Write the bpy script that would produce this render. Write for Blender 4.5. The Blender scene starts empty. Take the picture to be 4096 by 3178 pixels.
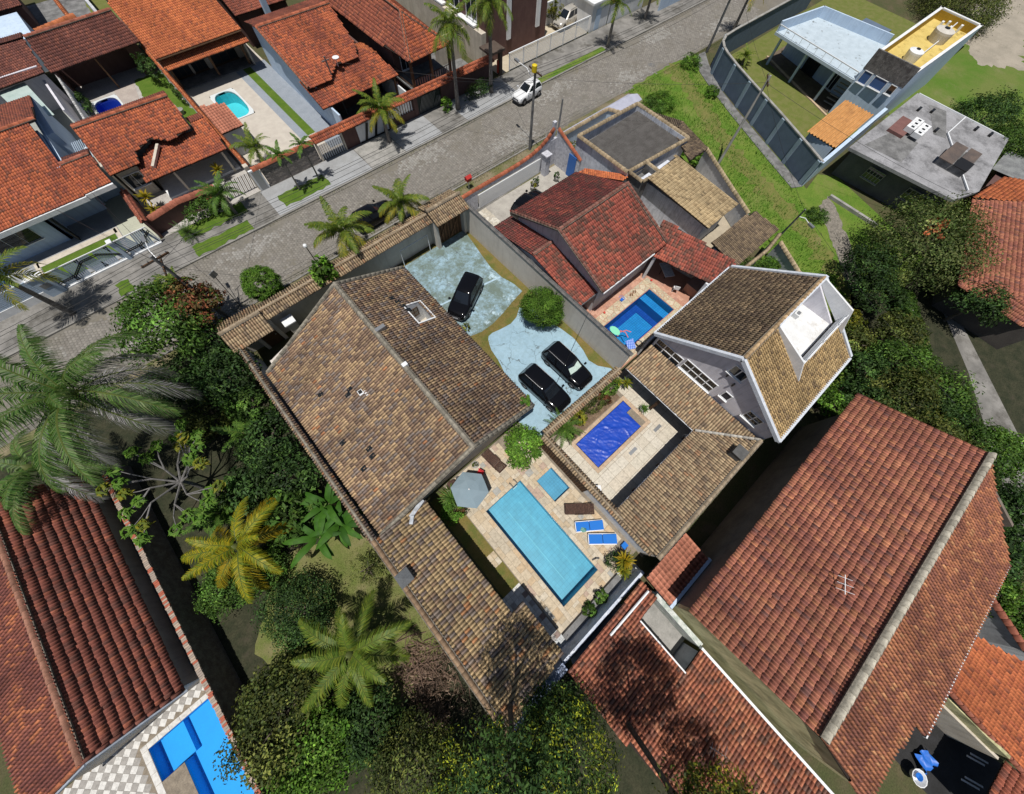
# Aerial view of a neighbourhood street: tiled-roof houses, pools, gardens.  Units: metres, x along the street, y across it.
import bpy, math, random
import numpy as np
from mathutils import Matrix, Vector
rad = math.radians
SC = bpy.context.scene
COL = SC.collection
random.seed(7)
RNG = np.random.default_rng(11)

# ------------------------------------------------------------------ camera, sky, sun, exposure
CAM_H = 25.0
CAM_ROT = Matrix.Rotation(-0.819, 3, 'Z') @ Matrix.Rotation(0.363067, 3, 'X') @ Matrix.Rotation(0.102446, 3, 'Z')
cam_data = bpy.data.cameras.new('camera')
cam_data.sensor_width = 36.0
cam_data.lens = 36.0 * 1361.69 / 4096.0
cam_data.clip_start = 0.1
cam_data.clip_end = 2000.0
cam = bpy.data.objects.new('camera', cam_data)
cam.location = (0, 0, CAM_H)
cam.rotation_euler = CAM_ROT.to_euler()
COL.objects.link(cam)
SC.camera = cam

SHX, SHY = 0.20, 0.12                       # metres a shadow runs per metre of height
SUN_EL = math.atan2(1.0, math.hypot(SHX, SHY))
SUN_AZ = math.atan2(-SHX, -SHY)             # from +Y clockwise
world = bpy.data.worlds.new('World')
SC.world = world
world.use_nodes = True
nt = world.node_tree
sky = nt.nodes.new('ShaderNodeTexSky')
sky.sky_type = 'NISHITA'
sky.sun_disc = False
sky.sun_elevation = SUN_EL
sky.sun_rotation = SUN_AZ
bgn = nt.nodes['Background']
bgn.inputs['Strength'].default_value = 0.05
nt.links.new(sky.outputs[0], bgn.inputs['Color'])
sun_l = bpy.data.lights.new('sun', 'SUN')
sun_l.energy = 4.6
sun_l.angle = rad(0.55)
sun_l.color = (1.0, 0.955, 0.89)
sun = bpy.data.objects.new('sun', sun_l)
sun.location = (-20, -10, 90)
sun.rotation_euler = Vector((SHX, SHY, -1.0)).to_track_quat('-Z', 'Y').to_euler()
COL.objects.link(sun)
SC.view_settings.view_transform = 'Standard'
SC.view_settings.look = 'None'
SC.view_settings.gamma = 1.0
SC.view_settings.exposure = 0.0
SC.view_settings.use_curve_mapping = False

# ------------------------------------------------------------------ object helpers
def tag(o, label=None, cat=None, group=None, kind=None):
 if label: o['label'] = label
 if cat: o['category'] = cat
 if group: o['group'] = group
 if kind: o['kind'] = kind
 return o

def empty(name, loc=(0, 0, 0), label=None, cat=None, group=None, rz=0.0):
 o = bpy.data.objects.new(name, None)
 o.empty_display_size = 0.3
 o.location = loc
 o.rotation_euler = (0, 0, rz)
 COL.objects.link(o)
 return tag(o, label, cat, group)

def adopt(o, parent, world_built):
 o.parent = parent
 if world_built and parent.type == 'EMPTY':
  o.matrix_parent_inverse = Matrix.Translation(-Vector(parent.location))

def link(name, me, parent=None, world_built=False):
 o = bpy.data.objects.new(name, me)
 COL.objects.link(o)
 if parent is not None:
  adopt(o, parent, world_built)
 return o

def copy_tree(root, loc, rz=None, scale=None, label=None, group=None):
 c = root.copy(); COL.objects.link(c)
 c.location = loc
 if rz is not None: c.rotation_euler = (0, 0, rz)
 if scale is not None: c.scale = (scale,) * 3 if not hasattr(scale, '__len__') else scale
 if label: c['label'] = label
 if group: c['group'] = group
 for ch in list(root.children):
  d = ch.copy(); COL.objects.link(d); d.parent = c
  for g in list(ch.children):
   e = g.copy(); COL.objects.link(e); e.parent = d
 return c

def np_mesh(name, verts, faces, mats, tint=None, smooth=False, midx=None):
 """faces: (n,k) int array, all faces with the same corner count."""
 me = bpy.data.meshes.new(name)
 verts = np.asarray(verts, np.float32); faces = np.asarray(faces, np.int32)
 n, k = faces.shape
 me.vertices.add(len(verts)); me.vertices.foreach_set('co', verts.ravel())
 me.loops.add(n * k); me.loops.foreach_set('vertex_index', faces.ravel())
 me.polygons.add(n); me.polygons.foreach_set('loop_start', np.arange(0, n * k, k, dtype=np.int32))
 if midx is not None: me.polygons.foreach_set('material_index', np.asarray(midx, np.int32))
 if smooth: me.polygons.foreach_set('use_smooth', np.ones(n, bool))
 for m in mats: me.materials.append(m)
 if tint is not None:
  a = me.attributes.new('tint', 'FLOAT_COLOR', 'FACE')
  t = np.ones((n, 4), np.float32); t[:, :3] = tint
  a.data.foreach_set('color', t.ravel())
 me.update(calc_edges=True)
 return me

class MB:
 """collects shapes; build() links them as ONE mesh object"""
 def __init__(self):
  self.v = []; self.f = []; self.m = []
 def add(self, vs, fs, m=0):
  b = len(self.v); self.v.extend(tuple(map(float, p)) for p in vs)
  self.f.extend([tuple(b + i for i in f) for f in fs]); self.m.extend([m] * len(fs))
  return self
 def box(self, x0, x1, y0, y1, z0, z1, m=0):
  v = [(x0, y0, z0), (x1, y0, z0), (x1, y1, z0), (x0, y1, z0), (x0, y0, z1), (x1, y0, z1), (x1, y1, z1), (x0, y1, z1)]
  return self.add(v, [(3, 2, 1, 0), (4, 5, 6, 7), (0, 1, 5, 4), (1, 2, 6, 5), (2, 3, 7, 6), (3, 0, 4, 7)], m)
 def obox(self, c, d, l, w, z0, z1, m=0):
  """box of length l along unit dir d (xy), width w, centred at c (xy)"""
  dx, dy = d; nx, ny = -dy, dx
  q = [(c[0] + sx * dx * l / 2 + sy * nx * w / 2, c[1] + sx * dy * l / 2 + sy * ny * w / 2) for sx, sy in ((-1, -1), (1, -1), (1, 1), (-1, 1))]
  return self.prism(q, z0, z1, m)
 def beam(self, a, b, w, h, m=0):
  """rectangular bar from a to b"""
  a = Vector(a); b = Vector(b); d = (b - a).normalized()
  s = d.cross(Vector((0, 0, 1)))
  s = s.normalized() if s.length > 1e-4 else Vector((1, 0, 0))
  t = s.cross(d)
  v = [p + s * (i * w / 2) + t * (j * h / 2) for p in (a, b) for i, j in ((-1, -1), (1, -1), (1, 1), (-1, 1))]
  return self.add(v, [(3, 2, 1, 0), (4, 5, 6, 7), (0, 1, 5, 4), (1, 2, 6, 5), (2, 3, 7, 6), (3, 0, 4, 7)], m)
 def poly(self, pts, m=0):
  return self.add(pts, [tuple(range(len(pts)))], m)
 def prism(self, pts, z0, z1, m=0):
  n = len(pts)
  a = sum(pts[i][0] * pts[(i + 1) % n][1] - pts[(i + 1) % n][0] * pts[i][1] for i in range(n))
  if a < 0: pts = pts[::-1]
  v = [(p[0], p[1], z0) for p in pts] + [(p[0], p[1], z1) for p in pts]
  fs = [tuple(range(n - 1, -1, -1)), tuple(range(n, 2 * n))] + [(i, (i + 1) % n, n + (i + 1) % n, n + i) for i in range(n)]
  return self.add(v, fs, m)
 def tube(self, pts, r, n=7, m=0, cap=True):
  pts = [Vector(p) for p in pts]
  rs = list(r) if hasattr(r, '__len__') else [r] * len(pts)
  vs = []; ref = None
  for i, p in enumerate(pts):
   d = (pts[min(i + 1, len(pts) - 1)] - pts[max(i - 1, 0)]).normalized()
   if ref is None:
    ref = Vector((0, 0, 1)) if abs(d.z) < 0.9 else Vector((1, 0, 0))
   s = d.cross(ref).normalized(); t = s.cross(d); ref = t
   vs += [p + (s * math.cos(2 * math.pi * k / n) + t * math.sin(2 * math.pi * k / n)) * rs[i] for k in range(n)]
  fs = [(i * n + k, i * n + (k + 1) % n, (i + 1) * n + (k + 1) % n, (i + 1) * n + k) for i in range(len(pts) - 1) for k in range(n)]
  if cap: fs += [tuple(range(n - 1, -1, -1)), tuple(range((len(pts) - 1) * n, len(pts) * n))]
  return self.add(vs, fs, m)
 def lathe(self, prof, c=(0, 0, 0), n=14, m=0):
  vs = [(c[0] + r * math.cos(2 * math.pi * k / n), c[1] + r * math.sin(2 * math.pi * k / n), c[2] + z) for r, z in prof for k in range(n)]
  fs = [(i * n + k, i * n + (k + 1) % n, (i + 1) * n + (k + 1) % n, (i + 1) * n + k) for i in range(len(prof) - 1) for k in range(n)]
  fs += [tuple(range(n - 1, -1, -1)), tuple(range((len(prof) - 1) * n, len(prof) * n))]
  return self.add(vs, fs, m)
 def wall(self, p0, p1, z0, z1, th, openings=(), m=0):
  """upright wall from p0 to p1 (xy), thickness th to the LEFT of p0->p1, with rectangular openings (s0,s1,z0,z1)"""
  p0 = Vector((p0[0], p0[1])); p1 = Vector((p1[0], p1[1])); L = (p1 - p0).length
  d = (p1 - p0) / L; n = Vector((-d.y, d.x))
  def piece(s0, s1, za, zb):
   if s1 - s0 < 1e-4 or zb - za < 1e-4: return
   q = [p0 + d * s0, p0 + d * s1, p0 + d * s1 + n * th, p0 + d * s0 + n * th]
   self.prism([(a.x, a.y) for a in q], za, zb, m)
  ops = sorted(openings); s = 0.0
  for (a, b, c, e) in ops:
   piece(s, a, z0, z1); piece(a, b, z0, c); piece(a, b, e, z1); s = b
  piece(s, L, z0, z1)
  return self
 def build(self, name, mats, parent=None, world_built=True, smooth=False, origin=None):
  me = bpy.data.meshes.new(name)
  if parent is None and world_built and self.v:
   a = np.array(self.v); o = origin or ((a[:, 0].min() + a[:, 0].max()) / 2, (a[:, 1].min() + a[:, 1].max()) / 2, a[:, 2].min())
   vs = [(p[0] - o[0], p[1] - o[1], p[2] - o[2]) for p in self.v]
  else:
   o = None; vs = self.v
  me.from_pydata(vs, [], self.f)
  if not isinstance(mats, (list, tuple)): mats = [mats]
  for mt in mats: me.materials.append(mt)
  if len(mats) > 1: me.polygons.foreach_set('material_index', self.m)
  if smooth: me.polygons.foreach_set('use_smooth', [True] * len(me.polygons))
  ob = link(name, me, parent, world_built)
  if o is not None: ob.location = o
  return ob

def struct(name, mb, mats, label=None):
 o = mb.build(name, mats); o['kind'] = 'structure'
 if label: o['label'] = label
 return o

# ------------------------------------------------------------------ materials
class NB:
 """small node-graph helper"""
 def __init__(self, name):
  self.m = bpy.data.materials.new(name); self.m.use_nodes = True
  self.t = self.m.node_tree; self.t.nodes.clear()
  self.out = self.n('ShaderNodeOutputMaterial')
  self.pos = self.n('ShaderNodeNewGeometry').outputs['Position']
 def n(self, ty, **kw):
  nd = self.t.nodes.new(ty)
  for k, v in kw.items(): setattr(nd, k, v)
  return nd
 def l(self, a, b): self.t.links.new(a, b)
 def noise(self, scale, detail=4.0, rough=0.6, vec=None):
  nd = self.n('ShaderNodeTexNoise'); nd.inputs['Scale'].default_value = scale
  nd.inputs['Detail'].default_value = detail; nd.inputs['Roughness'].default_value = rough
  self.l(vec or self.pos, nd.inputs['Vector']); return nd.outputs['Fac']
 def ramp(self, fac, stops):
  r = self.n('ShaderNodeValToRGB'); e = r.color_ramp.elements
  while len(e) < len(stops): e.new(0.5)
  for el, (p, c) in zip(e, stops):
   el.position = p; el.color = (*c, 1) if len(c) == 3 else c
  self.l(fac, r.inputs['Fac']); return r.outputs['Color']
 def fac(self, f, lo, hi):
  r = self.n('ShaderNodeMapRange'); r.inputs['From Min'].default_value = lo; r.inputs['From Max'].default_value = hi
  self.l(f, r.inputs['Value']); return r.outputs['Result']
 def mix(self, f, a, b, mode='MIX'):
  x = self.n('ShaderNodeMix', data_type='RGBA', blend_type=mode)
  for s, v in (('Factor', f), ('A', a), ('B', b)):
   i = [q for q in x.inputs if q.name == s and q.type == ('VALUE' if s == 'Factor' else 'RGBA')][0]
   if isinstance(v, (int, float)): i.default_value = v
   elif isinstance(v, (tuple, list)): i.default_value = (*v, 1) if len(v) == 3 else v
   else: self.l(v, i)
  return [q for q in x.outputs if q.type == 'RGBA'][0]
 def math(self, op, a, b=0.0):
  x = self.n('ShaderNodeMath', operation=op)
  for i, v in enumerate((a, b)):
   if isinstance(v, (int, float)): x.inputs[i].default_value = v
   else: self.l(v, x.inputs[i])
  return x.outputs[0]
 def bsdf(self, col, rough=0.85, spec=0.3, metal=0.0, bump=None, bump_s=0.3, dist=0.02, coat=0.0):
  p = self.n('ShaderNodeBsdfPrincipled')
  if isinstance(col, (tuple, list)): p.inputs['Base Color'].default_value = (*col, 1)
  else: self.l(col, p.inputs['Base Color'])
  if isinstance(rough, (int, float)): p.inputs['Roughness'].default_value = rough
  else: self.l(rough, p.inputs['Roughness'])
  p.inputs['Specular IOR Level'].default_value = spec
  p.inputs['Metallic'].default_value = metal
  p.inputs['Coat Weight'].default_value = coat
  p.inputs['Coat Roughness'].default_value = 0.05
  if bump is not None:
   b = self.n('ShaderNodeBump'); b.inputs['Strength'].default_value = bump_s; b.inputs['Distance'].default_value = dist
   self.l(bump, b.inputs['Height']); self.l(b.outputs[0], p.inputs['Normal'])
  self.l(p.outputs[0], self.out.inputs[0]); return p

def mat(name, c, c2=None, scale=1.2, lo=0.38, hi=0.62, rough=0.85, spec=0.25, fine=14.0, fine_amt=0.25, bump=0.25, metal=0.0,
  stain=None, st_scale=0.5, st_lo=0.55, st_hi=0.75, dist=0.02, coat=0.0, streak=0.0):
 """general weathered surface: two colours over a noise, fine grain, optional stain colour"""
 b = NB(name)
 col = b.mix(b.fac(b.noise(scale, 5), lo, hi), c, c2 or tuple(x * 0.8 for x in c))
 fn = b.noise(fine, 3, 0.7)
 col = b.mix(1.0, col, b.ramp(fn, [(0.25, (1 - fine_amt,) * 3), (0.75, (1 + fine_amt * 0.6,) * 3)]), 'MULTIPLY')
 if stain: col = b.mix(b.fac(b.noise(st_scale, 7, 0.72), st_lo, st_hi), col, stain)
 if streak:
  vm = b.n('ShaderNodeVectorMath', operation='MULTIPLY'); vm.inputs[1].default_value = (4.0, 4.0, 0.22); b.l(b.pos, vm.inputs[0])
  sk = b.fac(b.noise(1.0, 6, 0.7, vm.outputs[0]), 0.5, 0.78)
  col = b.mix(b.math('MULTIPLY', sk, streak), col, tuple(q * 0.22 for q in c))
 b.bsdf(col, rough, spec, metal, fn if bump else None, bump, dist, coat)
 return b.m

def plain(name, c, rough=0.5, spec=0.4, metal=0.0, coat=0.0):
 b = NB(name); b.bsdf(c, rough, spec, metal, coat=coat); return b.m

def tinted(name, rough=0.85, spec=0.2, fine=9.0, amt=0.5, dirt=(0.055, 0.048, 0.042), d_lo=0.56, d_hi=0.72, d_amt=0.8, d_scale=0.7, streak=None):
 """colour from the piece's own 'tint', broken up by grain and weathering"""
 b = NB(name)
 a = b.n('ShaderNodeAttribute', attribute_name='tint').outputs['Color']
 fn = b.noise(fine, 5, 0.75)
 col = b.mix(1.0, a, b.ramp(fn, [(0.3, (1 - amt,) * 3), (0.52, (1, 1, 1)), (0.75, (1 + amt * 0.5,) * 3)]), 'MULTIPLY')
 d = b.math('MULTIPLY', b.fac(b.noise(d_scale, 8, 0.75), d_lo, d_hi), d_amt)
 col = b.mix(d, col, dirt)
 b.bsdf(col, rough, spec, 0, fn, 0.5, 0.01)
 return b.m

def foliage(name, trans=0.28, rough=0.6):
 b = NB(name)
 a = b.n('ShaderNodeAttribute', attribute_name='tint').outputs['Color']
 p = b.n('ShaderNodeBsdfPrincipled'); b.l(a, p.inputs['Base Color']); p.inputs['Roughness'].default_value = rough
 p.inputs['Specular IOR Level'].default_value = 0.18
 tr = b.n('ShaderNodeBsdfTranslucent'); b.l(b.mix(1.0, a, (1.2, 1.3, 0.5), 'MULTIPLY'), tr.inputs['Color'])
 ms = b.n('ShaderNodeMixShader'); ms.inputs[0].default_value = trans
 b.l(p.outputs[0], ms.inputs[1]); b.l(tr.outputs[0], ms.inputs[2]); b.l(ms.outputs[0], b.out.inputs[0])
 return b.m

def water(name, tint, gloss=0.04, bump=0.12, scale=3.0):
 """clear pool water: tinted see-through with a thin mirror on top"""
 b = NB(name)
 tr = b.n('ShaderNodeBsdfTransparent'); tr.inputs[0].default_value = (*tint, 1)
 gl = b.n('ShaderNodeBsdfGlossy'); gl.inputs['Roughness'].default_value = gloss
 fr = b.n('ShaderNodeFresnel'); fr.inputs[0].default_value = 1.33
 bp = b.n('ShaderNodeBump'); bp.inputs['Strength'].default_value = bump; bp.inputs['Distance'].default_value = 0.05
 b.l(b.noise(scale, 3, 0.5), bp.inputs['Height']); b.l(bp.outputs[0], gl.inputs['Normal']); b.l(bp.outputs[0], fr.inputs['Normal'])
 ms = b.n('ShaderNodeMixShader'); b.l(fr.outputs[0], ms.inputs[0]); b.l(tr.outputs[0], ms.inputs[1]); b.l(gl.outputs[0], ms.inputs[2])
 b.l(ms.outputs[0], b.out.inputs[0]); return b.m

def gridmat(name, c, c2, sx, sy, joint, jw=0.03, rough=0.4, bump=0.3, cols=0.12):
 """small ceramic tiles (pool linings and floors seen from far): brick texture in the xy plane"""
 b = NB(name)
 br = b.n('ShaderNodeTexBrick'); br.offset = 0.0
 br.inputs['Color1'].default_value = (*c, 1); br.inputs['Color2'].default_value = (*c2, 1); br.inputs['Mortar'].default_value = (*joint, 1)
 br.inputs['Scale'].default_value = 1.0; br.inputs['Mortar Size'].default_value = jw; br.inputs['Brick Width'].default_value = sx; br.inputs['Row Height'].default_value = sy
 b.l(b.pos, br.inputs['Vector'])
 col = b.mix(1.0, br.outputs['Color'], b.ramp(b.noise(1.5, 4), [(0.3, (1 - cols,) * 3), (0.7, (1 + cols,) * 3)]), 'MULTIPLY')
 b.bsdf(col, rough, 0.4); return b.m

WHITE = mat('white_paint', (0.74, 0.75, 0.76), (0.64, 0.66, 0.68), fine_amt=0.06, bump=0.05, stain=(0.45, 0.45, 0.43), st_lo=0.62, st_hi=0.85, streak=0.3)
CREAM = mat('cream_paint', (0.55, 0.50, 0.42), (0.46, 0.41, 0.34), fine_amt=0.1, stain=(0.28, 0.25, 0.21), st_lo=0.6, st_hi=0.85, streak=0.45)
TAUPE = mat('taupe_render', (0.60, 0.555, 0.50), (0.54, 0.50, 0.45), fine_amt=0.06, bump=0.06, stain=(0.38, 0.35, 0.32), st_lo=0.62, st_hi=0.9, streak=0.3)
PALEBLUE = mat('pale_blue_paint', (0.50, 0.61, 0.74), (0.45, 0.56, 0.70), fine_amt=0.05, bump=0.05, stain=(0.30, 0.36, 0.45), st_lo=0.6, st_hi=0.9, streak=0.35)
GREYWALL = mat('grey_render', (0.55, 0.57, 0.60), (0.45, 0.47, 0.50), fine_amt=0.12, stain=(0.25, 0.25, 0.27), st_lo=0.55, st_hi=0.8, streak=0.6)
LAVENDER = mat('lavender_render', (0.66, 0.65, 0.70), (0.58, 0.57, 0.62), fine_amt=0.08, stain=(0.30, 0.29, 0.31), st_lo=0.58, st_hi=0.85, streak=0.45)
STAINWALL = mat('stained_white_wall', (0.66, 0.69, 0.76), (0.52, 0.55, 0.62), scale=2.0, fine_amt=0.2, stain=(0.15, 0.15, 0.17), st_scale=1.6, st_lo=0.56, st_hi=0.78, streak=0.8)
MOSSWALL = mat('mossy_cream_wall', (0.56, 0.53, 0.30), (0.38, 0.37, 0.20), scale=0.9, fine_amt=0.2, stain=(0.17, 0.17, 0.09), st_scale=0.9, st_lo=0.5, st_hi=0.75, streak=0.8)
BROWNWALL = mat('brown_wall', (0.13, 0.075, 0.065), (0.11, 0.06, 0.055), fine_amt=0.1, stain=(0.2, 0.1, 0.07), st_lo=0.7, st_hi=0.95, streak=0.3)
CONCRETE = mat('concrete', (0.34, 0.33, 0.31), (0.25, 0.245, 0.23), fine_amt=0.22, stain=(0.12, 0.12, 0.11), st_lo=0.55, st_hi=0.8, streak=0.2)
DARKCONC = mat('dark_weathered_concrete', (0.22, 0.22, 0.22), (0.13, 0.13, 0.13), fine_amt=0.3, stain=(0.05, 0.05, 0.05), st_lo=0.5, st_hi=0.75)
WOOD = mat('dark_wood', (0.10, 0.055, 0.03), (0.07, 0.04, 0.022), scale=3, fine_amt=0.3)
TIMBER = mat('brown_timber', (0.20, 0.11, 0.06), (0.14, 0.075, 0.04), scale=4, fine_amt=0.3)
DARKROOM = plain('shaded_interior', (0.05, 0.05, 0.055), 0.9, 0.1)
GLASS = plain('window_glass', (0.02, 0.026, 0.032), 0.04, 0.8)
BLACKM = plain('black_metal', (0.012, 0.012, 0.013), 0.4, 0.4)
GREYM = plain('grey_metal', (0.30, 0.31, 0.32), 0.4, 0.5, 0.6)
WHITEM = plain('white_metal', (0.72, 0.74, 0.76), 0.4, 0.5)
UNDER = mat('roof_underlay', (0.035, 0.025, 0.02), (0.025, 0.018, 0.015), fine_amt=0.3, bump=0.0)
MORTAR = mat('ridge_mortar', (0.20, 0.18, 0.15), (0.10, 0.09, 0.075), scale=6, fine_amt=0.5, bump=0.6)
CLAY = tinted('clay_tile', d_lo=.58, d_hi=.76, d_amt=.55, amt=.42)
CLAYNEW = tinted('cleaner_clay_tile', d_lo=0.66, d_hi=0.85, d_amt=0.55, amt=0.35)
STONE = tinted('stone_slab', rough=0.7, fine=5.0, amt=0.32, dirt=(0.14, 0.12, 0.10), d_lo=0.6, d_hi=0.8, d_amt=0.5, d_scale=1.6)
PAVER = tinted('concrete_paver', rough=0.9, fine=5.0, amt=0.22, dirt=(0.15, 0.135, 0.105), d_lo=0.5, d_hi=0.72, d_amt=0.7, d_scale=0.3)
LEAF = foliage('leaf')
FROND = foliage('palm_leaflet', 0.25, 0.5)
BARK = mat('bark', (0.16, 0.13, 0.10), (0.09, 0.075, 0.06), scale=5, fine_amt=0.4, bump=0.6)
PALMBARK = mat('palm_bark', (0.24, 0.22, 0.20), (0.14, 0.125, 0.11), scale=6, fine_amt=0.4, bump=0.6)
# ------------------------------------------------------------------ clay-tile roofs
def project(p):
 c = CAM_ROT.transposed() @ (Vector(p) - Vector((0, 0, CAM_H)))
 return (2048 + 1361.69 * c.x / -c.z, 1589 - 1361.69 * c.y / -c.z)

def tile_barrel(w, e):
 """half-round cover on a shallow channel, butt end towards the eave"""
 prof = [(-0.5, 0.012), (-0.40, 0.0), (-0.34, 0.012), (-0.30, 0.040), (-0.20, 0.074), (0.0, 0.094), (0.20, 0.074), (0.30, 0.040), (0.34, 0.012), (0.40, 0.0), (0.5, 0.012)]
 v = []
 for y, lift, k in ((0.0, 0.018, 1.04), (e + 0.03, 0.0, 0.90)):
  for x, z in prof:
   kk = k if abs(x) < 0.35 else 1.0
   v.append((x * w * kk, y, z * (w / 0.22) * (k if abs(x) < 0.35 else 1) + lift))
 n = len(prof)
 f = [(i, i + 1, n + i + 1, n + i) for i in range(n - 1)]
 b = len(v)
 for x, z in prof: v.append((x * w * 0.97, 0.004, max(-0.012, z * (w / 0.22) - 0.012)))
 f += [(b + i, b + i + 1, i + 1, i) for i in range(n - 1)]
 m = [.42, .42, .6, 1, 1, 1, 1, .6, .42, .42]  # channels darkened as grimy pans; butt ends darkened to paint in shade
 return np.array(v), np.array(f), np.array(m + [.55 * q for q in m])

def tile_roman(w, e):
 """interlocking tile: flat pan and one roll"""
 prof = [(-0.5, 0.016), (-0.44, 0.0), (-0.10, 0.0), (0.0, 0.014), (0.12, 0.034), (0.25, 0.040), (0.38, 0.032), (0.5, 0.016)]
 v = []
 for y, lift in ((0.0, 0.017), (e + 0.025, 0.0)):
  for x, z in prof: v.append((x * w, y, z * w / 0.22 + lift))
 n = len(prof)
 f = [(i, i + 1, n + i + 1, n + i) for i in range(n - 1)]
 b = len(v)
 for x, z in prof: v.append((x * w, 0.005, z * w / 0.22 - 0.004))
 f += [(b + i, b + i + 1, i + 1, i) for i in range(n - 1)]
 m = [.6, .72, .72, .9, 1, 1.05, .9]  # pan and butt end darkened, shade painted into the tint
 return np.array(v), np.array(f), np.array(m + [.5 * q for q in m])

def tile_cap(w, e):
 prof = [(-0.5, -0.05), (-0.42, 0.05), (-0.2, 0.12), (0.0, 0.14), (0.2, 0.12), (0.42, 0.05), (0.5, -0.05)]
 v = []
 for y, lift, k in ((0.0, 0.022, 1.06), (e + 0.04, 0.0, 0.92)):
  for x, z in prof: v.append((x * w * k, y, z * w / 0.26 * k + lift))
 n = len(prof)
 f = [(i, i + 1, n + i + 1, n + i) for i in range(n - 1)]
 b = len(v)
 for x, z in prof: v.append((x * w * 0.98, 0.006, z * w / 0.26 - 0.012))
 f += [(b + i, b + i + 1, i + 1, i) for i in range(n - 1)]
 return np.array(v), np.array(f), np.array([1.0] * 6 + [.6] * 6)  # butt ends tinted darker, shade put into the colour

def style(tpl, w, e, pal, mt, cap=None, blot=None, blot_w=0.5):
 """pal: [(colour, weight)]; blot: palette used in patches"""
 return dict(tpl=tpl, w=w, e=e, pal=pal, mt=mt, blot=blot, blot_w=blot_w, cap=cap or pal[0][0], cache={}, v=tpl(w, e))

TAN = (0.50, 0.35, 0.20); TAN2 = (0.38, 0.265, 0.165); BRN = (0.25, 0.165, 0.115); BRN2 = (0.17, 0.115, 0.09); GRY = (0.22, 0.19, 0.18); MAU = (0.15, 0.122, 0.125); ORG = (0.45, 0.19, 0.085)
S_MAIN = style(tile_barrel, 0.191, 0.332, [(TAN, 2.6), (TAN2, 3.2), (BRN, 5), (BRN2, 3.4), (GRY, 3), (MAU, 1.2), (ORG, 0.15)], CLAY, (0.24, 0.22, 0.18), [(TAN, 4), (TAN2, 5), (BRN, 3), (BRN2, 1), (ORG, 0.3)], 0.25)
S_ANNEX = style(tile_barrel, 0.200, 0.357, [((0.488, 0.354, 0.190), 6), ((0.414, 0.304, 0.171), 4), (BRN, 2), (GRY, 2.2), (MAU, 2.0), ((0.460, 0.202, 0.085), 0.8)], CLAYNEW, TAN2)
S_PATIO = style(tile_barrel, 0.191, 0.340, [((0.44, 0.335, 0.21), 5), ((0.37, 0.27, 0.17), 5), ((0.29, 0.20, 0.13), 3), ((0.17, 0.13, 0.10), 2), ((0.42, 0.23, 0.13), 0.5)], CLAY, (0.3, 0.24, 0.17))
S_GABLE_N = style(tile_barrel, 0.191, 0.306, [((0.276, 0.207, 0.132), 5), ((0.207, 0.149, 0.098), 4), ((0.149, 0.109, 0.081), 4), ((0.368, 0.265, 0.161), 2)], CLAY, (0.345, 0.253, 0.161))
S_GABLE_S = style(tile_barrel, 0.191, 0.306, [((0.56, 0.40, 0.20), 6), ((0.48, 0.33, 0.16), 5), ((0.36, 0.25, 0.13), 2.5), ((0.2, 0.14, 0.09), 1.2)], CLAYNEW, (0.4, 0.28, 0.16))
S_BEIGE = style(tile_roman, 0.191, 0.331, [((0.47, 0.36, 0.21), 6), ((0.40, 0.30, 0.17), 5), ((0.29, 0.21, 0.12), 2), ((0.17, 0.13, 0.08), 0.6)], CLAYNEW, (0.36, 0.28, 0.18))
S_BROWN4 = style(tile_barrel, 0.187, 0.323, [((0.20, 0.15, 0.10), 5), ((0.27, 0.20, 0.13), 4), ((0.12, 0.09, 0.07), 4)], CLAY, (0.28, 0.22, 0.15))
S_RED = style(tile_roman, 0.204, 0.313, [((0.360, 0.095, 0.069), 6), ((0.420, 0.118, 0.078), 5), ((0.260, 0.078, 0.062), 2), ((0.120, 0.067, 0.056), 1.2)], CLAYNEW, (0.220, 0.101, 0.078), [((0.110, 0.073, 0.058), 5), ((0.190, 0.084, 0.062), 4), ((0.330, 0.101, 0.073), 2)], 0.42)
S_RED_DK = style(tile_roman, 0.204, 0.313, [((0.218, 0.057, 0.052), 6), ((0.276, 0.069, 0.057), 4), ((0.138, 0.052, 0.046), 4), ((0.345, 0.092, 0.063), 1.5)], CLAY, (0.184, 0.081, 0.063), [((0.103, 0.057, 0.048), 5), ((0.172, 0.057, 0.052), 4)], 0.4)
S_BIG = style(tile_roman, 0.178, 0.322, [((0.428, 0.165, 0.105), 6), ((0.356, 0.132, 0.095), 6), ((0.271, 0.105, 0.088), 3), ((0.542, 0.228, 0.118), 1.3), ((0.171, 0.093, 0.088), 1.0)], CLAY, (0.400, 0.371, 0.305), [((0.471, 0.202, 0.118), 5), ((0.400, 0.152, 0.101), 4)], 0.3)
S_BIG_S = style(tile_barrel, 0.191, 0.281, [((0.473, 0.196, 0.098), 6), ((0.367, 0.143, 0.084), 5), ((0.263, 0.106, 0.071), 3), ((0.590, 0.300, 0.144), 1.2)], CLAY, (0.367, 0.330, 0.259), [((0.224, 0.090, 0.069), 5), ((0.302, 0.120, 0.071), 3)], 0.35)
S_BOTTOM = style(tile_barrel, 0.204, 0.323, [((0.486, 0.187, 0.108), 5), ((0.378, 0.134, 0.086), 6), ((0.243, 0.106, 0.079), 5), ((0.594, 0.270, 0.159), 1.6), ((0.121, 0.083, 0.071), 2)], CLAY, (0.270, 0.150, 0.101))
S_BL = style(tile_roman, 0.185, 0.36, [((0.312, 0.109, 0.081), 6), ((0.377, 0.128, 0.090), 5), ((0.207, 0.094, 0.075), 3), ((0.471, 0.161, 0.098), 1.5)], CLAY, (0.490, 0.245, 0.152))
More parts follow.
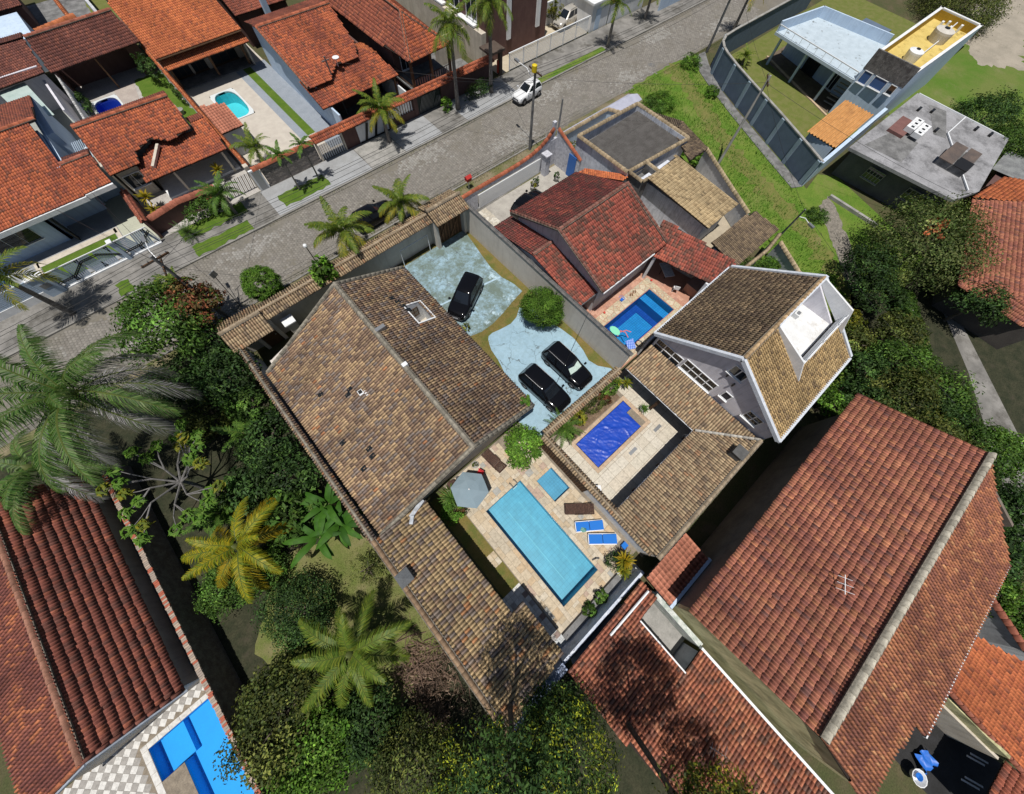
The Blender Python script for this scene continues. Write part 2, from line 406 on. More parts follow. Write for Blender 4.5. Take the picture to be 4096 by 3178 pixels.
S_BLW = style(tile_barrel, 0.187, 0.340, [((0.483, 0.172, 0.081), 4), ((0.230, 0.081, 0.063), 5), ((0.299, 0.103, 0.069), 4)], CLAY, (0.299, 0.149, 0.103), [((0.172, 0.063, 0.057), 5), ((0.218, 0.075, 0.057), 3)], 0.5)
S_ORANGE = style(tile_roman, 0.196, 0.313, [((0.540, 0.167, 0.067), 6), ((0.475, 0.140, 0.059), 5), ((0.389, 0.108, 0.054), 2), ((0.216, 0.076, 0.049), 0.6)], CLAYNEW, (0.454, 0.151, 0.065))
S_ORANGE2 = style(tile_roman, 0.196, 0.313, [((0.498, 0.143, 0.064), 6), ((0.424, 0.117, 0.058), 5), ((0.265, 0.085, 0.053), 2.5), ((0.138, 0.064, 0.048), 1.4)], CLAYNEW, (0.371, 0.117, 0.064), [((0.233, 0.074, 0.053), 5), ((0.382, 0.106, 0.058), 4)], 0.3)
S_RUST = style(tile_roman, 0.196, 0.313, [((0.345, 0.109, 0.069), 6), ((0.287, 0.092, 0.063), 5), ((0.414, 0.138, 0.075), 2), ((0.161, 0.069, 0.057), 2)], CLAY, (0.322, 0.115, 0.075))
S_DKBRN = style(tile_roman, 0.196, 0.313, [((0.200, 0.075, 0.059), 6), ((0.150, 0.062, 0.053), 5), ((0.275, 0.100, 0.069), 2.5)], CLAY, (0.213, 0.094, 0.069))
S_TERRA = style(tile_roman, 0.26, 0.35, [((0.50, 0.20, 0.13), 6), ((0.47, 0.185, 0.12), 5), ((0.42, 0.16, 0.105), 2)], CLAYNEW, (0.36, 0.12, 0.08))
S_AMBER = style(tile_roman, 0.400, 0.900, [((0.56, 0.29, 0.10), 6), ((0.50, 0.25, 0.085), 4), ((0.40, 0.19, 0.07), 1)], CLAYNEW, (0.5, 0.26, 0.1))

def pick(sty, n, x, y, seed):
 """palette index per tile, with patches of the second palette"""
 r = np.random.default_rng(seed)
 pal = sty['pal']; wts = np.array([q[1] for q in pal], float); wts /= wts.sum()
 col = np.array([q[0] for q in pal])[r.choice(len(pal), n, p=wts)]
 if sty['blot']:
  ph = r.uniform(0, 6.28, 6); k = r.uniform(0.5, 1.4, 6)
  s = np.sin(k[0] * x + ph[0]) * np.sin(k[1] * y + ph[1]) + 0.7 * np.sin(1.9 * k[2] * x - 1.3 * k[3] * y + ph[2]) + 0.5 * np.sin(3.1 * k[4] * y + 2.3 * k[5] * x + ph[3])
  s = s + r.normal(0, 0.55, n)
  m = s > np.quantile(s, 1 - sty['blot_w'])
  bw = np.array([q[1] for q in sty['blot']], float); bw /= bw.sum()
  bc = np.array([q[0] for q in sty['blot']])[r.choice(len(bw), n, p=bw)]
  col = np.where(m[:, None], bc, col)
 mean = col.mean(0); col = mean + (col - mean) * sty.get('con', 0.72)
 ph = r.uniform(0, 6.28, 6)
 st = .5 * np.sin(1.1 * x + ph[0] + .8 * np.sin(.5 * y + ph[1])) * np.sin(.37 * y + ph[2]) + .35 * np.sin(3.7 * x + ph[3]) * np.sin(.6 * y + ph[4]) + .25 * np.sin(.31 * x + .27 * y + ph[5])
 return np.clip(col * (1 + .26 * st)[:, None] + np.clip(st, 0, 1)[:, None] * np.array([.012, .004, -.004]), .01, .8)

class House:
 """a building: an Empty at its base, parts below it, its tiles collected per roof plane"""
 def __init__(self, name, label, cat, base, group=None):
  self.o = empty(name, (base[0], base[1], 0), label, cat, group)
  self.t = []; self.seed = int(abs(base[0] * 13 + base[1] * 7)) + 3
 def part(self, name, mb, mats, label=None, parent=None, smooth=False):
  ob = mb.build(name, mats, parent or self.o, True, smooth)
  if label: ob['label'] = label
  return ob
 def roof(self, pts, sty, holes=(), name='roof', thick=0.09, label=None, over=0.05, under=UNDER, parent=None):
  """pts: planar 3-D outline; pts[0]->pts[1] is the eave"""
  P = [Vector(p) for p in pts]
  u = (P[1] - P[0]).normalized()
  far = max(P[2:], key=lambda q: ((q - P[0]) - u * (q - P[0]).dot(u)).length)
  v = (far - P[0]) - u * (far - P[0]).dot(u); v.normalize()
  n = u.cross(v)
  o = P[0]
  if n.z < 0:
   o = P[1]; u = -u; n = u.cross(v)
  uv = np.array([((p - o).dot(u), (p - o).dot(v)) for p in P])
  mb = MB(); P = [o + u * float(a) + v * float(b) for a, b in uv]
  top = [p - n * 0.02 for p in P]; bot = [p - n * (0.02 + thick) for p in P]
  k = len(P)
  if holes:                                   # deck split into strips round the (uv-rectangular) holes
   (a0, a1, b0, b1), = holes
   u0, u1 = uv[:, 0].min(), uv[:, 0].max(); v0, v1 = uv[:, 1].min(), uv[:, 1].max()
   for (x0, x1, y0, y1) in ((u0, a0, v0, v1), (a1, u1, v0, v1), (a0, a1, v0, b0), (a0, a1, b1, v1)):
    q = [o + u * x + v * y for x, y in ((x0, y0), (x1, y0), (x1, y1), (x0, y1))]
    vs = [p - n * (0.012 + thick) for p in q] + [p - n * 0.012 for p in q]
    mb.add(vs, [(3, 2, 1, 0), (4, 5, 6, 7), (0, 1, 5, 4), (1, 2, 6, 5), (2, 3, 7, 6), (3, 0, 4, 7)])
  else:
   order = list(range(k))
   area = sum(uv[i][0] * uv[(i + 1) % k][1] - uv[(i + 1) % k][0] * uv[i][1] for i in range(k))
   if area < 0: order = order[::-1]
   vs = [bot[i] for i in order] + [top[i] for i in order]
   mb.add(vs, [tuple(range(k - 1, -1, -1)), tuple(range(k, 2 * k))] + [(i, (i + 1) % k, k + (i + 1) % k, k + i) for i in range(k)])
  if parent is None:
   ro = self.part(name, mb, under, label)
  else:
   ro = parent
  w, e = sty['w'], sty['e']
  U0, U1 = uv[:, 0].min(), uv[:, 0].max(); V0, V1 = uv[:, 1].min(), uv[:, 1].max()
  nu = max(1, int(round((U1 - U0) / w))); nv = max(1, int(math.ceil((V1 - V0 + over) / e)))
  wu = (U1 - U0) / nu
  gu, gv = np.meshgrid(U0 + (np.arange(nu) + 0.5) * wu, V0 - over + np.arange(nv) * e)
  gu = gu.ravel(); gv = gv.ravel(); cv = gv + e * 0.5
  ins = np.zeros(len(gu), bool)
  j = k - 1
  for i in range(k):
   xi, yi = uv[i]; xj, yj = uv[j]
   c = ((yi > cv) != (yj > cv)) & (gu < (xj - xi) * (cv - yi) / (yj - yi + 1e-12) + xi)
   ins ^= c; j = i
  ins |= (gv < V0 + 0.02) & (gu > min(uv[0][0], uv[1][0]) if True else False) & (gu < max(uv[:, 0])) & (np.abs(uv[0][1] - uv[1][1]) < 0.3) & (gu > min(((P[0] - o).dot(u)), ((P[1] - o).dot(u)))) & (gu < max(((P[0] - o).dot(u)), ((P[1] - o).dot(u))))
  for (a0, a1, b0, b1) in holes:
   ins &= ~((gu > a0) & (gu < a1) & (cv > b0) & (cv < b1))
  gu, gv = gu[ins], gv[ins]
  B = np.array([[u.x, v.x, n.x], [u.y, v.y, n.y], [u.z, v.z, n.z]])
  pos = np.array(o)[None] + gu[:, None] * np.array(u)[None] + gv[:, None] * np.array(v)[None]
  col = pick(sty, len(gu), gu, gv, self.seed + len(self.t))
  self.t.append((ro, sty, 'roof_tile', sty['v'], wu / w, B, pos, col))
  return ro
 def ridge(self, a, b, sty, w=0.27, e=0.38, roof=None, col=None, mortar=True):
  """a row of cap tiles bedded in mortar from a to b"""
  a = Vector(a); b = Vector(b); L = (b - a).length; v = (b - a) / L
  s = v.cross(Vector((0, 0, 1))).normalized(); n = s.cross(v)
  if n.z < 0: s = -s; n = -n
  k = max(1, int(L / e)); e2 = L / k
  key = ('cap', round(w, 3), round(e2, 3))
  tv = tile_cap(w, e2)
  pos = np.array([a + v * (e2 * i) + n * 0.02 for i in range(k)])
  B = np.array([[s.x, v.x, n.x], [s.y, v.y, n.y], [s.z, v.z, n.z]])
  if np.linalg.det(B) < 0: B[:, 0] *= -1
  r = np.random.default_rng(self.seed + 71 + len(self.t))
  c = np.array(col or sty['cap']) * r.uniform(0.75, 1.25, (k, 1))
  ro = roof or self.t[-1][0]
  self.t.append((ro, dict(mt=sty['mt'], cache={}, v=tv), 'ridge_tile', tv, 1.0, B, pos, c))
  if mortar:
   mb = MB(); mb.beam(a + n * 0.0, b + n * 0.0, w * 1.25, 0.07)
   self.part('ridge_bed', mb, MORTAR, parent=ro)
 def finish(self, singles=300, jitter=1.0):
  """the tiles that show largest become parts one by one, the rest one joined part per plane"""
  r = np.random.default_rng(self.seed)
  by_kind = {}
  for ti, (ro, sty, kind, tv, su, B, pos, col) in enumerate(self.t):
   by_kind.setdefault(kind, []).append(ti)
  chosen = {}
  for kind, tis in by_kind.items():
   sc = []; ref = []
   for ti in tis:
    B, pos = self.t[ti][5], self.t[ti][6]
    d = np.array([0, 0, CAM_H])[None] - pos; L = np.linalg.norm(d, axis=1)
    s = np.maximum(0, (d @ B[:, 2]) / L) / L ** 2
    c = (pos - np.array([0, 0, CAM_H])) @ np.array(CAM_ROT)
    X = 1361.69 * c[:, 0] / -c[:, 2]; Y = 1361.69 * c[:, 1] / -c[:, 2]
    s[(np.abs(X) > 2040) | (np.abs(Y) > 1580) | (c[:, 2] > -1)] = -1
    sc.append(s); ref += [(ti, i) for i in range(len(pos))]
   sc = np.concatenate(sc); order = np.argsort(-sc)[:singles]
   for q in order:
    if sc[q] > 0: chosen.setdefault(ref[q][0], set()).add(ref[q][1])
  for ti, (ro, sty, kind, (tv, tf, tm), su, B, pos, col) in enumerate(self.t):
   n = len(pos)
   if n == 0: continue
   jz = r.normal(0, (0.02 if tm[0] < .5 else .007) * jitter, n); jy = r.normal(0, 0.012 * jitter, n); jh = r.uniform(0, 0.008, n); tilt = r.normal(0, 0.016 * jitter, n)
   one = chosen.get(ti, set())
   V = tv * np.array([su * (1.03 if kind == 'roof_tile' else 1), 1, 1])
   ca, sa = np.cos(jz), np.sin(jz)
   X = V[None, :, 0] * ca[:, None] - V[None, :, 1] * sa[:, None]
   Y = V[None, :, 0] * sa[:, None] + V[None, :, 1] * ca[:, None] + jy[:, None]
   Z = V[None, :, 2] + jh[:, None] + tilt[:, None] * V[None, :, 0]
   W = np.stack([X, Y, Z], -1) @ B.T + pos[:, None, :]
   keep = np.array([i not in one for i in range(n)])
   if keep.any():
    m = keep.sum(); k = len(tv)
    F = (tf[None] + (np.arange(m) * k)[:, None, None]).reshape(-1, tf.shape[1])
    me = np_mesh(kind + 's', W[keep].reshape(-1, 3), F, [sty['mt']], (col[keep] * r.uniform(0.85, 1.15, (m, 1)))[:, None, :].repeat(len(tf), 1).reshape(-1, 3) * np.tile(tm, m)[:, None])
    o = link(kind + 's', me, ro, True); o['kind'] = 'stuff'
   for i in sorted(one):
    key = (ti, tuple(np.round(col[i], 3)))
    me = sty['cache'].get(key)
    if me is None:
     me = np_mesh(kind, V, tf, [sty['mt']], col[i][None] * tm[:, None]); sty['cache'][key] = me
    o = link(kind, me, ro, True)
    M = Matrix(np.vstack([np.hstack([B, pos[i][:, None]]), [0, 0, 0, 1]]).tolist())
    o.matrix_basis = M @ Matrix.Translation((0, float(jy[i]), float(jh[i]))) @ Matrix.Rotation(float(jz[i]), 4, 'Z') @ Matrix.Rotation(float(-tilt[i]), 4, 'Y')
  self.t = []
 def window(self, p, d, s, z, n=(0, 1), cols=2, rows=1, frame=WHITEM, glass=GLASS, bar=0.05, depth=0.06, sill=True, single=True, grille=None):
  """window on a wall: p = wall point (xy), d = direction along the wall (xy), s = (s0,s1) along it, z = (z0,z1), n = outward normal"""
  d = Vector((d[0], d[1], 0)); nn = Vector((n[0], n[1], 0)); p = Vector((p[0], p[1], 0))
  s0, s1 = s; z0, z1 = z
  def pt(a, h, off): return p + d * a + nn * off + Vector((0, 0, h))
  mb = MB()
  for a in (s0, s1): mb.beam(pt(a, z0, 0.01), pt(a, z1, 0.01), bar, depth)
  for h in (z0, z1): mb.beam(pt(s0 - bar / 2, h, 0.012), pt(s1 + bar / 2, h, 0.012), depth, bar)
  for i in range(1, cols): mb.beam(pt(s0 + (s1 - s0) * i / cols, z0, 0.008), pt(s0 + (s1 - s0) * i / cols, z1, 0.008), bar * 0.8, depth)
  for i in range(1, rows): mb.beam(pt(s0, z0 + (z1 - z0) * i / rows, 0.005), pt(s1, z0 + (z1 - z0) * i / rows, 0.005), depth, bar * 0.8)
  w = self.part('window', mb, frame)
  if sill:
   q = MB(); q.beam(pt(s0 - 0.08, z0 - 0.06, 0.05), pt(s1 + 0.08, z0 - 0.06, 0.05), 0.16, 0.05); self.part('sill', q, frame, parent=w)
  cw = (s1 - s0) / cols; rh = (z1 - z0) / rows
  for i in range(cols):
   for j in range(rows):
    g = MB(); a0 = s0 + cw * i + bar * 0.4; a1 = s0 + cw * (i + 1) - bar * 0.4; h0 = z0 + rh * j + bar * 0.4; h1 = z0 + rh * (j + 1) - bar * 0.4
    vs = [pt(a, h, o) for o in (-0.012, 0.006) for a, h in ((a0, h0), (a1, h0), (a1, h1), (a0, h1))]
    g.add(vs, [(3, 2, 1, 0), (4, 5, 6, 7), (0, 1, 5, 4), (1, 2, 6, 5), (2, 3, 7, 6), (3, 0, 4, 7)])
    self.part('pane', g, glass, parent=w)
  if grille:
   g = MB(); k = int((s1 - s0) / 0.12)
   for i in range(k + 1): a = s0 + (s1 - s0) * i / k; g.beam(pt(a, z0, 0.08), pt(a, z1, 0.08), 0.02, 0.02)
   for i in range(4): h = z0 + (z1 - z0) * i / 3; g.beam(pt(s0, h, 0.095), pt(s1, h, 0.095), 0.02, 0.02)
   self.part('grille', g, grille, parent=w)
  return w

def gable_pts(H_or_none, *a): return a

def coping_wall(name, label, p0, p1, h, th, mt, sty, half=0.28, rise=0.10, base=0.0, single=True, overhang_end=0.0, singles=120, cat='wall'):
 """boundary wall capped with a little two-sided tile roof"""
 H = House(name, label, cat, ((p0[0] + p1[0]) / 2, (p0[1] + p1[1]) / 2))
 d = Vector((p1[0] - p0[0], p1[1] - p0[1], 0)); L = d.length; d /= L; n = Vector((-d.y, d.x, 0))
 a = Vector((p0[0], p0[1], 0)); b = Vector((p1[0], p1[1], 0))
 mb = MB(); c0 = a - n * th / 2; c1 = b - n * th / 2
 mb.wall((c0.x, c0.y), (c1.x, c1.y), base, h, th)
 H.part('wall_body', mb, mt)
 up = Vector((0, 0, 1))
 for sgn in (1, -1):
  e0 = a + n * half * sgn + up * (h + 0.03); e1 = b + n * half * sgn + up * (h + 0.03)
  r0 = a + up * (h + 0.03 + rise); r1 = b + up * (h + 0.03 + rise)
  H.roof([e0, e1, r1, r0], sty, name='coping', thick=0.05)
 H.ridge(a + up * (h + 0.05 + rise), b + up * (h + 0.05 + rise), sty, w=0.2, e=0.36, mortar=False)
 H.finish(singles)
 return H
# ------------------------------------------------------------------ the setting: ground, street, lots, pools
def rects_minus(x0, x1, y0, y1, holes):
 xs = sorted({x0, x1, *[min(max(h[i], x0), x1) for h in holes for i in (0, 1)]})
 ys = sorted({y0, y1, *[min(max(h[i], y0), y1) for h in holes for i in (2, 3)]})
 out = []
 for i in range(len(xs) - 1):
  for j in range(len(ys) - 1):
   mx, my = (xs[i] + xs[i + 1]) / 2, (ys[j] + ys[j + 1]) / 2
   if not any(h[0] < mx < h[1] and h[2] < my < h[3] for h in holes):
    out.append((xs[i], xs[i + 1], ys[j], ys[j + 1]))
 return out

POOLS = dict(main=(-0.05, 3.14, -6.43, 1.29), kid=(4.0, 5.47, -1.43, 0.47), red=(17.25, 23.35, 3.35, 6.2), cover=(8.06, 13.42, -1.82, 0.52),
             turq=(4.95, 7.65, 50.0, 55.5), small=(-5.3, -2.7, 58.3, 61.9), west=(-22.6, -18.3, 38.9, 43.6), corner=(-21.86, -17.3, -6.0, 4.0))
HOLES = list(POOLS.values())

def sheet(name, x0, x1, y0, y1, z, m, holes=HOLES, label=None):
 mb = MB()
 hs = [h for h in holes if h[0] < x1 and h[1] > x0 and h[2] < y1 and h[3] > y0]
 for (a, b, c, d) in rects_minus(x0, x1, y0, y1, hs):
  mb.poly([(a, c, z), (b, c, z), (b, d, z), (a, d, z)])
 return struct(name, mb, m, label)

def flat(name, pts, z, m, label=None):
 if any(k in name for k in ('grass', 'lawn', 'verge', 'soil', 'trodden', 'lane', 'path', 'dirt')) and 'side' not in name and name not in ('back_path', 'grass_strip', 'yard_lawn'):
  r = np.random.default_rng(len(name) + int(abs(pts[0][0]) * 3)); out = []; amp = .34 if 'trodden' in name or 'dirt' in name else .10
  for i in range(len(pts)):
   a, b = pts[i], pts[(i + 1) % len(pts)]; L = math.dist(a, b); k = max(1, min(40, int(L / .45)))
   for q in range(k): t = q / k; e = r.normal(0, amp) if q else 0; out.append((a[0] + (b[0] - a[0]) * t - (b[1] - a[1]) / L * e, a[1] + (b[1] - a[1]) * t + (b[0] - a[0]) / L * e))
  pts = out
 mb = MB(); a = sum(pts[i][0] * pts[(i + 1) % len(pts)][1] - pts[(i + 1) % len(pts)][0] * pts[i][1] for i in range(len(pts)))
 if a < 0: pts = pts[::-1]
 mb.poly([(p[0], p[1], z) for p in pts]); return struct(name, mb, m, label)

GROUND = mat('garden_soil_and_grass', (0.065, 0.075, 0.028), (0.09, 0.08, 0.04), scale=0.7, fine=11, fine_amt=0.45, bump=0.6, stain=(0.12, 0.095, 0.06), st_scale=0.35, st_lo=0.55, st_hi=0.75, dist=0.05, rough=0.95)
GARDEN = mat('garden_lawn', (0.115, 0.145, 0.035), (0.165, 0.165, 0.06), scale=0.8, fine=16, fine_amt=0.45, bump=0.7, stain=(0.19, 0.165, 0.085), st_scale=0.6, st_lo=0.5, st_hi=0.7, dist=0.05, rough=0.95)
LANE = mat('lane_grass', (0.09, 0.175, 0.018), (0.14, 0.205, 0.03), scale=0.5, fine=9, fine_amt=0.5, bump=0.8, stain=(0.155, 0.175, 0.05), st_scale=0.25, st_lo=0.5, st_hi=0.7, dist=0.06, rough=0.95)
LAWN = mat('bright_lawn', (0.07, 0.135, 0.012), (0.10, 0.16, 0.02), scale=1.2, fine=18, fine_amt=0.4, bump=0.6, dist=0.04, rough=0.95)
DRYLAWN = mat('dry_lawn_strip', (0.17, 0.135, 0.04), (0.115, 0.125, 0.03), scale=0.7, lo=0.42, hi=0.58, fine=20, fine_amt=0.45, bump=0.6, stain=(0.20, 0.14, 0.055), st_scale=1.2, st_lo=0.5, st_hi=0.7, dist=0.04, rough=0.95)
ROADM = mat('street_surface', (0.19, 0.175, 0.15), (0.16, 0.15, 0.13), scale=0.6, fine=5, fine_amt=0.25, bump=0.5, stain=(0.165, 0.145, 0.105), st_scale=0.22, st_lo=0.52, st_hi=0.75, rough=0.95)
WALKM = mat('pavement_concrete', (0.25, 0.24, 0.225), (0.16, 0.155, 0.145), scale=0.5, fine=4, fine_amt=0.25, bump=0.4, stain=(0.085, 0.08, 0.07), st_scale=0.4, st_lo=0.50, st_hi=0.66, rough=0.92)
WALKL = mat('pale_pavement', (0.32, 0.33, 0.34), (0.27, 0.275, 0.28), scale=0.7, fine=6, fine_amt=0.15, bump=0.3, stain=(0.25, 0.245, 0.23), st_lo=0.58, st_hi=0.8, rough=0.9)
KERBM = mat('kerb_concrete', (0.27, 0.26, 0.24), (0.20, 0.195, 0.18), fine_amt=0.3, bump=0.4)
VERGE = mat('sandy_verge', (0.215, 0.18, 0.115), (0.13, 0.13, 0.055), scale=0.5, lo=0.42, hi=0.58, fine=7, fine_amt=0.4, bump=0.5, stain=(0.085, 0.11, 0.03), st_scale=0.6, st_lo=0.52, st_hi=0.66, rough=0.95)
SANDY = mat('sand_and_gravel', (0.36, 0.30, 0.22), (0.27, 0.23, 0.17), fine=8, fine_amt=0.3, bump=0.4, rough=0.95)

mat('shade_dark_soil', (0.045, 0.045, 0.025), (0.025, 0.03, 0.015), scale=1.2, fine=9, fine_amt=.5, bump=.7, stain=(.06, .05, .035), st_scale=.8, dist=.06, rough=.95)  # soil colour darkened to stand for shade on the ground
sheet('ground', -180, 260, -160, 260, 0.0, GROUND)
RX0, RX1, RY0, RY1 = -70.0, 140.0, 27.0, 34.35
flat('road', [(RX0, RY0), (RX1, RY0), (RX1, RY1), (RX0, RY1)], 0.004, ROADM)

# hexagonal concrete pavers of the street
def hex_pavers():
 s = 0.165; dx = s * 1.5; dy = s * math.sqrt(3)
 pos = []
 for i in range(int((RX1 - RX0) / dx)):
  x = RX0 + i * dx
  if not -20 < x < 74: continue
  for j in range(int((RY1 - RY0) / dy)):
   y = RY0 + 0.15 + j * dy + (dy / 2 if i % 2 else 0)
   if y > RY1 - 0.2: continue
   pos.append((x, y))
 pos = np.array(pos); r = np.random.default_rng(5)
 # sand and grass have swallowed the pavers along the edges and in patches
 sx, sy = pos[:, 0], pos[:, 1]
 edge = np.minimum(sy - RY0, RY1 - sy)
 n = np.sin(sx * 0.5 + 1.3) + 0.8 * np.sin(sx * 1.13 + sy * 0.9) + 0.5 * np.sin(sx * 2.3 - sy * 1.7) + r.normal(0, 0.35, len(pos))
 pos = pos[(edge > 0.55 + 0.4 * n) & (n < 2.1)]
 a = np.arange(6) * math.pi / 3; rr = s * 0.95
 V = np.zeros((12, 3)); V[:6, 0] = rr * np.cos(a); V[:6, 1] = rr * np.sin(a); V[:6, 2] = 0.0; V[6:, 0] = rr * 0.95 * np.cos(a); V[6:, 1] = rr * 0.95 * np.sin(a); V[6:, 2] = 0.012
 F = [(6, 7, 8, 9), (6, 9, 10, 11)] + [(k, (k + 1) % 6, 6 + (k + 1) % 6, 6 + k) for k in range(6)]
 F = np.array(F)
 pal = np.array([(0.215, 0.20, 0.18), (0.20, 0.188, 0.168), (0.23, 0.215, 0.192), (0.188, 0.175, 0.157), (0.27, 0.26, 0.24)])
 w = np.sin(pos[:, 0] * 0.33 + 2.0) * np.sin(pos[:, 1] * 0.8 + 0.4) + r.normal(0, 0.3, len(pos))
 ci = np.where(w > 0.75, 4, r.integers(0, 4, len(pos)))
 dist = np.hypot(pos[:, 0] - 1.0, pos[:, 1] - 10.0) + 100 * ((pos[:, 0] < -3.5) | (pos[:, 0] > 24))
 order = np.argsort(dist); one = set(order[:300].tolist())
 road = bpy.data.objects['road']
 keep = [i for i in range(len(pos)) if i not in one]
 P = np.c_[pos, 0.003 + r.uniform(0, 0.006, len(pos))]
 W = V[None] + P[keep][:, None, :]
 Fa = (F[None] + (np.arange(len(keep)) * 12)[:, None, None]).reshape(-1, 4)
 me = np_mesh('pavers', (W - np.array(road.location)).reshape(-1, 3), Fa, [PAVER], np.repeat(pal[ci[keep]] * r.uniform(0.9, 1.1, (len(keep), 1)), len(F), 0))
 o = link('pavers', me, road); o['kind'] = 'stuff'
 ms = [np_mesh('paver', V, F, [PAVER], np.repeat(c[None], len(F), 0)) for c in pal]
 for i in sorted(one):
  o = link('paver', ms[ci[i]], road); o.location = Vector(P[i]) - road.location
hex_pavers()

mb = MB(); mb.box(RX0, RX1, 34.35, 34.52, 0, 0.12); struct('kerb', mb, KERBM)
flat('far_pavement', [(-70, 34.52), (140, 34.52), (140, 38.6), (-70, 38.6)], 0.11, WALKM)
for nm, x0, x1, y0, y1, m in (('pavement_grass', -5.4, -0.2, 34.56, 36.0, LAWN), ('pavement_grass', -5.6, 0.4, 36.9, 38.5, LAWN), ('pavement_grass', -12.0, -10.9, 34.56, 36.0, LAWN),
                              ('pavement_grass', 3.4, 8.2, 35.2, 37.0, LAWN), ('pale_pavement', 2.4, 12.6, 34.56, 38.5, WALKL), ('pale_pavement', 16.8, 21.6, 34.56, 38.5, WALKL),
                              ('ribbed_ramp', 21.7, 25.0, 35.0, 38.4, WALKM), ('pale_pavement', 25.1, 33.0, 34.56, 38.4, WALKL), ('stony_pavement', 12.7, 16.7, 34.56, 38.5, CONCRETE), ('weedy_pavement', 36.0, 48.0, 34.56, 35.4, LANE)):
 flat(nm, [(x0, y0), (x1, y0), (x1, y1), (x0, y1)], 0.115 + (0.008 if 'grass' in nm or 'ramp' in nm else 0) + (0.003 if 'weedy' in nm else 0), m)
flat('near_verge', [(-70, 26.3), (-6.4, 26.3), (-6.4, 22.8), (52, 22.8), (52, 27.15), (-70, 27.15)], 0.006, VERGE)
flat('near_pavement', [(8.5, 23.0), (31, 23.6), (31, 25.2), (8.5, 24.9)], 0.03, WALKM)
mb = MB(); mb.box(-12, 30.5, 27.0, 27.14, 0, 0.09); struct('kerb', mb, KERBM)

# ---- main lot
flat('driveway_lawn', [(6.0, 2.45), (15.0, 2.45), (15.0, 22.4), (6.0, 22.4)], 0.010, DRYLAWN)
def painted_concrete(name, dirty):
 b = NB(name)
 base = b.mix(b.fac(b.noise(0.5, 6, 0.7), 0.35, 0.65), (0.30, 0.44, 0.53), (0.25, 0.38, 0.47))
 n2 = b.noise(0.45, 9, 0.75)
 base = b.mix(b.fac(n2, 0.42 if dirty else 0.60, 0.58 if dirty else 0.80), base, (0.13, 0.175, 0.155))
 n3 = b.noise(2.6, 8, 0.8)
 base = b.mix(b.math('MULTIPLY', b.fac(n3, 0.44, 0.60), 0.75 if dirty else 0.22), base, (0.115, 0.15, 0.12))
 if dirty: base = b.mix(b.fac(b.noise(0.42, 5, 0.7), 0.60, 0.66), base, (0.40, 0.53, 0.60))
 # hairline cracks along warped cell edges
 vo = b.n('ShaderNodeTexVoronoi', feature='DISTANCE_TO_EDGE'); vo.inputs['Scale'].default_value = 0.55
 ad = b.n('ShaderNodeVectorMath', operation='ADD'); ns = b.n('ShaderNodeTexNoise'); ns.inputs['Scale'].default_value = 1.3; ns.inputs['Detail'].default_value = 6
 b.l(b.pos, ns.inputs['Vector']); b.l(b.pos, ad.inputs[0]); b.l(ns.outputs['Color'], ad.inputs[1]); b.l(ad.outputs[0], vo.inputs['Vector'])
 crack = b.math('MULTIPLY', b.math('LESS_THAN', vo.outputs['Distance'], 0.010), b.fac(b.noise(0.6, 3), 0.42, 0.6))
 base = b.mix(crack, base, (0.10, 0.13, 0.14))
 b.bsdf(base, 0.75, 0.3, 0, b.noise(20, 3), 0.15, 0.01); return b.m
flat('driveway', [(6.0, 22.3), (14.72, 22.3), (14.69, 21.91), (14.45, 20.66), (14.09, 18.72), (13.85, 17.3), (13.9, 15.8), (14.25, 14.5), (14.3, 13.45), (12.77, 13.14), (11.53, 12.81), (10.09, 12.55), (8.86, 12.56), (7.73, 12.88), (6.0, 13.3)], 0.020, painted_concrete('worn_painted_concrete', True))
flat('driveway', [(12.94, 12.3), (12.1, 11.75), (11.28, 11.57), (10.27, 11.72), (9.5, 11.9), (9.05, 11.85), (8.84, 11.65), (8.55, 11.1), (8.38, 10.68), (8.23, 9.7), (7.98, 8.83), (7.77, 8.26), (6.6, 7.0), (6.0, 6.0), (6.0, 2.5), (14.9, 2.5), (14.72, 3.14), (14.1, 3.94), (13.88, 4.78), (14.21, 5.74), (14.43, 7.04), (14.25, 8.39), (13.89, 9.86), (13.8, 11.5)], 0.020, painted_concrete('cracked_painted_concrete', False))
mb = MB(); mb.obox((10.2, 16.5), (0.985, -0.17), 7.3, 0.16, 0.021, 0.026); struct('driveway_strip', mb, mat('pale_paint_strip', (0.40, 0.54, 0.64), (0.33, 0.46, 0.55), scale=3))

def slab_meshes(name, pal, mt, bev=0.006):
 out = []
 for c in pal:
  v = [(-.5, -.5, -1), (.5, -.5, -1), (.5, .5, -1), (-.5, .5, -1), (-.5, -.5, -.25), (.5, -.5, -.25), (.5, .5, -.25), (-.5, .5, -.25), (-.485, -.485, 0), (.485, -.485, 0), (.485, .485, 0), (-.485, .485, 0)]
  f = [(8, 9, 10, 11)] + [(a + k, a + (k + 1) % 4, a + 4 + (k + 1) % 4, a + 4 + k) for a in (0, 4) for k in range(4)]
  out.append(np_mesh(name, np.array(v, float), np.array(f), [mt], np.repeat(np.array(c)[None], len(f), 0)))
 return out

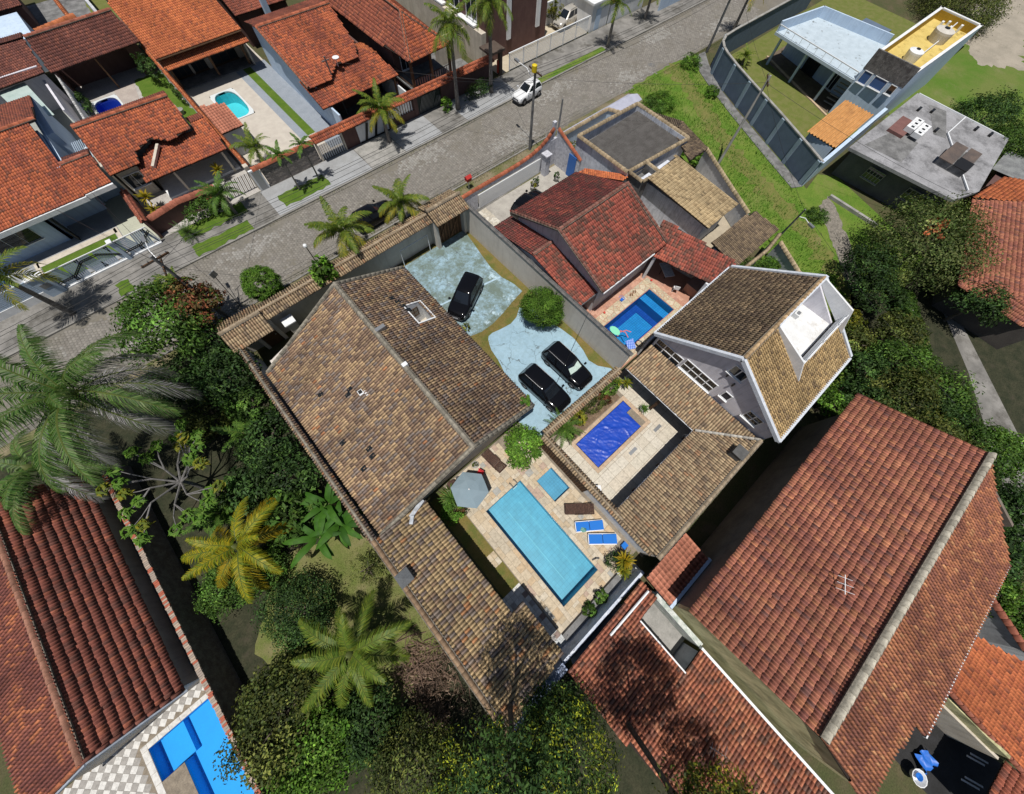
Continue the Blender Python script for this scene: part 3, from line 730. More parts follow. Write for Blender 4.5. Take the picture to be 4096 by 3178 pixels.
def slab_field(parent, ms, name, x0, x1, y0, y1, rows, lens, z=0.03, gap=0.014, along='y', thick=0.03, r=None, zj=0.004, wts=None):
 """rectangular slabs laid in rows of varying width; each one an object"""
 r = r or RNG
 if along == 'x': x0, x1, y0, y1 = y0, y1, x0, x1
 x = x0
 while x < x1 - 0.03:
  w = float(r.choice(rows)); w = x1 - x if x1 - (x + w) < 0.18 else w
  y = y0 - (r.uniform(0, lens[-1]) if len(lens) > 1 else 0.0)
  while y < y1 - 0.02:
   l = float(r.choice(lens)); a, b = max(y, y0), min(y + l, y1)
   if b - a > 0.06:
    if y1 - b < 0.15: b = y1
    o = link(name, ms[int(r.choice(len(ms), p=wts))], parent)
    cx, cy = x + w / 2, (a + b) / 2
    loc = (cx, cy) if along == 'y' else (cy, cx)
    o.location = Vector((loc[0], loc[1], z + r.uniform(-zj, zj))) - parent.location
    sx, sy = (w - gap, b - a - gap) if along == 'y' else (b - a - gap, w - gap)
    o.scale = (sx, sy, thick); 
    if r.random() < 0.5: o.rotation_euler = (r.normal(0, 0.003), r.normal(0, 0.003), 0)
    y = b if b == y1 else y + l
   else: y += l
  x += w

DECKBED = mat('deck_mortar', (0.26, 0.22, 0.17), (0.19, 0.16, 0.125), scale=3, fine_amt=0.3)
deck = sheet('pool_deck', -1.25, 6.0, -7.38, 4.6, 0.012, DECKBED)
SM = slab_meshes('stone_slab', [(0.48, 0.40, 0.29), (0.44, 0.355, 0.245), (0.50, 0.43, 0.33), (0.47, 0.355, 0.23), (0.42, 0.365, 0.28), (0.51, 0.45, 0.355), (0.33, 0.325, 0.30), (0.40, 0.30, 0.235)], STONE)
WT = np.array([5, 4, 4, 3, 3, 3, 0.7, 0.8]); WT /= WT.sum()
for (a, b, c, d) in ((-1.2, -0.35, -6.75, 4.4), (-0.35, 3.45, 1.60, 4.5), (3.45, 3.75, -6.75, 4.4), (3.75, 5.75, 0.75, 3.6), (3.75, 5.75, -6.2, -1.7), (3.75, 4.9, -7.3, -6.2), (-1.2, 3.75, -7.35, -6.75)):
 slab_field(deck, SM, 'stone_slab', a, b, c, d, (0.34, 0.5, 0.46, 0.3), (0.46, 0.6, 0.8, 0.38), wts=WT)
slab_field(deck, SM, 'stone_slab', -1.9, -1.28, -1.85, -0.95, (0.31,), (0.45,), wts=WT)
# smaller pieces edging the two pools
for (a, b, c, d, al) in ((-0.35, -0.06, -6.75, 1.6, 'y'), (3.15, 3.45, -6.75, 1.6, 'y'), (-0.06, 3.15, 1.30, 1.6, 'x'), (-0.06, 3.15, -6.75, -6.44, 'x'), (3.75, 4.0, -1.7, 0.75, 'y'), (5.48, 5.75, -1.7, 0.75, 'y'), (4.0, 5.48, 0.48, 0.75, 'x'), (4.0, 5.48, -1.7, -1.44, 'x')):
 slab_field(deck, SM, 'stone_slab', a, b, c, d, ((b - a) if al == 'y' else (d - c),), (0.62,), wts=WT, along=al)
flat('side_lawn', [(-2.6, -4.0), (-1.25, -4.0), (-1.25, 4.3), (-2.6, 4.3)], 0.008, DRYLAWN)
chk = flat('checkered_floor', [(-2.0, -7.38), (-0.3, -7.38), (-1.26, -4.0), (-2.6, -4.0)], 0.009, DECKBED)
TM = slab_meshes('floor_tile', [(0.60, 0.59, 0.56), (0.55, 0.54, 0.52), (0.23, 0.17, 0.15), (0.33, 0.31, 0.30)], STONE)
slab_field(chk, TM, 'floor_tile', -2.9, -1.27, -7.4, -3.5, (0.33,), (0.33,), z=0.028, gap=0.012, wts=np.array([0.42, 0.3, 0.14, 0.14]))
flat('back_path', [(-2.2, -8.6), (5.3, -8.6), (5.3, -7.38), (-2.2, -7.38)], 0.014, gridmat('path_tiles', (0.45, 0.47, 0.48), (0.40, 0.42, 0.43), 0.45, 0.45, (0.3, 0.31, 0.32), 0.02, 0.6))

def pool(name, label, outline, depth, lining, tint, level=-0.10, coping=None, cw=0.28, rect=None, step=None, cat='swimming pool', wz=0.03, bump=0.12, cells=None):
 """outline: anticlockwise xy points"""
 c = (sum(p[0] for p in outline) / len(outline), sum(p[1] for p in outline) / len(outline))
 H = House(name, label, cat, c)
 n = len(outline); mb = MB()
 vs = [(p[0], p[1], wz - 0.02) for p in outline] + [(p[0], p[1], -depth) for p in outline]
 mb.add(vs, [(i, n + i, n + (i + 1) % n, (i + 1) % n) for i in range(n)] + ([] if cells else [tuple(range(n, 2 * n))]))
 for (a, b, cc, d) in cells or (): mb.poly([(a, cc, -depth), (b, cc, -depth), (b, d, -depth), (a, d, -depth)])
 H.part('basin', mb, lining)
 mb = MB()
 if cells:
  for (a, b, cc, d) in cells: mb.poly([(a, cc, level), (b, cc, level), (b, d, level), (a, d, level)])
 else: mb.poly([(p[0], p[1], level) for p in outline])
 H.part('water', mb, water(name + '_water', tint, bump=bump))
 if coping is not None:
  mb = MB(); x0, x1, y0, y1 = rect
  for i in range(n):
   a, b = outline[i], outline[(i + 1) % n]
   def outp(p):
    dx, dy = p[0] - c[0], p[1] - c[1]
    k = min(((x1 - c[0]) / dx if dx > 0 else (x0 - c[0]) / dx) if abs(dx) > 1e-6 else 9e9, ((y1 - c[1]) / dy if dy > 0 else (y0 - c[1]) / dy) if abs(dy) > 1e-6 else 9e9)
    return (c[0] + dx * k, c[1] + dy * k)
   pa, pb = outp(a), outp(b)
   mb.add([(a[0], a[1], wz + 0.02), (b[0], b[1], wz + 0.02), (pb[0], pb[1], wz + 0.02), (pa[0], pa[1], wz + 0.02), (a[0], a[1], -0.15), (b[0], b[1], -0.15)], [(3, 2, 1, 0), (0, 1, 5, 4)])
  H.part('coping', mb, coping)
 if step:
  for (a, b, cc, d, z, m) in step:
   mb = MB(); mb.box(a, b, cc, d, -depth + 0.001, z); H.part('step', mb, m or lining)
 return H
def rc(r): return [(r[0], r[2]), (r[1], r[2]), (r[1], r[3]), (r[0], r[3])]
LIN_AQUA = gridmat('aqua_tiles', (0.10, 0.33, 0.45), (0.09, 0.31, 0.43), 0.30, 0.30, (0.06, 0.24, 0.345), 0.010)
LIN_KID = gridmat('greyblue_tiles', (0.10, 0.30, 0.42), (0.09, 0.28, 0.40), 0.20, 0.20, (0.07, 0.23, 0.33), 0.012)
LIN_BLUE = gridmat('blue_tiles', (0.035, 0.26, 0.52), (0.03, 0.22, 0.47), 0.20, 0.20, (0.02, 0.13, 0.34), 0.015)
LIN_DEEP = gridmat('deep_blue_tiles', (0.012, 0.075, 0.32), (0.010, 0.06, 0.28), 0.20, 0.20, (0.01, 0.04, 0.2), 0.015)
LIN_VINYL = mat('blue_vinyl', (0.03, 0.34, 0.70), (0.03, 0.32, 0.66), fine_amt=0.03, bump=0.0, rough=0.4)
LIN_TURQ = mat('turquoise_fibreglass', (0.12, 0.55, 0.62), (0.11, 0.53, 0.60), fine_amt=0.03, bump=0.0, rough=0.3)
TILEBAND = gridmat('lane_tiles', (0.07, 0.29, 0.41), (0.06, 0.27, 0.39), 0.10, 0.10, (0.16, 0.42, 0.52), 0.02)
H = pool('main_pool', 'long turquoise rectangular pool in the beige stone deck', rc(POOLS['main']), 0.95, LIN_AQUA, (0.76, 0.93, 0.96), cat='swimming pool')
for x in (1.05, 2.1):
 mb = MB(); mb.box(x, x + 0.1, -5.6, 0.3, -.96, -.944); H.part('lane_line', mb, TILEBAND)
H = pool('kids_pool', 'small square grey-blue paddling pool beside the long turquoise pool', rc(POOLS['kid']), 0.5, LIN_KID, (0.78, 0.93, 0.98), cat='paddling pool')
r_ = POOLS['red']
H = pool('blue_pool', 'deep blue tiled pool behind the dark red roofed house', rc(r_), 1.35, LIN_BLUE, (0.70, 0.93, 1.0), step=[(22.2, 22.95, 3.36, 6.19, -0.35, LIN_BLUE)])
mb = MB()
for (a, b, c, d) in ((17.26, 23.34, 5.6, 6.19), (21.6, 22.2, 3.36, 5.6), (22.95, 23.34, 3.36, 5.6), (17.26, 21.6, 3.36, 3.62)): mb.box(a, b, c, d, -1.349, -1.30)
H.part('floor_border', mb, LIN_DEEP)
def oval(r, n=22, p=3.0, rot=0.0):
 cx, cy, a, b = (r[0] + r[1]) / 2, (r[2] + r[3]) / 2, (r[1] - r[0]) / 2 - 0.12, (r[3] - r[2]) / 2 - 0.12
 out = []
 for k in range(n):
  t = 2 * math.pi * k / n; c, s = math.cos(t), math.sin(t)
  out.append((cx + a * math.copysign(abs(c) ** (2 / p), c), cy + b * math.copysign(abs(s) ** (2 / p), s)))
 return out
RIM = plain('white_pool_rim', (0.62, 0.66, 0.67), 0.4)
PINKTILE = mat('beige_terrace', (0.50, 0.46, 0.40), (0.44, 0.40, 0.35), fine_amt=0.06, bump=0.1)
for k, lab, lin, tint, wid in (('turq', 'bright turquoise fibreglass pool on a beige terrace', LIN_TURQ, (0.75, 1.0, 1.0), 0.1), ('small', 'small oval pool with white rim behind the dragon-step roof', mat('royal_blue_vinyl', (0.03, 0.10, 0.50), fine_amt=0.03, bump=0), (0.8, 0.9, 1.0), 0.15), ('west', 'round blue pool at the left edge by the white house', LIN_VINYL, (0.75, 0.95, 1.0), 0.1)):
 r = POOLS[k]; pool('fibreglass_pool', lab, oval(r), 1.1, lin, tint, coping=RIM, rect=(r[0] - 0.05, r[1] + 0.05, r[2] - 0.05, r[3] + 0.05))
# corner pool (bottom left): L-shaped with a shallow step
r = POOLS['corner']
H = pool('corner_pool', 'bright blue L-shaped pool behind the maroon roof at the lower left', [(-20.65, -6.0), (-17.3, -6.0), (-17.3, 4.0), (-21.86, 4.0), (-21.86, 2.18), (-20.65, 2.18)], 0.6, LIN_VINYL, (0.80, 0.95, 1.0), step=[(-21.3, -20.2, 2.25, 3.98, -0.26, LIN_VINYL)], cells=[(-21.86, -20.65, 2.18, 4.0), (-20.65, -17.3, -6.0, 2.18), (-20.65, -17.3, 2.18, 4.0)])
ct = sheet('corner_terrace', -27.0, -17.2, -8.0, 5.3, 0.010, DECKBED, holes=HOLES + [(-21.86, -20.65, -6, 2.18)][:0])
mb = MB(); mb.box(-21.86, -20.66, -6.0, 2.17, -0.3, 0.012); struct('corner_terrace', mb, DECKBED)
CT = slab_meshes('terrace_tile', [(0.56, 0.545, 0.52), (0.58, 0.57, 0.545), (0.31, 0.295, 0.275)], STONE)
def diamond_tiles(parent, region, s, z, ms):
 k = 0
 for i in range(-40, 40):
  for j in range(-40, 40):
   x = (i + j) * s / math.sqrt(2) - 22.5; y = (i - j) * s / math.sqrt(2) + 1.0
   if any(a < x < b and c < y < d for a, b, c, d in region):
    o = link('terrace_tile', ms[(2 if (i % 2 == 0 and j % 2 == 0) or (i % 2 == 1 and j % 2 == 1) else (i + j) % 2)], parent)
    o.location = Vector((x, y, z)) - parent.location; o.rotation_euler = (0, 0, math.pi / 4); o.scale = (s - 0.01, s - 0.01, 0.02)
diamond_tiles(ct, [(-26.4, -22.3, -2.5, 5.2), (-22.3, -17.2, 4.4, 5.2)], 0.34, 0.024, CT)
slab_field(ct, CT[:2], 'terrace_tile', -22.2, -21.87, -2.0, 4.3, (0.33,), (0.6,), z=0.028)
slab_field(ct, CT[:2], 'terrace_tile', -21.87, -17.4, 4.01, 4.3, (0.29,), (0.6,), z=0.028, along='x')

# ---- lot with the covered pool
pat = sheet('patio', 5.95, 17.0, -7.9, 2.3, 0.011, DECKBED)
PT = slab_meshes('patio_tile', [(0.52, 0.48, 0.40), (0.54, 0.50, 0.425), (0.50, 0.455, 0.375), (0.52, 0.465, 0.38)], STONE)
for (a, b, c, d) in ((6.2, 7.75, -7.0, 1.6), (7.75, 13.75, -7.0, -2.1), (13.75, 16.6, -7.0, 1.8)):
 slab_field(pat, PT, 'patio_tile', a, b, c, d, (0.78,), (0.78,), z=0.03, zj=0.001, gap=0.022)
ET = slab_meshes('edge_tile', [(0.46, 0.34, 0.24), (0.40, 0.30, 0.21)], STONE)
for (a, b, c, d, al) in ((7.75, 8.06, -2.1, 0.8, 'y'), (8.06, 13.75, -2.1, -1.83, 'x'), (13.43, 13.75, -1.83, 0.8, 'y'), (8.06, 13.43, 0.53, 0.8, 'x')):
 slab_field(pat, ET, 'edge_tile', a, b, c, d, ((b - a) if al == 'y' else (d - c),), (0.7,), z=0.03, along=al)
mb = MB(); mb.box(12.88, 13.42, -1.82, -0.34, -0.2, 0.028); mb.poly([(8.06, -1.82, -0.3), (13.42, -1.82, -0.3), (13.42, 0.52, -0.3), (8.06, 0.52, -0.3)])
H = House('covered_pool', 'pool basin under a royal blue cover on the cream tiled patio', 'swimming pool', (10.5, -0.7)); H.part('basin', mb, ET[0].materials[0] if False else DECKBED)
# the wrinkled cover
def pool_cover():
 nx, ny = 100, 46; x0, x1, y0, y1 = 8.10, 13.40, -1.79, 0.49
 X, Y = np.meshgrid(np.linspace(x0, x1, nx), np.linspace(y0, y1, ny)); r = np.random.default_rng(3)
 Z = np.zeros_like(X)
 for _ in range(26):
  a = r.normal(0.75, 0.45); ph = r.uniform(0, 6.3); k = r.uniform(5, 15)
  d = (X * math.cos(a) + Y * math.sin(a)); e = (-X * math.sin(a) + Y * math.cos(a)); c0 = r.uniform(8, 13.5) * math.cos(a) + r.uniform(-1.8, 0.5) * math.sin(a)
  Z += r.uniform(0.006, 0.016) * np.exp(-((d - c0 + 0.1 * np.sin(3 * e + ph)) * k * 0.9) ** 2) * (0.5 + 0.5 * np.sin(e * r.uniform(1, 3) + ph)) * 2
  Z += 0.0011 * np.sin(k * (d + 0.12 * np.sin(2.5 * e + ph)) * 2.6 + ph)
 m = ~((X > 12.87) & (Y < -0.33))
 idx = np.arange(nx * ny).reshape(ny, nx); F = []
 for j in range(ny - 1):
  for i in range(nx - 1):
   if m[j, i] and m[j + 1, i + 1] and m[j, i + 1] and m[j + 1, i]: F.append((idx[j, i], idx[j, i + 1], idx[j + 1, i + 1], idx[j + 1, i]))
 V = np.stack([X - 10.75, Y + 0.65, Z * 1.15], -1).reshape(-1, 3)
 b = NB('blue_cover_plastic'); b.bsdf(b.mix(b.fac(b.noise(1.5, 4), 0.4, 0.6), (0.014, 0.062, 0.42), (0.010, 0.048, 0.36)), 0.38, 0.35, 0, b.noise(9, 4, 0.6), 0.2, 0.03)
 o = link('pool_cover', np_mesh('pool_cover', V, np.array(F), [b.m], smooth=True)); o.location = (10.75, -0.65, 0.0)
 tag(o, 'wrinkled royal blue plastic cover lying over the patio pool', 'pool cover')
pool_cover()
mb = MB(); mb.box(8.0, 13.4, 0.85, 2.1, 0, 0.10); struct('planting_bed', mb, mat('mulch', (0.20, 0.14, 0.09), (0.13, 0.09, 0.06), scale=3, fine_amt=0.5, bump=0.8))

# ---- lot of the dark red house
sheet('terrace', 15.15, 28.6, 2.5, 9.4, 0.011, mat('terracotta_floor', (0.44, 0.235, 0.165), (0.38, 0.20, 0.14), fine_amt=0.1))
tr = bpy.data.objects['terrace']
BT = slab_meshes('floor_brick', [(0.46, 0.25, 0.18), (0.42, 0.22, 0.155), (0.50, 0.29, 0.21), (0.40, 0.225, 0.17)], STONE)
slab_field(tr, BT, 'floor_brick', 17.3, 24.6, 7.25, 8.5, (0.31,), (0.31,), z=0.026, gap=0.01)
slab_field(tr, BT, 'floor_brick', 24.2, 24.9, 3.1, 7.25, (0.35,), (0.35,), z=0.026, gap=0.01)
# crazy paving round the pool: irregular flat stones
def crazy(parent, region, holes, n, z, pal, mt, seed=4, gap=0.03):
 """irregular stones: cells of scattered seeds, each shrunk a little"""
 r = np.random.default_rng(seed); x0, x1, y0, y1 = region
 P = np.array([(r.uniform(x0, x1), r.uniform(y0, y1)) for _ in range(n)])
 P = P[[not any(h[0] < p[0] < h[1] and h[2] < p[1] < h[3] for h in holes) for p in P]]
 for i, p in enumerate(P):
  poly = [(x0, y0), (x1, y0), (x1, y1), (x0, y1)]
  cuts = [(*q,) for j, q in enumerate(P) if j != i and abs(q[0] - p[0]) < 2.5 and abs(q[1] - p[1]) < 2.5]
  lines = [(((p[0] + q[0]) / 2, (p[1] + q[1]) / 2), (q[0] - p[0], q[1] - p[1])) for q in cuts]
  for h in holes:                              # keep each stone on its own side of the hole
   best = None
   for pt, nn in (((h[0], 0), (1, 0)), ((h[1], 0), (-1, 0)), ((0, h[2]), (0, 1)), ((0, h[3]), (0, -1))):
    dd = (p[0] - pt[0]) * nn[0] + (p[1] - pt[1]) * nn[1]
    if dd <= 0 and (best is None or dd < best[0]): best = (dd, pt, nn)
   if best: lines.append((best[1], best[2]))
  for (m, d) in lines:
   out = []
   for k in range(len(poly)):
    a, b = poly[k], poly[(k + 1) % len(poly)]
    da = (a[0] - m[0]) * d[0] + (a[1] - m[1]) * d[1]; db = (b[0] - m[0]) * d[0] + (b[1] - m[1]) * d[1]
    if da <= 0: out.append(a)
    if da * db < 0: t = da / (da - db); out.append((a[0] + (b[0] - a[0]) * t, a[1] + (b[1] - a[1]) * t))
   poly = out
   if len(poly) < 3: break
  if len(poly) < 3: continue
  c = np.mean(poly, 0); rad_ = np.mean(np.linalg.norm(np.array(poly) - c, axis=1)); f = max(0.5, 1 - gap / max(rad_, 0.05))
  q = [(c[0] + (a - c[0]) * f, c[1] + (b - c[1]) * f) for a, b in poly]
  k = len(q); V = [(a - c[0], b - c[1], -0.02) for a, b in q] + [(a - c[0], b - c[1], 0.0) for a, b in q]
  me = bpy.data.meshes.new('paving_stone'); me.from_pydata(V, [], [tuple(range(k, 2 * k))] + [(a, (a + 1) % k, k + (a + 1) % k, k + a) for a in range(k)])
  me.materials.append(mt); at = me.attributes.new('tint', 'FLOAT_COLOR', 'FACE'); col = pal[r.integers(len(pal))]
  at.data.foreach_set('color', np.tile(np.array([*col, 1.0], np.float32), k + 1))
  o = link('paving_stone', me, parent); o.location = Vector((c[0], c[1], z)) - parent.location
CPAL = [(0.50, 0.43, 0.30), (0.46, 0.39, 0.27), (0.54, 0.47, 0.35), (0.43, 0.38, 0.28)]
crazy(tr, (15.3, 24.2, 2.6, 7.24), [(17.2, 23.4, 3.3, 6.25)], 230, 0.026, CPAL, STONE)
flat('forecourt', [(15.15, 17.0), (28.0, 17.0), (28.0, 23.3), (15.15, 23.3)], 0.012, mat('forecourt_concrete', (0.40, 0.38, 0.34), (0.33, 0.31, 0.28), stain=(0.2, 0.185, 0.16)))
fc = bpy.data.objects['forecourt']
crazy(fc, (15.3, 18.2, 18.9, 23.2), [], 60, 0.024, [(0.50, 0.46, 0.38), (0.44, 0.40, 0.33), (0.55, 0.52, 0.45)], STONE, seed=9)
# ---- corner lot floors, the grass lane, the lots east of it
flat('corner_yard', [(28.2, 5.4), (35.3, 5.4), (39.3, 13.2), (39.0, 17.5), (37.8, 22.0), (37.5, 24.0), (28.2, 24.0)], 0.010, mat('yard_tiles', (0.42, 0.36, 0.27), (0.36, 0.31, 0.235)))
flat('street_edge_strip', [(31.5, 26.6), (43.4, 26.6), (44.4, 26.0), (44.0, 24.9), (36.0, 24.3), (28.5, 24.3), (27.9, 25.6)], 0.035, mat('lavender_concrete', (0.40, 0.41, 0.50), (0.34, 0.35, 0.43), fine_amt=0.1))
flat('grass_lane', [(43.0, 27.4), (56.0, 27.4), (54.0, 23.0), (46.5, 3.6), (43.6, 1.0), (38.0, -5.0), (30.0, -11.0), (24.5, -9.5), (27.0, -2.0), (35.2, 1.7), (36.2, 5.6), (39.7, 12.8), (39.5, 18.0), (44.6, 25.8)], 0.009, LANE)
mb = MB(); mb.prism([(55.2, 22.6), (56.6, 24.4), (58.5, 26.4), (56.2, 26.6), (54.2, 24.0), (52.3, 20.6), (50.3, 16.4), (47.0, 9.0), (45.3, 4.9), (46.4, 4.3), (48.1, 8.3), (51.4, 16.0), (53.4, 20.2)], 0.0, 0.07); struct('lane_pavement', mb, DARKCONC)
flat('stony_path', [(47.5, 1.8), (46.6, 0.3), (43.2, -3.2), (39.3, -6.8), (37.9, -6.0), (41.5, -2.2), (45.3, 1.6)], 0.014, mat('gravel', (0.26, 0.235, 0.20), (0.17, 0.155, 0.13), scale=3, fine_amt=0.6, bump=0.8))
flat('garden_floor', [(-40, 26.6), (-6.3, 26.6), (-6.3, -8.2), (-2.1, -8.3), (-1.4, -22), (-30, -22), (-16.8, -8), (-16.8, 19.6), (-40, 19.6)], .005, bpy.data.materials['shade_dark_soil'])  # garden ground with the shade under its trees painted in
flat('garden_lawn', [(-12.2, 8), (-10.5, 7.6), (-9, 7), (-6.3, 7), (-6.3, -3), (-7.6, -3.4), (-9.3, -4), (-11, -3.6), (-12.4, -.6), (-13.4, 1.6), (-15.2, 2.6), (-15.6, 4.2), (-14, 6)], .011, GARDEN)
flat('modern_garden', [(47, 4.5), (60, 4.5), (90, 4.5), (90, 23.8), (57.5, 23.8), (55, 21.8), (50.2, 12)], 0.012, mat('yellow_green_lawn', (0.12, 0.145, 0.03), (0.155, 0.16, 0.05), fine_amt=0.35, rough=0.95))
flat('veranda_floor', [(59.8, 9.2), (66, 9.2), (69, 20.5), (63.6, 20.5)], 0.02, mat('dark_stone_floor', (0.16, 0.125, 0.09), (0.12, 0.09, 0.065), stain=(0.08, 0.07, 0.06)))
mb = MB(); mb.beam((59.6, 9.0, 0.06), (64.4, 20.6, 0.06), 0.25, 0.12); struct('veranda_kerb', mb, mat('peach_kerb', (0.52, 0.40, 0.27), fine_amt=0.1))
flat('back_lawn', [(64.8, 4.2), (64.8, -12), (150, -30), (150, 8), (99, 5.2), (76, 5)], 0.012, mat('back_lawn_grass', (0.085, 0.16, 0.018), (0.135, 0.17, 0.04), scale=0.25, fine_amt=0.4, stain=(0.2, 0.18, 0.09), st_scale=0.15, rough=0.95))
flat('dirt_road', [(92, 5.6), (104, 8.5), (150, 16), (150, 6), (99.7, -.5), (91, -3.4), (87, 1.5)], 0.016, mat('dirt', (0.36, 0.32, 0.26), (0.29, 0.26, 0.21), scale=0.4, stain=(0.2, 0.18, 0.14)))
flat('back_yard', [(30.0, -10.8), (47.5, -9.0), (51, 2.6), (49.6, 4.2), (46.6, 3.8), (43.6, 1.0), (38, -5)], 0.007, LANE)
flat('wood_floor', [(24.6, -9.8), (30.0, -11.2), (38.0, -6.0), (40.6, -9.4), (31.2, -17.2), (27, -21.5), (20, -27), (19.5, -21)], 0.013, bpy.data.materials['shade_dark_soil'])  # ground of the wood, tree shade painted into its colour
flat('wood_floor', [(40.6, -9.4), (44, -9.3), (62, -9), (62, -40), (27, -27), (25.5, -26.6), (31.2, -17.2)], 0.0095, bpy.data.materials['shade_dark_soil'])  # dark sheet painted in for a building's shadow
flat('trodden_path', [(50.6, 27.0), (53.6, 27.0), (51.9, 23), (49.1, 18), (47.1, 14.4), (45.2, 10.3), (43.2, 4.5), (42.1, .2), (39.4, -4.3), (37.4, -8), (36.2, -7), (38.0, -3.6), (40.2, .6), (41.2, 4.7), (43.1, 10.5), (45.0, 14.8), (46.9, 18.4), (49.6, 23.2)], .013, mat('trodden_grass', (0.17, 0.165, 0.05), (0.115, 0.15, 0.03), scale=.9, fine=12, fine_amt=.45, bump=.6, stain=(.2, .165, .085), st_scale=.5, rough=.95))
flat('service_road', [(44.0, -11.6), (47.5, -9.5), (31.5, -26.5), (25.6, -26.5), (38.0, -17.2)], 0.012, WALKM)
# ---- north lots
flat('white_house_yard', [(-30, 38.8), (-7.1, 38.8), (-7.1, 49), (-30, 49)], 0.010, mat('grey_yard', (0.30, 0.315, 0.33), (0.26, 0.27, 0.285)), )
bpy.data.objects.remove(bpy.data.objects['white_house_yard'])
sheet('white_house_yard', -30, -7.15, 38.8, 50, 0.010, mat('grey_yard_tiles', (0.30, 0.315, 0.33), (0.26, 0.27, 0.285)))
flat('yard_lawn', [(-16.0, 39.3), (-9.95, 39.3), (-9.95, 41.9), (-16.0, 41.9)], 0.022, LAWN)
mb = MB(); mb.box(-16.2, -9.7, 41.9, 42.55, 0, 0.05); mb.box(-9.9, -9.55, 39.0, 42.6, 0, 0.05); mb.box(-16.4, -16.05, 39.0, 42.6, 0, 0.05); struct('yard_kerb', mb, CREAM)
flat('carport_floor', [(-9.5, 39.0), (-7.2, 39.0), (-7.2, 46.4), (-9.5, 46.4)], 0.02, mat('greenish_tile', (0.44, 0.45, 0.36), (0.40, 0.41, 0.33)))
sheet('dragon_house_yard', -6.9, 2.75, 38.8, 66.0, 0.010, mat('pale_gravel', (0.45, 0.43, 0.40), (0.37, 0.35, 0.33), fine=9, fine_amt=0.35, bump=0.5))
flat('rear_lawn', [(-1.6, 50.0), (2.7, 50.0), (2.7, 63.2), (-0.2, 63.2)], 0.02, LAWN)
flat('rear_terrace', [(-5.9, 56.5), (-1.9, 56.5), (-0.4, 62.8), (-5.9, 62.8)][:0] or [(-2.65, 56.5), (-1.65, 56.5), (-0.4, 62.8), (-2.65, 62.8)], 0.016, mat('rose_stone', (0.42, 0.37, 0.33), (0.36, 0.31, 0.28)))
sheet('orange_house_yard', 2.95, 12.9, 38.8, 66.0, 0.010, PINKTILE)
flat('grass_strip', [(10.15, 43.2), (11.05, 43.2), (11.05, 58.4), (10.15, 58.4)], 0.018, LAWN)
flat('grey_side_path', [(11.05, 40.0), (13.0, 40.0), (13.0, 58.4), (11.05, 58.4)], 0.016, mat('grey_path', (0.27, 0.30, 0.34), (0.24, 0.27, 0.31)))
flat('grey_side_path', [(9.3, 43.2), (10.15, 43.2), (10.15, 58.4), (9.3, 58.4)], 0.016, bpy.data.materials['grey_path'])
flat('gabled_house_yard', [(13.1, 38.8), (32, 38.8), (32, 56), (13.1, 56)], 0.010, DARKCONC)
flat('white_gate_yard', [(33.5, 38.9), (49.0, 38.9), (52, 48), (33.5, 48)], 0.012, mat('sandy_tiles', (0.50, 0.44, 0.33), (0.45, 0.39, 0.29), stain=(0.42, 0.25, 0.10), st_lo=0.62, st_hi=0.72))
mb = MB(); mb.lathe([(0.42, 0.0), (0.42, 0.016), (0.36, 0.018), (0.3, 0.014)], (50.4, 28.85, 0.004), 18); o = mb.build('manhole_cover', DARKCONC); tag(o, 'round iron manhole cover in the street near the grass corner', 'manhole')
# ------------------------------------------------------------------ buildings
def extr(mb, axis, prof, b0, b1, m=0):
 """profile of (a,z) points extruded along the other horizontal axis from b0 to b1 (axis 'y': a is x)"""
 n = len(prof); P = (lambda a, b, z: (a, b, z)) if axis == 'y' else (lambda a, b, z: (b, a, z))
 area = sum(prof[i][0] * prof[(i + 1) % n][1] - prof[(i + 1) % n][0] * prof[i][1] for i in range(n))
 if (area > 0) == (axis == 'y'): prof = prof[::-1]
 vs = [P(a, b0, z) for a, z in prof] + [P(a, b1, z) for a, z in prof]
 mb.add(vs, [tuple(range(n - 1, -1, -1)), tuple(range(n, 2 * n))] + [(i, (i + 1) % n, n + (i + 1) % n, n + i) for i in range(n)], m)
 return mb

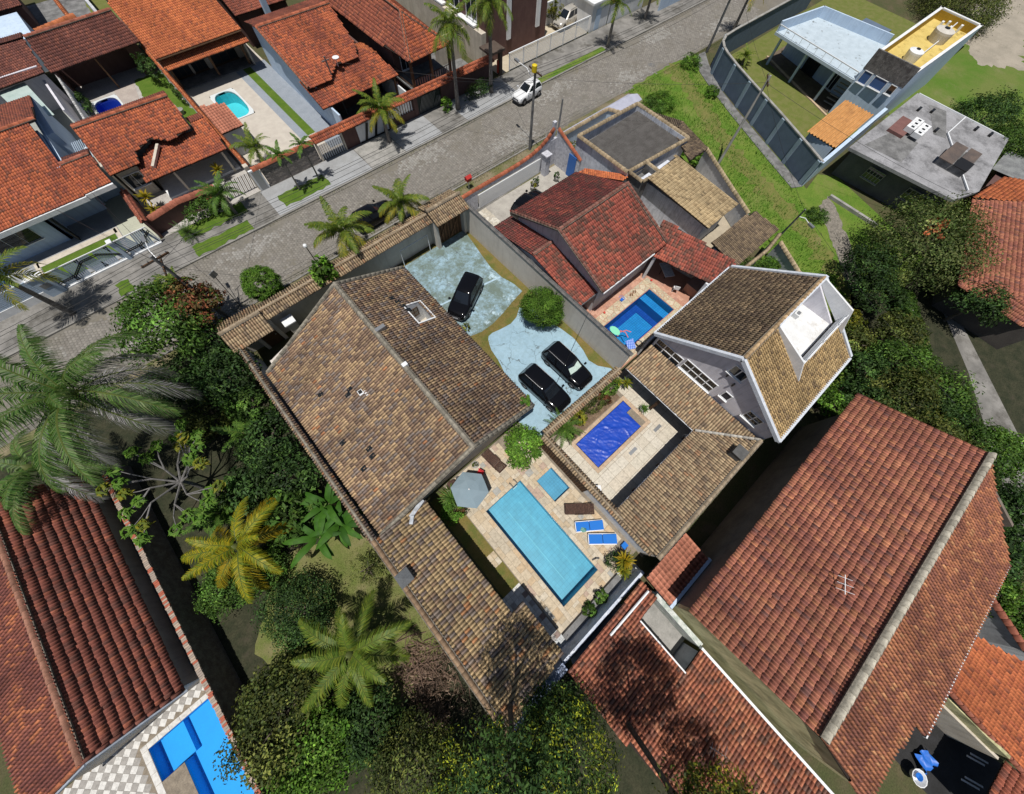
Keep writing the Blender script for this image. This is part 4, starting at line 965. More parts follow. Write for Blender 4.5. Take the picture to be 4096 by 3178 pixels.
def gable(H, axis, a0, a1, ar, b0, b1, ze0, ze1, zr, s0, s1, wall, ov=0.5, inset=0.35, ridge=True, z0=0.0, drop=0.13, holes0=(), holes1=(), wsides=(1, 1), openings0=(), openings1=(), ends=(1, 1), rw=0.27, b1a=None):
 """two-slope house: a0/a1 eaves and ar ridge across, b0..b1 along; walls under it"""
 P = (lambda a, b, z: (a, b, z)) if axis == 'y' else (lambda a, b, z: (b, a, z))
 k0 = (zr - ze0) / (ar - a0); k1 = (zr - ze1) / (a1 - ar)
 w0, w1 = a0 + ov, a1 - ov
 h0, h1 = ze0 + k0 * ov - drop, ze1 + k1 * ov - drop
 mb = MB()
 if wsides[0]: _side(mb, axis, w0, b0 + inset, b1 - inset, z0, h0, 0.16, openings0)
 if wsides[1]: _side(mb, axis, w1 - 0.16, b0 + inset, b1 - inset, z0, h1, 0.16, openings1)
 prof = [(w0 + 0.165, z0), (w1 - 0.165, z0), (w1 - 0.165, h1), (ar, zr - drop), (w0 + 0.165, h0)]
 if ends[0]: extr(mb, axis, prof, b0 + inset, b0 + inset + 0.16)
 if ends[1]: extr(mb, axis, prof, b1 - inset - 0.16, b1 - inset)
 H.part('wall', mb, wall)
 r0 = H.roof([P(a0, b0, ze0), P(a0, b1a or b1, ze0), P(ar, b1, zr), P(ar, b0, zr)], s0, holes0)
 r1 = H.roof([P(a1, b0, ze1), P(a1, b1, ze1), P(ar, b1, zr), P(ar, b0, zr)], s1, holes1)
 if ridge: H.ridge(P(ar, b0, zr + 0.05), P(ar, b1, zr + 0.05), s0, w=rw)
 return r0, r1

def _side(mb, axis, a, b0, b1, z0, z1, th, ops):
 if axis == 'y': mb.wall((a + th, b0), (a + th, b1), z0, z1, th, ops)
 else: mb.wall((b0, a), (b1, a), z0, z1, th, ops)

def gutter(H, a, b, r=0.07, m=WHITEM, name='gutter'):
 mb = MB(); mb.tube([a, b], r, 6); H.part(name, mb, m)

def shed(H, pts, sty, wall=None, name='roof'):
 return H.roof(pts, sty, name=name)

# ================= main house (brown barrel tiles)
H = House('main_house', 'large brown barrel-tiled house in the centre with a square light well in its roof', 'house', (0.5, 12), None)
# side and end walls
gable(H, 'y', -5.7, 6.9, 1.72, 4.25, 19.75, 2.4, 2.85, 4.9, S_MAIN, S_MAIN, TAUPE, ov=0.6, inset=0.5, holes1=((9.85, 11.7, 1.13, 2.47),), rw=0.3, b1a=18.5)
k_ = (4.9 - 2.85) / (6.9 - 1.72)
def zr_(x): return 2.85 + (6.9 - x) * k_
mb = MB()
for (x0, x1, y0, y1) in ((4.50, 4.60, 14.02, 16.03), (5.85, 5.95, 14.02, 16.03)):
 extr(mb, 'y', [(x0, 1.2), (x1, 1.2), (x1, zr_(x1) + 0.09), (x0, zr_(x0) + 0.09)], y0, y1)
for (y0, y1) in ((14.02, 14.12), (15.93, 16.03)):
 extr(mb, 'y', [(4.601, 1.2), (5.849, 1.2), (5.849, zr_(5.849) + 0.09), (4.601, zr_(4.601) + 0.09)], y0, y1)
H.part('light_well', mb, WHITE)
mb = MB(); mb.box(4.5, 5.95, 14.02, 16.03, 1.1, 1.19); H.part('light_well_floor', mb, CREAM)
H.window((4.7, 15.92), (1, 0), (0.1, 0.75), (2.1, 3.0), (0, -1), 2, 2, WOOD, GLASS, 0.05, 0.05, sill=False)
# flue, patches, vent tiles
mb = MB(); mb.box(-1.62, -1.3, 11.95, 12.35, 3.4, 3.98, 0); mb.box(-1.58, -1.34, 12.05, 12.31, 3.982, 4.0, 1); mb.box(-1.3, -1.15, 11.7, 12.1, 3.85, 3.95, 0); H.part('flue', mb, [WHITE, BLACKM])
mb = MB()
kl = (4.9 - 2.4) / 7.42
def zl_(x): return 2.4 + (x + 5.7) * kl
DT = plain('dark_glass_tile', (0.012, 0.014, 0.015), 0.25, 0.5)
for (x, y) in ((4.3, 17.0), (4.45, 16.5), (4.55, 16.0), (4.65, 15.5)):
 mb = MB(); z = zr_(x) + 0.10; mb.add([(x - .19, y - .14, z + .19 * k_), (x + .19, y - .14, z - .19 * k_), (x + .19, y + .14, z - .19 * k_), (x - .19, y + .14, z + .19 * k_), (x - .19, y - .14, z + .19 * k_ - .1), (x + .19, y - .14, z - .19 * k_ - .1), (x + .19, y + .14, z - .19 * k_ - .1), (x - .19, y + .14, z + .19 * k_ - .1)], [(0, 1, 2, 3), (0, 4, 5, 1), (1, 5, 6, 2), (2, 6, 7, 3), (3, 7, 4, 0)]); H.part('glass_tile', mb, DT)
for (x, y) in ((-3.2, 8.9), (-3.3, 8.4), (-4.3, 10.5), (-4.2, 8.2), (-1.9, 12.9), (-2.2, 12.7), (-3.6, 14.2)):
 mb = MB(); z = zl_(x) + 0.10; mb.add([(x - .19, y - .14, z - .19 * kl), (x + .19, y - .14, z + .19 * kl), (x + .19, y + .14, z + .19 * kl), (x - .19, y + .14, z - .19 * kl), (x - .19, y - .14, z - .1), (x + .19, y - .14, z - .1), (x + .19, y + .14, z - .1), (x - .19, y + .14, z - .1)], [(0, 1, 2, 3), (0, 4, 5, 1), (1, 5, 6, 2), (2, 6, 7, 3), (3, 7, 4, 0)]); H.part('glass_tile', mb, DT)
for (x, y) in ((1.9, 14.6), (1.75, 11.3)):
 mb = MB(); mb.box(x - .15, x + .55 if y > 14 else x + .2, y - .14, y + .14, 4.8, 5.14 if y > 14 else 5.2); H.part('ridge_patch', mb, GREYM if y > 14 else WHITE)
H.ridge((6.8, 4.32, 2.95), (1.72, 4.32, 4.98), S_MAIN, w=0.24)
H.ridge((-5.6, 4.32, 2.5), (1.72, 4.32, 4.98), S_MAIN, w=0.24)
H.ridge((6.8, 19.7, 2.95), (1.72, 19.7, 4.98), S_MAIN, w=0.24)
H.ridge((-5.6, 18.5, 2.5), (1.72, 19.7, 4.98), S_MAIN, w=0.24)
# TV aerial on the far corner
H.finish(300)
# ---- annex
H = House('annex', 'long tan-tiled annex between the pool and the wooded garden', 'outbuilding', (-4.2, -2), None)
ka = (3.25 - 2.75) / (6.05 - 2.5)
H.roof([(-2.5, -7.35, 2.75), (-2.5, 4.2, 2.75), (-6.05, 4.2, 3.25), (-6.05, -7.65, 3.25)], S_ANNEX)
H.roof([(-1.65, -7.3, 2.63), (-1.65, -4.0, 2.63), (-2.5, -4.0, 2.75), (-2.5, -7.35, 2.75)], S_ANNEX)
mb = MB(); mb.wall((-2.85, 4.2), (-2.85, -7.1), 0, 2.6, -0.16); mb.wall((-5.95, -7.2), (-2.85, -7.2), 0, 2.65, 0.15); H.part('wall', mb, WHITE)
mb = MB(); mb.box(-2.64, -2.49, -3.98, 4.2, 2.58, 2.72); H.part('eave_board', mb, WHITE)
mb = MB(); mb.box(-6.0, -5.3, 1.05, 1.75, 2.6, 3.75); mb.add([(-6.05, 1.0, 3.752), (-5.25, 1.0, 3.752), (-5.25, 1.8, 3.752), (-6.05, 1.8, 3.752), (-5.65, 1.4, 4.05)], [(0, 1, 4), (1, 2, 4), (2, 3, 4), (3, 0, 4), (3, 2, 1, 0)]); H.part('chimney', mb, mat('grey_cement_cap', (0.13, 0.14, 0.15), (0.10, 0.105, 0.11)))
mb = MB(); mb.obox((-3.1, 4.05), (0.96, 0.28), 1.2, 0.25, 2.9, 3.06); mb.obox((-3.7, 3.7), (0.7, 0.7), 0.5, 0.22, 2.95, 3.14); H.part('flashing_patch', mb, mat('aluminium_patch', (0.5, 0.53, 0.57), (0.35, 0.37, 0.4), scale=4, metal=0.3))
H.ridge((-6.0, 4.2, 3.3), (-6.0, -7.6, 3.3), dict(S_ANNEX), w=0.3, col=(0.28, 0.19, 0.12))
H.finish(300)
coping_wall('garden_wall', 'stained boundary wall between brown house and wooded garden', (-6.15, 21.6), (-6.15, 4.3), 2.6, 0.2, STAINWALL, S_MAIN, half=0.17, rise=0.07, singles=80)
# ---- front wall of the main lot
W = coping_wall('front_wall', 'taupe street wall with a wide tan tile coping and wooden gates', (-6.3, 22.95), (11.8, 22.95), 2.75, 0.22, TAUPE, S_PATIO, half=0.78, rise=0.27, singles=300)
# garage gate under its own raised roof
H = House('garage_gate', 'brown wooden garage gate under a small tan tile roof', 'gate', (13.3, 22.6), None)
H.roof([(11.5, 21.35, 2.95), (15.0, 21.35, 2.95), (15.0, 22.75, 3.45), (11.5, 22.75, 3.45)], S_PATIO)
H.roof([(11.5, 24.1, 2.95), (15.0, 24.1, 2.95), (15.0, 22.75, 3.45), (11.5, 22.75, 3.45)], S_PATIO)
H.ridge((11.5, 22.75, 3.5), (15.0, 22.75, 3.5), S_PATIO)
mb = MB(); mb.box(11.55, 11.85, 21.9, 22.9, 0, 2.9); mb.box(14.6, 14.9, 21.9, 22.9, 0, 2.9); H.part('post', mb, TAUPE)
for x0, x1 in ((11.9, 13.2), (13.25, 14.55)):
 lf = MB(); lf.box(x0, x1, 22.38, 22.40, 0.08, 2.6)
 g = H.part('gate_leaf', lf, WOOD)
 for i in range(8):
  b_ = MB(); w_ = (x1 - x0) / 8; b_.box(x0 + w_ * i + .008, x0 + w_ * (i + 1) - .008, 22.34, 22.378, 0.1, 2.58); H.part('plank', b_, TIMBER if i % 2 else WOOD, parent=g)
 b_ = MB(); b_.beam((x0, 22.30, 0.2), (x1, 22.30, 2.4), 0.06, 0.12); H.part('brace', b_, TIMBER, parent=g)
H.finish(200)
H = House('pedestrian_gate', 'small tile-roofed wooden street door at the west end of the tan wall', 'gate', (-4.7, 22.5), None)
H.roof([(-6.6, 21.1, 2.75), (-3.6, 21.1, 2.75), (-3.6, 22.65, 3.25), (-6.6, 22.65, 3.25)], S_PATIO)
H.roof([(-6.6, 24.0, 2.75), (-3.6, 24.0, 2.75), (-3.6, 22.65, 3.25), (-6.6, 22.65, 3.25)], S_PATIO)
H.ridge((-6.6, 22.65, 3.3), (-3.6, 22.65, 3.3), S_PATIO)
mb = MB(); mb.box(-4.9, -3.8, 22.36, 22.44, 0, 2.1); d_ = H.part('door', mb, WOOD)
mb = MB(); mb.box(-4.0, -3.9, 22.30, 22.34, 1.0, 1.1); H.part('handle', mb, GREYM, parent=d_)
mb = MB(); mb.box(-5.2, -4.95, 22.3, 22.56, 0, 2.75); mb.box(-3.75, -3.5, 22.3, 22.56, 0, 2.75); H.part('post', mb, TAUPE)
H.finish(120)
mb = MB(); mb.box(-2.9, -2.2, 21.75, 22.5, 0.0, 1.75); mb.box(-3.0, -2.1, 21.65, 22.5, 1.752, 1.85, 1); o = mb.build('letterbox_niche', [TAUPE, WHITE]); tag(o, 'pale meter box against the inner face of the street wall', 'meter box')
# goal frame on the wall
mb = MB(); mb.tube([(7.96, 22.3, 0.02), (8.0, 22.3, 1.8), (10.85, 22.3, 1.8), (10.82, 22.3, 0.02)], 0.035, 6); o = mb.build('goal_frame', WHITEM); tag(o, 'thin white goal frame standing against the street wall', 'goal')
# ---- east boundary wall of the main lot
H = House('boundary_wall', 'long plain grey-beige wall between driveway and dark red house', 'wall', (15.05, 12.5))
mb = MB(); mb.box(14.92, 15.12, 2.5, 22.5, 0, 2.95); H.part('wall_body', mb, TAUPE)
mb = MB(); mb.box(14.86, 15.18, 2.4, 22.55, 2.951, 3.0); H.part('cap', mb, mat('dark_wall_cap', (0.09, 0.09, 0.09), (0.16, 0.155, 0.15), scale=2, fine_amt=0.4))
mb = MB()
for i in range(11): mb.tube([(15.05, 3.2 + i * 1.8, 3.0), (15.05 + 0.05 * math.sin(i * 3), 3.2 + i * 1.8, 3.35)], 0.012, 4)
mb.tube([(15.05, 2.6 + 0.5 * i, 3.22 + 0.03 * math.sin(i * 1.9)) for i in range(40)], 0.012, 4)
H.part('fence_wire', mb, BLACKM)
coping_wall('patio_wall', 'tile-capped wall between parked cars and planted patio bed', (6.2, 2.35), (13.8, 2.35), 2.3, 0.2, TAUPE, S_PATIO, half=0.26, rise=0.08, singles=120)
H = coping_wall('pool_divider', 'tile-capped wall with bamboo screen between both pool yards', (6.1, 2.35), (6.1, -7.5), 2.15, 0.2, WHITE, S_PATIO, half=0.24, rise=0.08, singles=120)
for i in range(66):
 mb = MB(); y = 2.2 - 0.068 * i; mb.tube([(5.93, y, 0.02), (5.93, y, 2.05)], 0.034, 5, cap=False); H.part('bamboo_cane', mb, WOOD if i % 3 else TIMBER)
mb = MB(); mb.box(-6.1, -2.1, -8.2, -7.85, 0, 2.0); mb.box(-6.2, -2.0, -8.25, -7.8, 2.001, 2.06); o = mb.build('blue_wall', mat('bluish_stained_wall', (0.33, 0.40, 0.56), (0.22, 0.26, 0.36), scale=1.6, stain=(0.08, 0.09, 0.11), st_scale=1.3, st_lo=0.5, st_hi=0.7)); tag(o, 'bluish stained wall behind the tan annex at the bottom', 'wall')

# ================= covered-pool patio roofs
H = House('patio_veranda', 'L-shaped tan tile veranda round the patio with the covered pool', 'veranda', (11, -5.9))
H.roof([(6.05, -4.32, 2.25), (14.36, -4.32, 2.25), (17.0, -7.75, 2.72), (6.0, -7.75, 2.72)], S_PATIO)
H.roof([(14.36, 2.1, 2.25), (14.36, -4.32, 2.25), (17.1, -7.75, 2.62), (17.1, 2.1, 2.62)], S_PATIO)
H.ridge((14.36, -4.32, 2.33), (17.0, -7.65, 2.78), S_PATIO, w=0.2, col=(0.42, 0.40, 0.36), mortar=False)
H.ridge((5.95, -7.73, 2.78), (17.0, -7.73, 2.78), S_PATIO, w=0.26)
gutter(H, (6.05, -4.3, 2.2), (14.36, -4.3, 2.2), 0.05); gutter(H, (14.34, -4.3, 2.2), (14.34, 2.1, 2.2), 0.05)
mb = MB(); mb.wall((6.1, -7.8), (16.9, -7.8), 0, 2.6, 0.18); H.part('wall', mb, TAUPE)
for (x, y) in ((8.5, -4.5), (11.2, -4.5), (14.25, -4.5), (14.25, -1.2)):
 mb = MB(); mb.box(x + .2, x + .42, y - .25, y - .03, 0.03, 2.2); H.part('post', mb, WOOD)
mb = MB(); mb.box(14.5, 15.25, -7.45, -6.75, 2.3, 3.3); mb.box(14.45, 15.3, -7.5, -6.7, 3.301, 3.36); H.part('chimney', mb, mat('sooty_cement', (0.11, 0.11, 0.11), (0.07, 0.07, 0.07)))
H.finish(300)

# ================= tall gabled house with roof terrace
H = House('gabled_house', 'tall pale house with steep tan roof and white roof terrace', 'house', (21.6, -2.8))
AX0, AX1, RY, RZ, EZ, YN, YS = 16.95, 26.3, -2.6, 7.3, 3.95, 2.35, -8.05
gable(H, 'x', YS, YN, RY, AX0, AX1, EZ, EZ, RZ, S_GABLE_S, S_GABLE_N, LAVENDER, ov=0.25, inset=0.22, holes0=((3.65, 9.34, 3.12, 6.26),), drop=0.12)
WT_ = mat('white_band', (0.60, 0.64, 0.70), (0.50, 0.54, 0.60), scale=3, stain=(0.3, 0.32, 0.35), st_lo=0.6, st_hi=0.8)
for y0, y1 in ((YS - 0.02, RY), (YN + 0.02, RY)):
 for x in (AX0 - 0.05, AX1 + 0.05):
  mb = MB(); mb.beam((x, y0, EZ + 0.06), (x, y1, RZ + 0.08), 0.22, 0.26); H.part('rake_board', mb, WT_)
mb = MB(); mb.beam((AX0, YN + 0.1, EZ - 0.05), (AX1, YN + 0.1, EZ - 0.05), 0.16, 0.14); mb.beam((AX0, YS - 0.1, EZ - 0.05), (AX1, YS - 0.1, EZ - 0.05), 0.22, 0.22); H.part('gutter', mb, WT_)
for s, z, c, r in (((-1.96 - 0.0, 0.31), (2.42, 3.62), 3, 2), ((0.5, 3.15), (2.75, 3.9), 4, 2)):
 H.window((17.17, 0.0), (0, -1), s, z, (-1, 0), c, r, WHITEM, GLASS, 0.06, 0.07)
H.window((17.17, 0), (0, -1), (2.68, 3.7), (5.58, 6.42), (-1, 0), 2, 1, WHITEM, GLASS, 0.06, 0.07)
H.window((17.17, 0), (0, -1), (3.75, 4.3), (3.3, 4.02), (-1, 0), 1, 1, WHITEM, DARKROOM, 0.06, 0.07)
H.window((17.17, 0), (0, -1), (5.65, 6.7), (3.25, 4.15), (-1, 0), 2, 2, WHITEM, GLASS, 0.05, 0.07)
for y, z in ((-2.9, 5.35), (-3.6, 5.0)):
 mb = MB(); mb.box(17.0, 17.17, y - .05, y + .05, z - .12, z + .12); H.part('wall_lamp', mb, BLACKM)
# roof terrace let into the south slope
kS = (RZ - EZ) / (RY - YS)
def zs(y): return EZ + (y - YS) * kS
TX0, TX1, TY0, TY1, TZ = 20.6, 26.2, -5.4, -2.75, 5.35
TER = mat('terrace_white', (0.66, 0.67, 0.68), (0.58, 0.585, 0.58), fine_amt=0.06, stain=(0.36, 0.33, 0.29), st_scale=0.9, st_lo=0.56, st_hi=0.75)
mb = MB(); mb.box(TX0, TX1, TY0, TY1, TZ - .3, TZ); H.part('terrace_floor', mb, TER)
mb = MB(); mb.box(TX0 - 0.02, TX1 + 0.3, TY1 - 0.02, TY1 + 0.2, TZ - 0.3, RZ + 0.18); H.part('terrace_beam', mb, WT_)
for x in (TX0, TX1):
 mb = MB(); mb.add([(x - .07, TY0 - .9, zs(TY0 - .9) + .1), (x - .07, TY1, zs(TY1) - .2), (x - .07, TY1, RZ + .16), (x - .07, TY0 - .0, zs(TY0) + 1.25 if x > 25 else zs(TY0) + .9)] + [(x + .07, TY0 - .9, zs(TY0 - .9) + .1), (x + .07, TY1, zs(TY1) - .2), (x + .07, TY1, RZ + .16), (x + .07, TY0, zs(TY0) + 1.25 if x > 25 else zs(TY0) + .9)], [(0, 1, 2, 3), (7, 6, 5, 4), (0, 4, 5, 1), (1, 5, 6, 2), (2, 6, 7, 3), (3, 7, 4, 0)]); H.part('terrace_side_wall', mb, WHITE)
mb = MB(); mb.box(TX0 + .07, TX1 - .07, TY0 - 0.14, TY0, zs(TY0) - .4, 6.25); H.part('terrace_parapet', mb, WHITE)
for x0, x1 in ((21.0, 23.0), (23.1, 25.0), (25.1, 26.1)):
 mb = MB(); mb.tube([(x0, TY0 - .07, 6.25), (x0, TY0 - .07, 6.5), (x1, TY0 - .07, 6.5), (x1, TY0 - .07, 6.25)], 0.025, 5); H.part('rail', mb, WHITEM)
mb = MB(); mb.obox((24.6, -3.3), (1, 0), 0.5, 0.4, TZ, TZ + .35); mb.obox((24.6, -3.3), (1, 0), 0.3, 0.22, TZ + .351, TZ + .38, 1); H.part('terrace_sink', mb, [TER, GREYM])
mb = MB(); mb.tube([(23.8, -2.95, TZ + .3), (25.8, -2.95, TZ + .42)], .04, 5); mb.tube([(20.9, -3.0, TZ + .3), (22.3, -2.95, TZ + .35)], .04, 5); H.part('folded_parasol', mb, BLACKM)
H.finish(300)
# ================= dark red house with blue pool
H = House('red_house', 'dark red roofed house behind the driveway wall beside deep blue pool', 'house', (21, 13))
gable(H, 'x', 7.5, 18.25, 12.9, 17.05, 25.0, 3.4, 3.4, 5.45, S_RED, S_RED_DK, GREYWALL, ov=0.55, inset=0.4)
H.ridge((17.1, 7.5, 3.5), (17.1, 12.9, 5.5), S_RED, w=0.24); H.ridge((17.1, 18.2, 3.5), (17.1, 12.9, 5.5), S_RED, w=0.24)
H.ridge((24.95, 7.5, 3.5), (24.95, 12.9, 5.5), S_RED, w=0.24)
gutter(H, (17.1, 7.44, 3.33), (23.3, 7.44, 3.33), 0.07, WHITEM)
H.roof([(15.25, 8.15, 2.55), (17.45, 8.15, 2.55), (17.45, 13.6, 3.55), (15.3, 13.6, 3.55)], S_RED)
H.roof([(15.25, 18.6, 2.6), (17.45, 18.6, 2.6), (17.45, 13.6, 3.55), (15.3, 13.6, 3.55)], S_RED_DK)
H.ridge((15.3, 13.6, 3.6), (17.4, 13.6, 3.6), S_RED, w=0.24)
mb = MB(); extr(mb, 'x', [(8.5, 0), (18.2, 0), (18.2, 2.45), (13.6, 3.35), (8.5, 2.4)], 15.4, 15.55); H.part('side_wall', mb, GREYWALL)
gutter(H, (15.3, 8.1, 2.5), (17.4, 8.1, 2.5), 0.06, GREYM)
# veranda over the barbecue corner
H.roof([(23.6, 7.75, 2.75), (25.2, 2.5, 2.75), (27.85, 2.4, 3.35), (26.6, 9.3, 3.55)], S_RED)
H.roof([(25.37, 18.4, 3.0), (28.05, 15.1, 3.0), (29.3, 15.2, 2.75), (26.8, 18.6, 2.75)], S_ORANGE)
mb = MB(); mb.box(24.9, 25.12, 2.7, 2.92, 0, 2.7); mb.box(23.75, 23.95, 7.3, 7.5, 0, 2.7); H.part('post', mb, WHITE)
mb = MB(); mb.wall((27.6, 2.6), (26.4, 9.2), 0, 3.1, -0.16); H.part('back_wall', mb, TAUPE)
mb = MB(); mb.box(25.6, 27.4, 3.0, 4.2, 0, 0.95); mb.box(25.5, 27.4, 2.95, 4.25, .951, 1.0); H.part('counter', mb, mat('terracotta_counter', (0.40, 0.24, 0.18)))
H.finish(300)
H = House('pool_surround_wall', 'low stained wall at the foot of the steep tan roof', 'wall', (21, 2.6)); mb = MB(); mb.box(17.4, 26.5, 2.42, 2.56, 0, 2.4); H.part('wall_body', mb, GREYWALL)

# ================= front wall of the red house lot: swooping tile coping, white gate, pier, blue door
H = House('street_gate_wall', 'white rendered street wall with curved red coping, slatted gate and pier', 'wall', (21.5, 23.5))
pts = [(15.2, 1.9), (17, 1.95), (19, 1.95), (21, 1.95), (23, 2.0), (24.6, 2.15), (25.8, 2.45), (26.7, 2.9), (27.4, 3.5)]
SWR = mat('white_rough_render', (0.56, 0.57, 0.62), (0.44, 0.45, 0.50), scale=4, fine=6, fine_amt=0.3, bump=0.8, stain=(0.26, 0.26, 0.3), st_scale=2)
mb = MB()
for (a, za), (b, zb) in zip(pts[:-1], pts[1:]): extr(mb, 'x', [(23.6, 2.0 if False else 0.0), (23.8, 0.0), (23.8, za), (23.6, za)], a, b) if False else mb.add([(a, 23.6, 1.55), (b, 23.6, 1.55), (b, 23.8, 1.55), (a, 23.8, 1.55), (a, 23.6, za), (b, 23.6, zb), (b, 23.8, zb), (a, 23.8, za)], [(3, 2, 1, 0), (4, 5, 6, 7), (0, 1, 5, 4), (1, 2, 6, 5), (2, 3, 7, 6), (3, 0, 4, 7)])
mb.box(25.8, 27.9, 23.58, 23.82, 0, 2.6); mb.box(15.2, 17.6, 23.58, 23.82, 0, 1.56)
mb.add([(27.9, 23.7, 0), (27.9, 20.2, 0), (28.1, 20.2, 0), (28.1, 23.7, 0), (27.9, 23.7, 3.3), (27.9, 20.2, 2.0), (28.1, 20.2, 2.0), (28.1, 23.7, 3.3)], [(3, 2, 1, 0), (4, 5, 6, 7), (0, 1, 5, 4), (1, 2, 6, 5), (2, 3, 7, 6), (3, 0, 4, 7)])
H.part('wall_body', mb, SWR)
for k, ((a, za), (b, zb)) in enumerate(zip(pts[:-1], pts[1:])):
 H.ridge((a, 23.7, za + .04), (b, 23.7, zb + .04), S_ORANGE2, w=0.34, roof=H.o, mortar=False)
for k in range(4):
 H.ridge((28.0, 23.6 - k * 0.85, 3.34 - k * .315), (28.0, 22.75 - k * 0.85, 3.02 - k * .315), S_ORANGE2, w=0.3, roof=H.o, mortar=False)
mb = MB(); mb.box(27.85, 28.2, 24.1, 24.4, 0, 3.7); H.part('pier', mb, SWR)
mb = MB(); mb.box(25.75, 26.35, 22.7, 23.3, 0, 2.0); mb.box(25.65, 26.45, 22.6, 23.4, 2.001, 2.12); H.part('gate_post', mb, SWR)
mb = MB(); mb.box(17.6, 25.75, 23.50, 23.55, .05, .15); mb.box(17.6, 25.75, 23.50, 23.55, 1.4, 1.5); H.part('gate_rail', mb, WHITEM)
for i in range(58):
 mb = MB(); x = 17.65 + i * 0.14; mb.box(x, x + .085, 23.46, 23.5, .05, 1.5); H.part('slat', mb, WHITEM)
mb = MB(); mb.box(27.78, 27.86, 20.6, 21.6, 0.0, 2.15); dr = H.part('door', mb, plain('blue_door_paint', (0.03, 0.13, 0.42), 0.5))
H.finish(120)
# ================= corner house: parapet roof, beige roofs
H = House('corner_house', 'corner house with flat corrugated roof inside tile-capped parapets and beige tile roofs', 'house', (33, 16))
CX0, CX1, CY0, CY1, CZ = 28.9, 37.3, 15.3, 21.6, 3.25
mb = MB(); mb.wall((CX0, CY0), (CX1, CY0 - .6), 0, CZ, 0.2); mb.wall((CX1, CY0 - .6), (CX1 + .1, CY1 - .1), 0, CZ, 0.2); mb.wall((CX1 + .1, CY1), (CX0, CY1 + .3), 0, CZ, 0.2); mb.wall((CX0, CY1 + .3), (CX0, CY0), 0, CZ, 0.2); H.part('wall', mb, STAINWALL)
CORR = mat('dark_fibre_cement', (0.105, 0.10, 0.095), (0.075, 0.07, 0.066), scale=1.5, fine_amt=0.3, stain=(0.2, 0.19, 0.18), st_scale=0.8, st_lo=0.66, st_hi=0.8)
def corrugated(H, x0, x1, y0, y1, z0, z1, along, m, pitch=0.18, amp=0.03, name='corrugated_roof', sheets=6, kind=None):
 """corrugated sheets side by side, waves running along one axis, sloping z0->z1 in it; each sheet a part"""
 L = (x1 - x0) if along == 'y' else (y1 - y0)
 for s in range(sheets):
  n = max(6, int(L / sheets / pitch * 6)); mb = MB(); vs = []
  for i in range(n + 1):
   t = L * (s + i / n * (0.995)) / sheets; zz = amp * math.sin(2 * math.pi * t / pitch) + 0.004 * (s % 2)
   for e in (0, 1):
    if along == 'y': vs.append((x0 + t, y1 if e else y0, (z1 if e else z0) + zz))
    else: vs.append((x1 if e else x0, y0 + t, (z1 if e else z0) + zz))
  mb.add(vs, [(2 * i, 2 * i + 2, 2 * i + 3, 2 * i + 1) if along == 'y' else (2 * i + 1, 2 * i + 3, 2 * i + 2, 2 * i) for i in range(n)])
  H.part(name, mb, m)
corrugated(H, CX0 + .9, CX1 - .1, CY0 - .25, CY1 - .5, 2.75, 2.85, 'x', CORR, 0.24, 0.03, sheets=7)
mb = MB(); mb.box(CX0 + .22, CX1, CY0 + .1, CY1 - .1, 2.3, 2.4); H.part('roof_slab', mb, DARKCONC)
for a, b in (((CX0 + .1, CY1 + .15, CZ), (CX1, CY1 - .1, CZ)), ((CX0 + .0, CY0, CZ), (CX0 + .0, CY1 + .2, CZ)), ((CX0, CY0 + .05, CZ), (CX1, CY0 - .55, CZ)), ((CX1, CY0 - .5, CZ), (CX1 + .05, CY1 - .1, CZ))):
 H.ridge(a, b, S_BROWN4, w=0.34, roof=H.o, mortar=False, col=(0.33, 0.26, 0.17))
H.roof([(38.2, 20.6, 2.7), (39.8, 17.2, 2.7), (37.4, 16.2, 3.35), (37.4, 20.4, 3.2)], S_BROWN4)
H.roof([(39.8, 17.2, 2.7), (38.5, 12.9, 2.7), (35.4, 12.9, 2.9), (37.4, 16.2, 3.35)], S_BROWN4)
H.roof([(29.7, 6.4, 2.9), (29.7, 13.5, 2.9), (34.3, 13.7, 3.3), (34.3, 6.5, 3.3)][:0] or [(29.65, 6.4, 2.95), (34.25, 6.4, 2.95), (34.25, 13.8, 3.35), (29.65, 13.6, 3.35)], S_BEIGE)
mb = MB(); mb.box(30.0, 34.0, 6.8, 14.4, 0, 2.75); H.part('wall', mb, STAINWALL)
mb = MB(); mb.wall((29.1, 13.7), (31.3, 13.5), 0, 3.2, .18); mb.wall((31.3, 13.5), (31.4, 15.2), 0, 3.2, .18); mb.wall((29.1, 15.3), (29.1, 13.7), 0, 3.2, .18); mb.box(29.25, 31.3, 13.7, 15.2, 2.2, 2.3); H.part('parapet', mb, DARKCONC)
for a, b in (((29.1, 13.7, 3.2), (31.3, 13.5, 3.2)), ((31.35, 13.5, 3.2), (31.4, 15.3, 3.2)), ((29.1, 15.3, 3.2), (29.1, 13.7, 3.2))): H.ridge(a, b, S_BROWN4, w=0.3, roof=H.o, mortar=False, col=(0.33, 0.26, 0.17))
H.finish(200)
H = House('brown_shed', 'small brown tiled lean-to by the grass lane below the beige roof', 'shed', (31.5, 3.8))
H.roof([(28.65, 2.3, 2.5), (35.2, 2.3, 2.5), (34.7, 4.9, 3.0), (28.5, 5.2, 3.0)], S_BROWN4)
mb = MB(); mb.box(28.9, 34.6, 2.9, 4.8, 0, 2.4); H.part('wall', mb, PALEBLUE); H.finish(150)
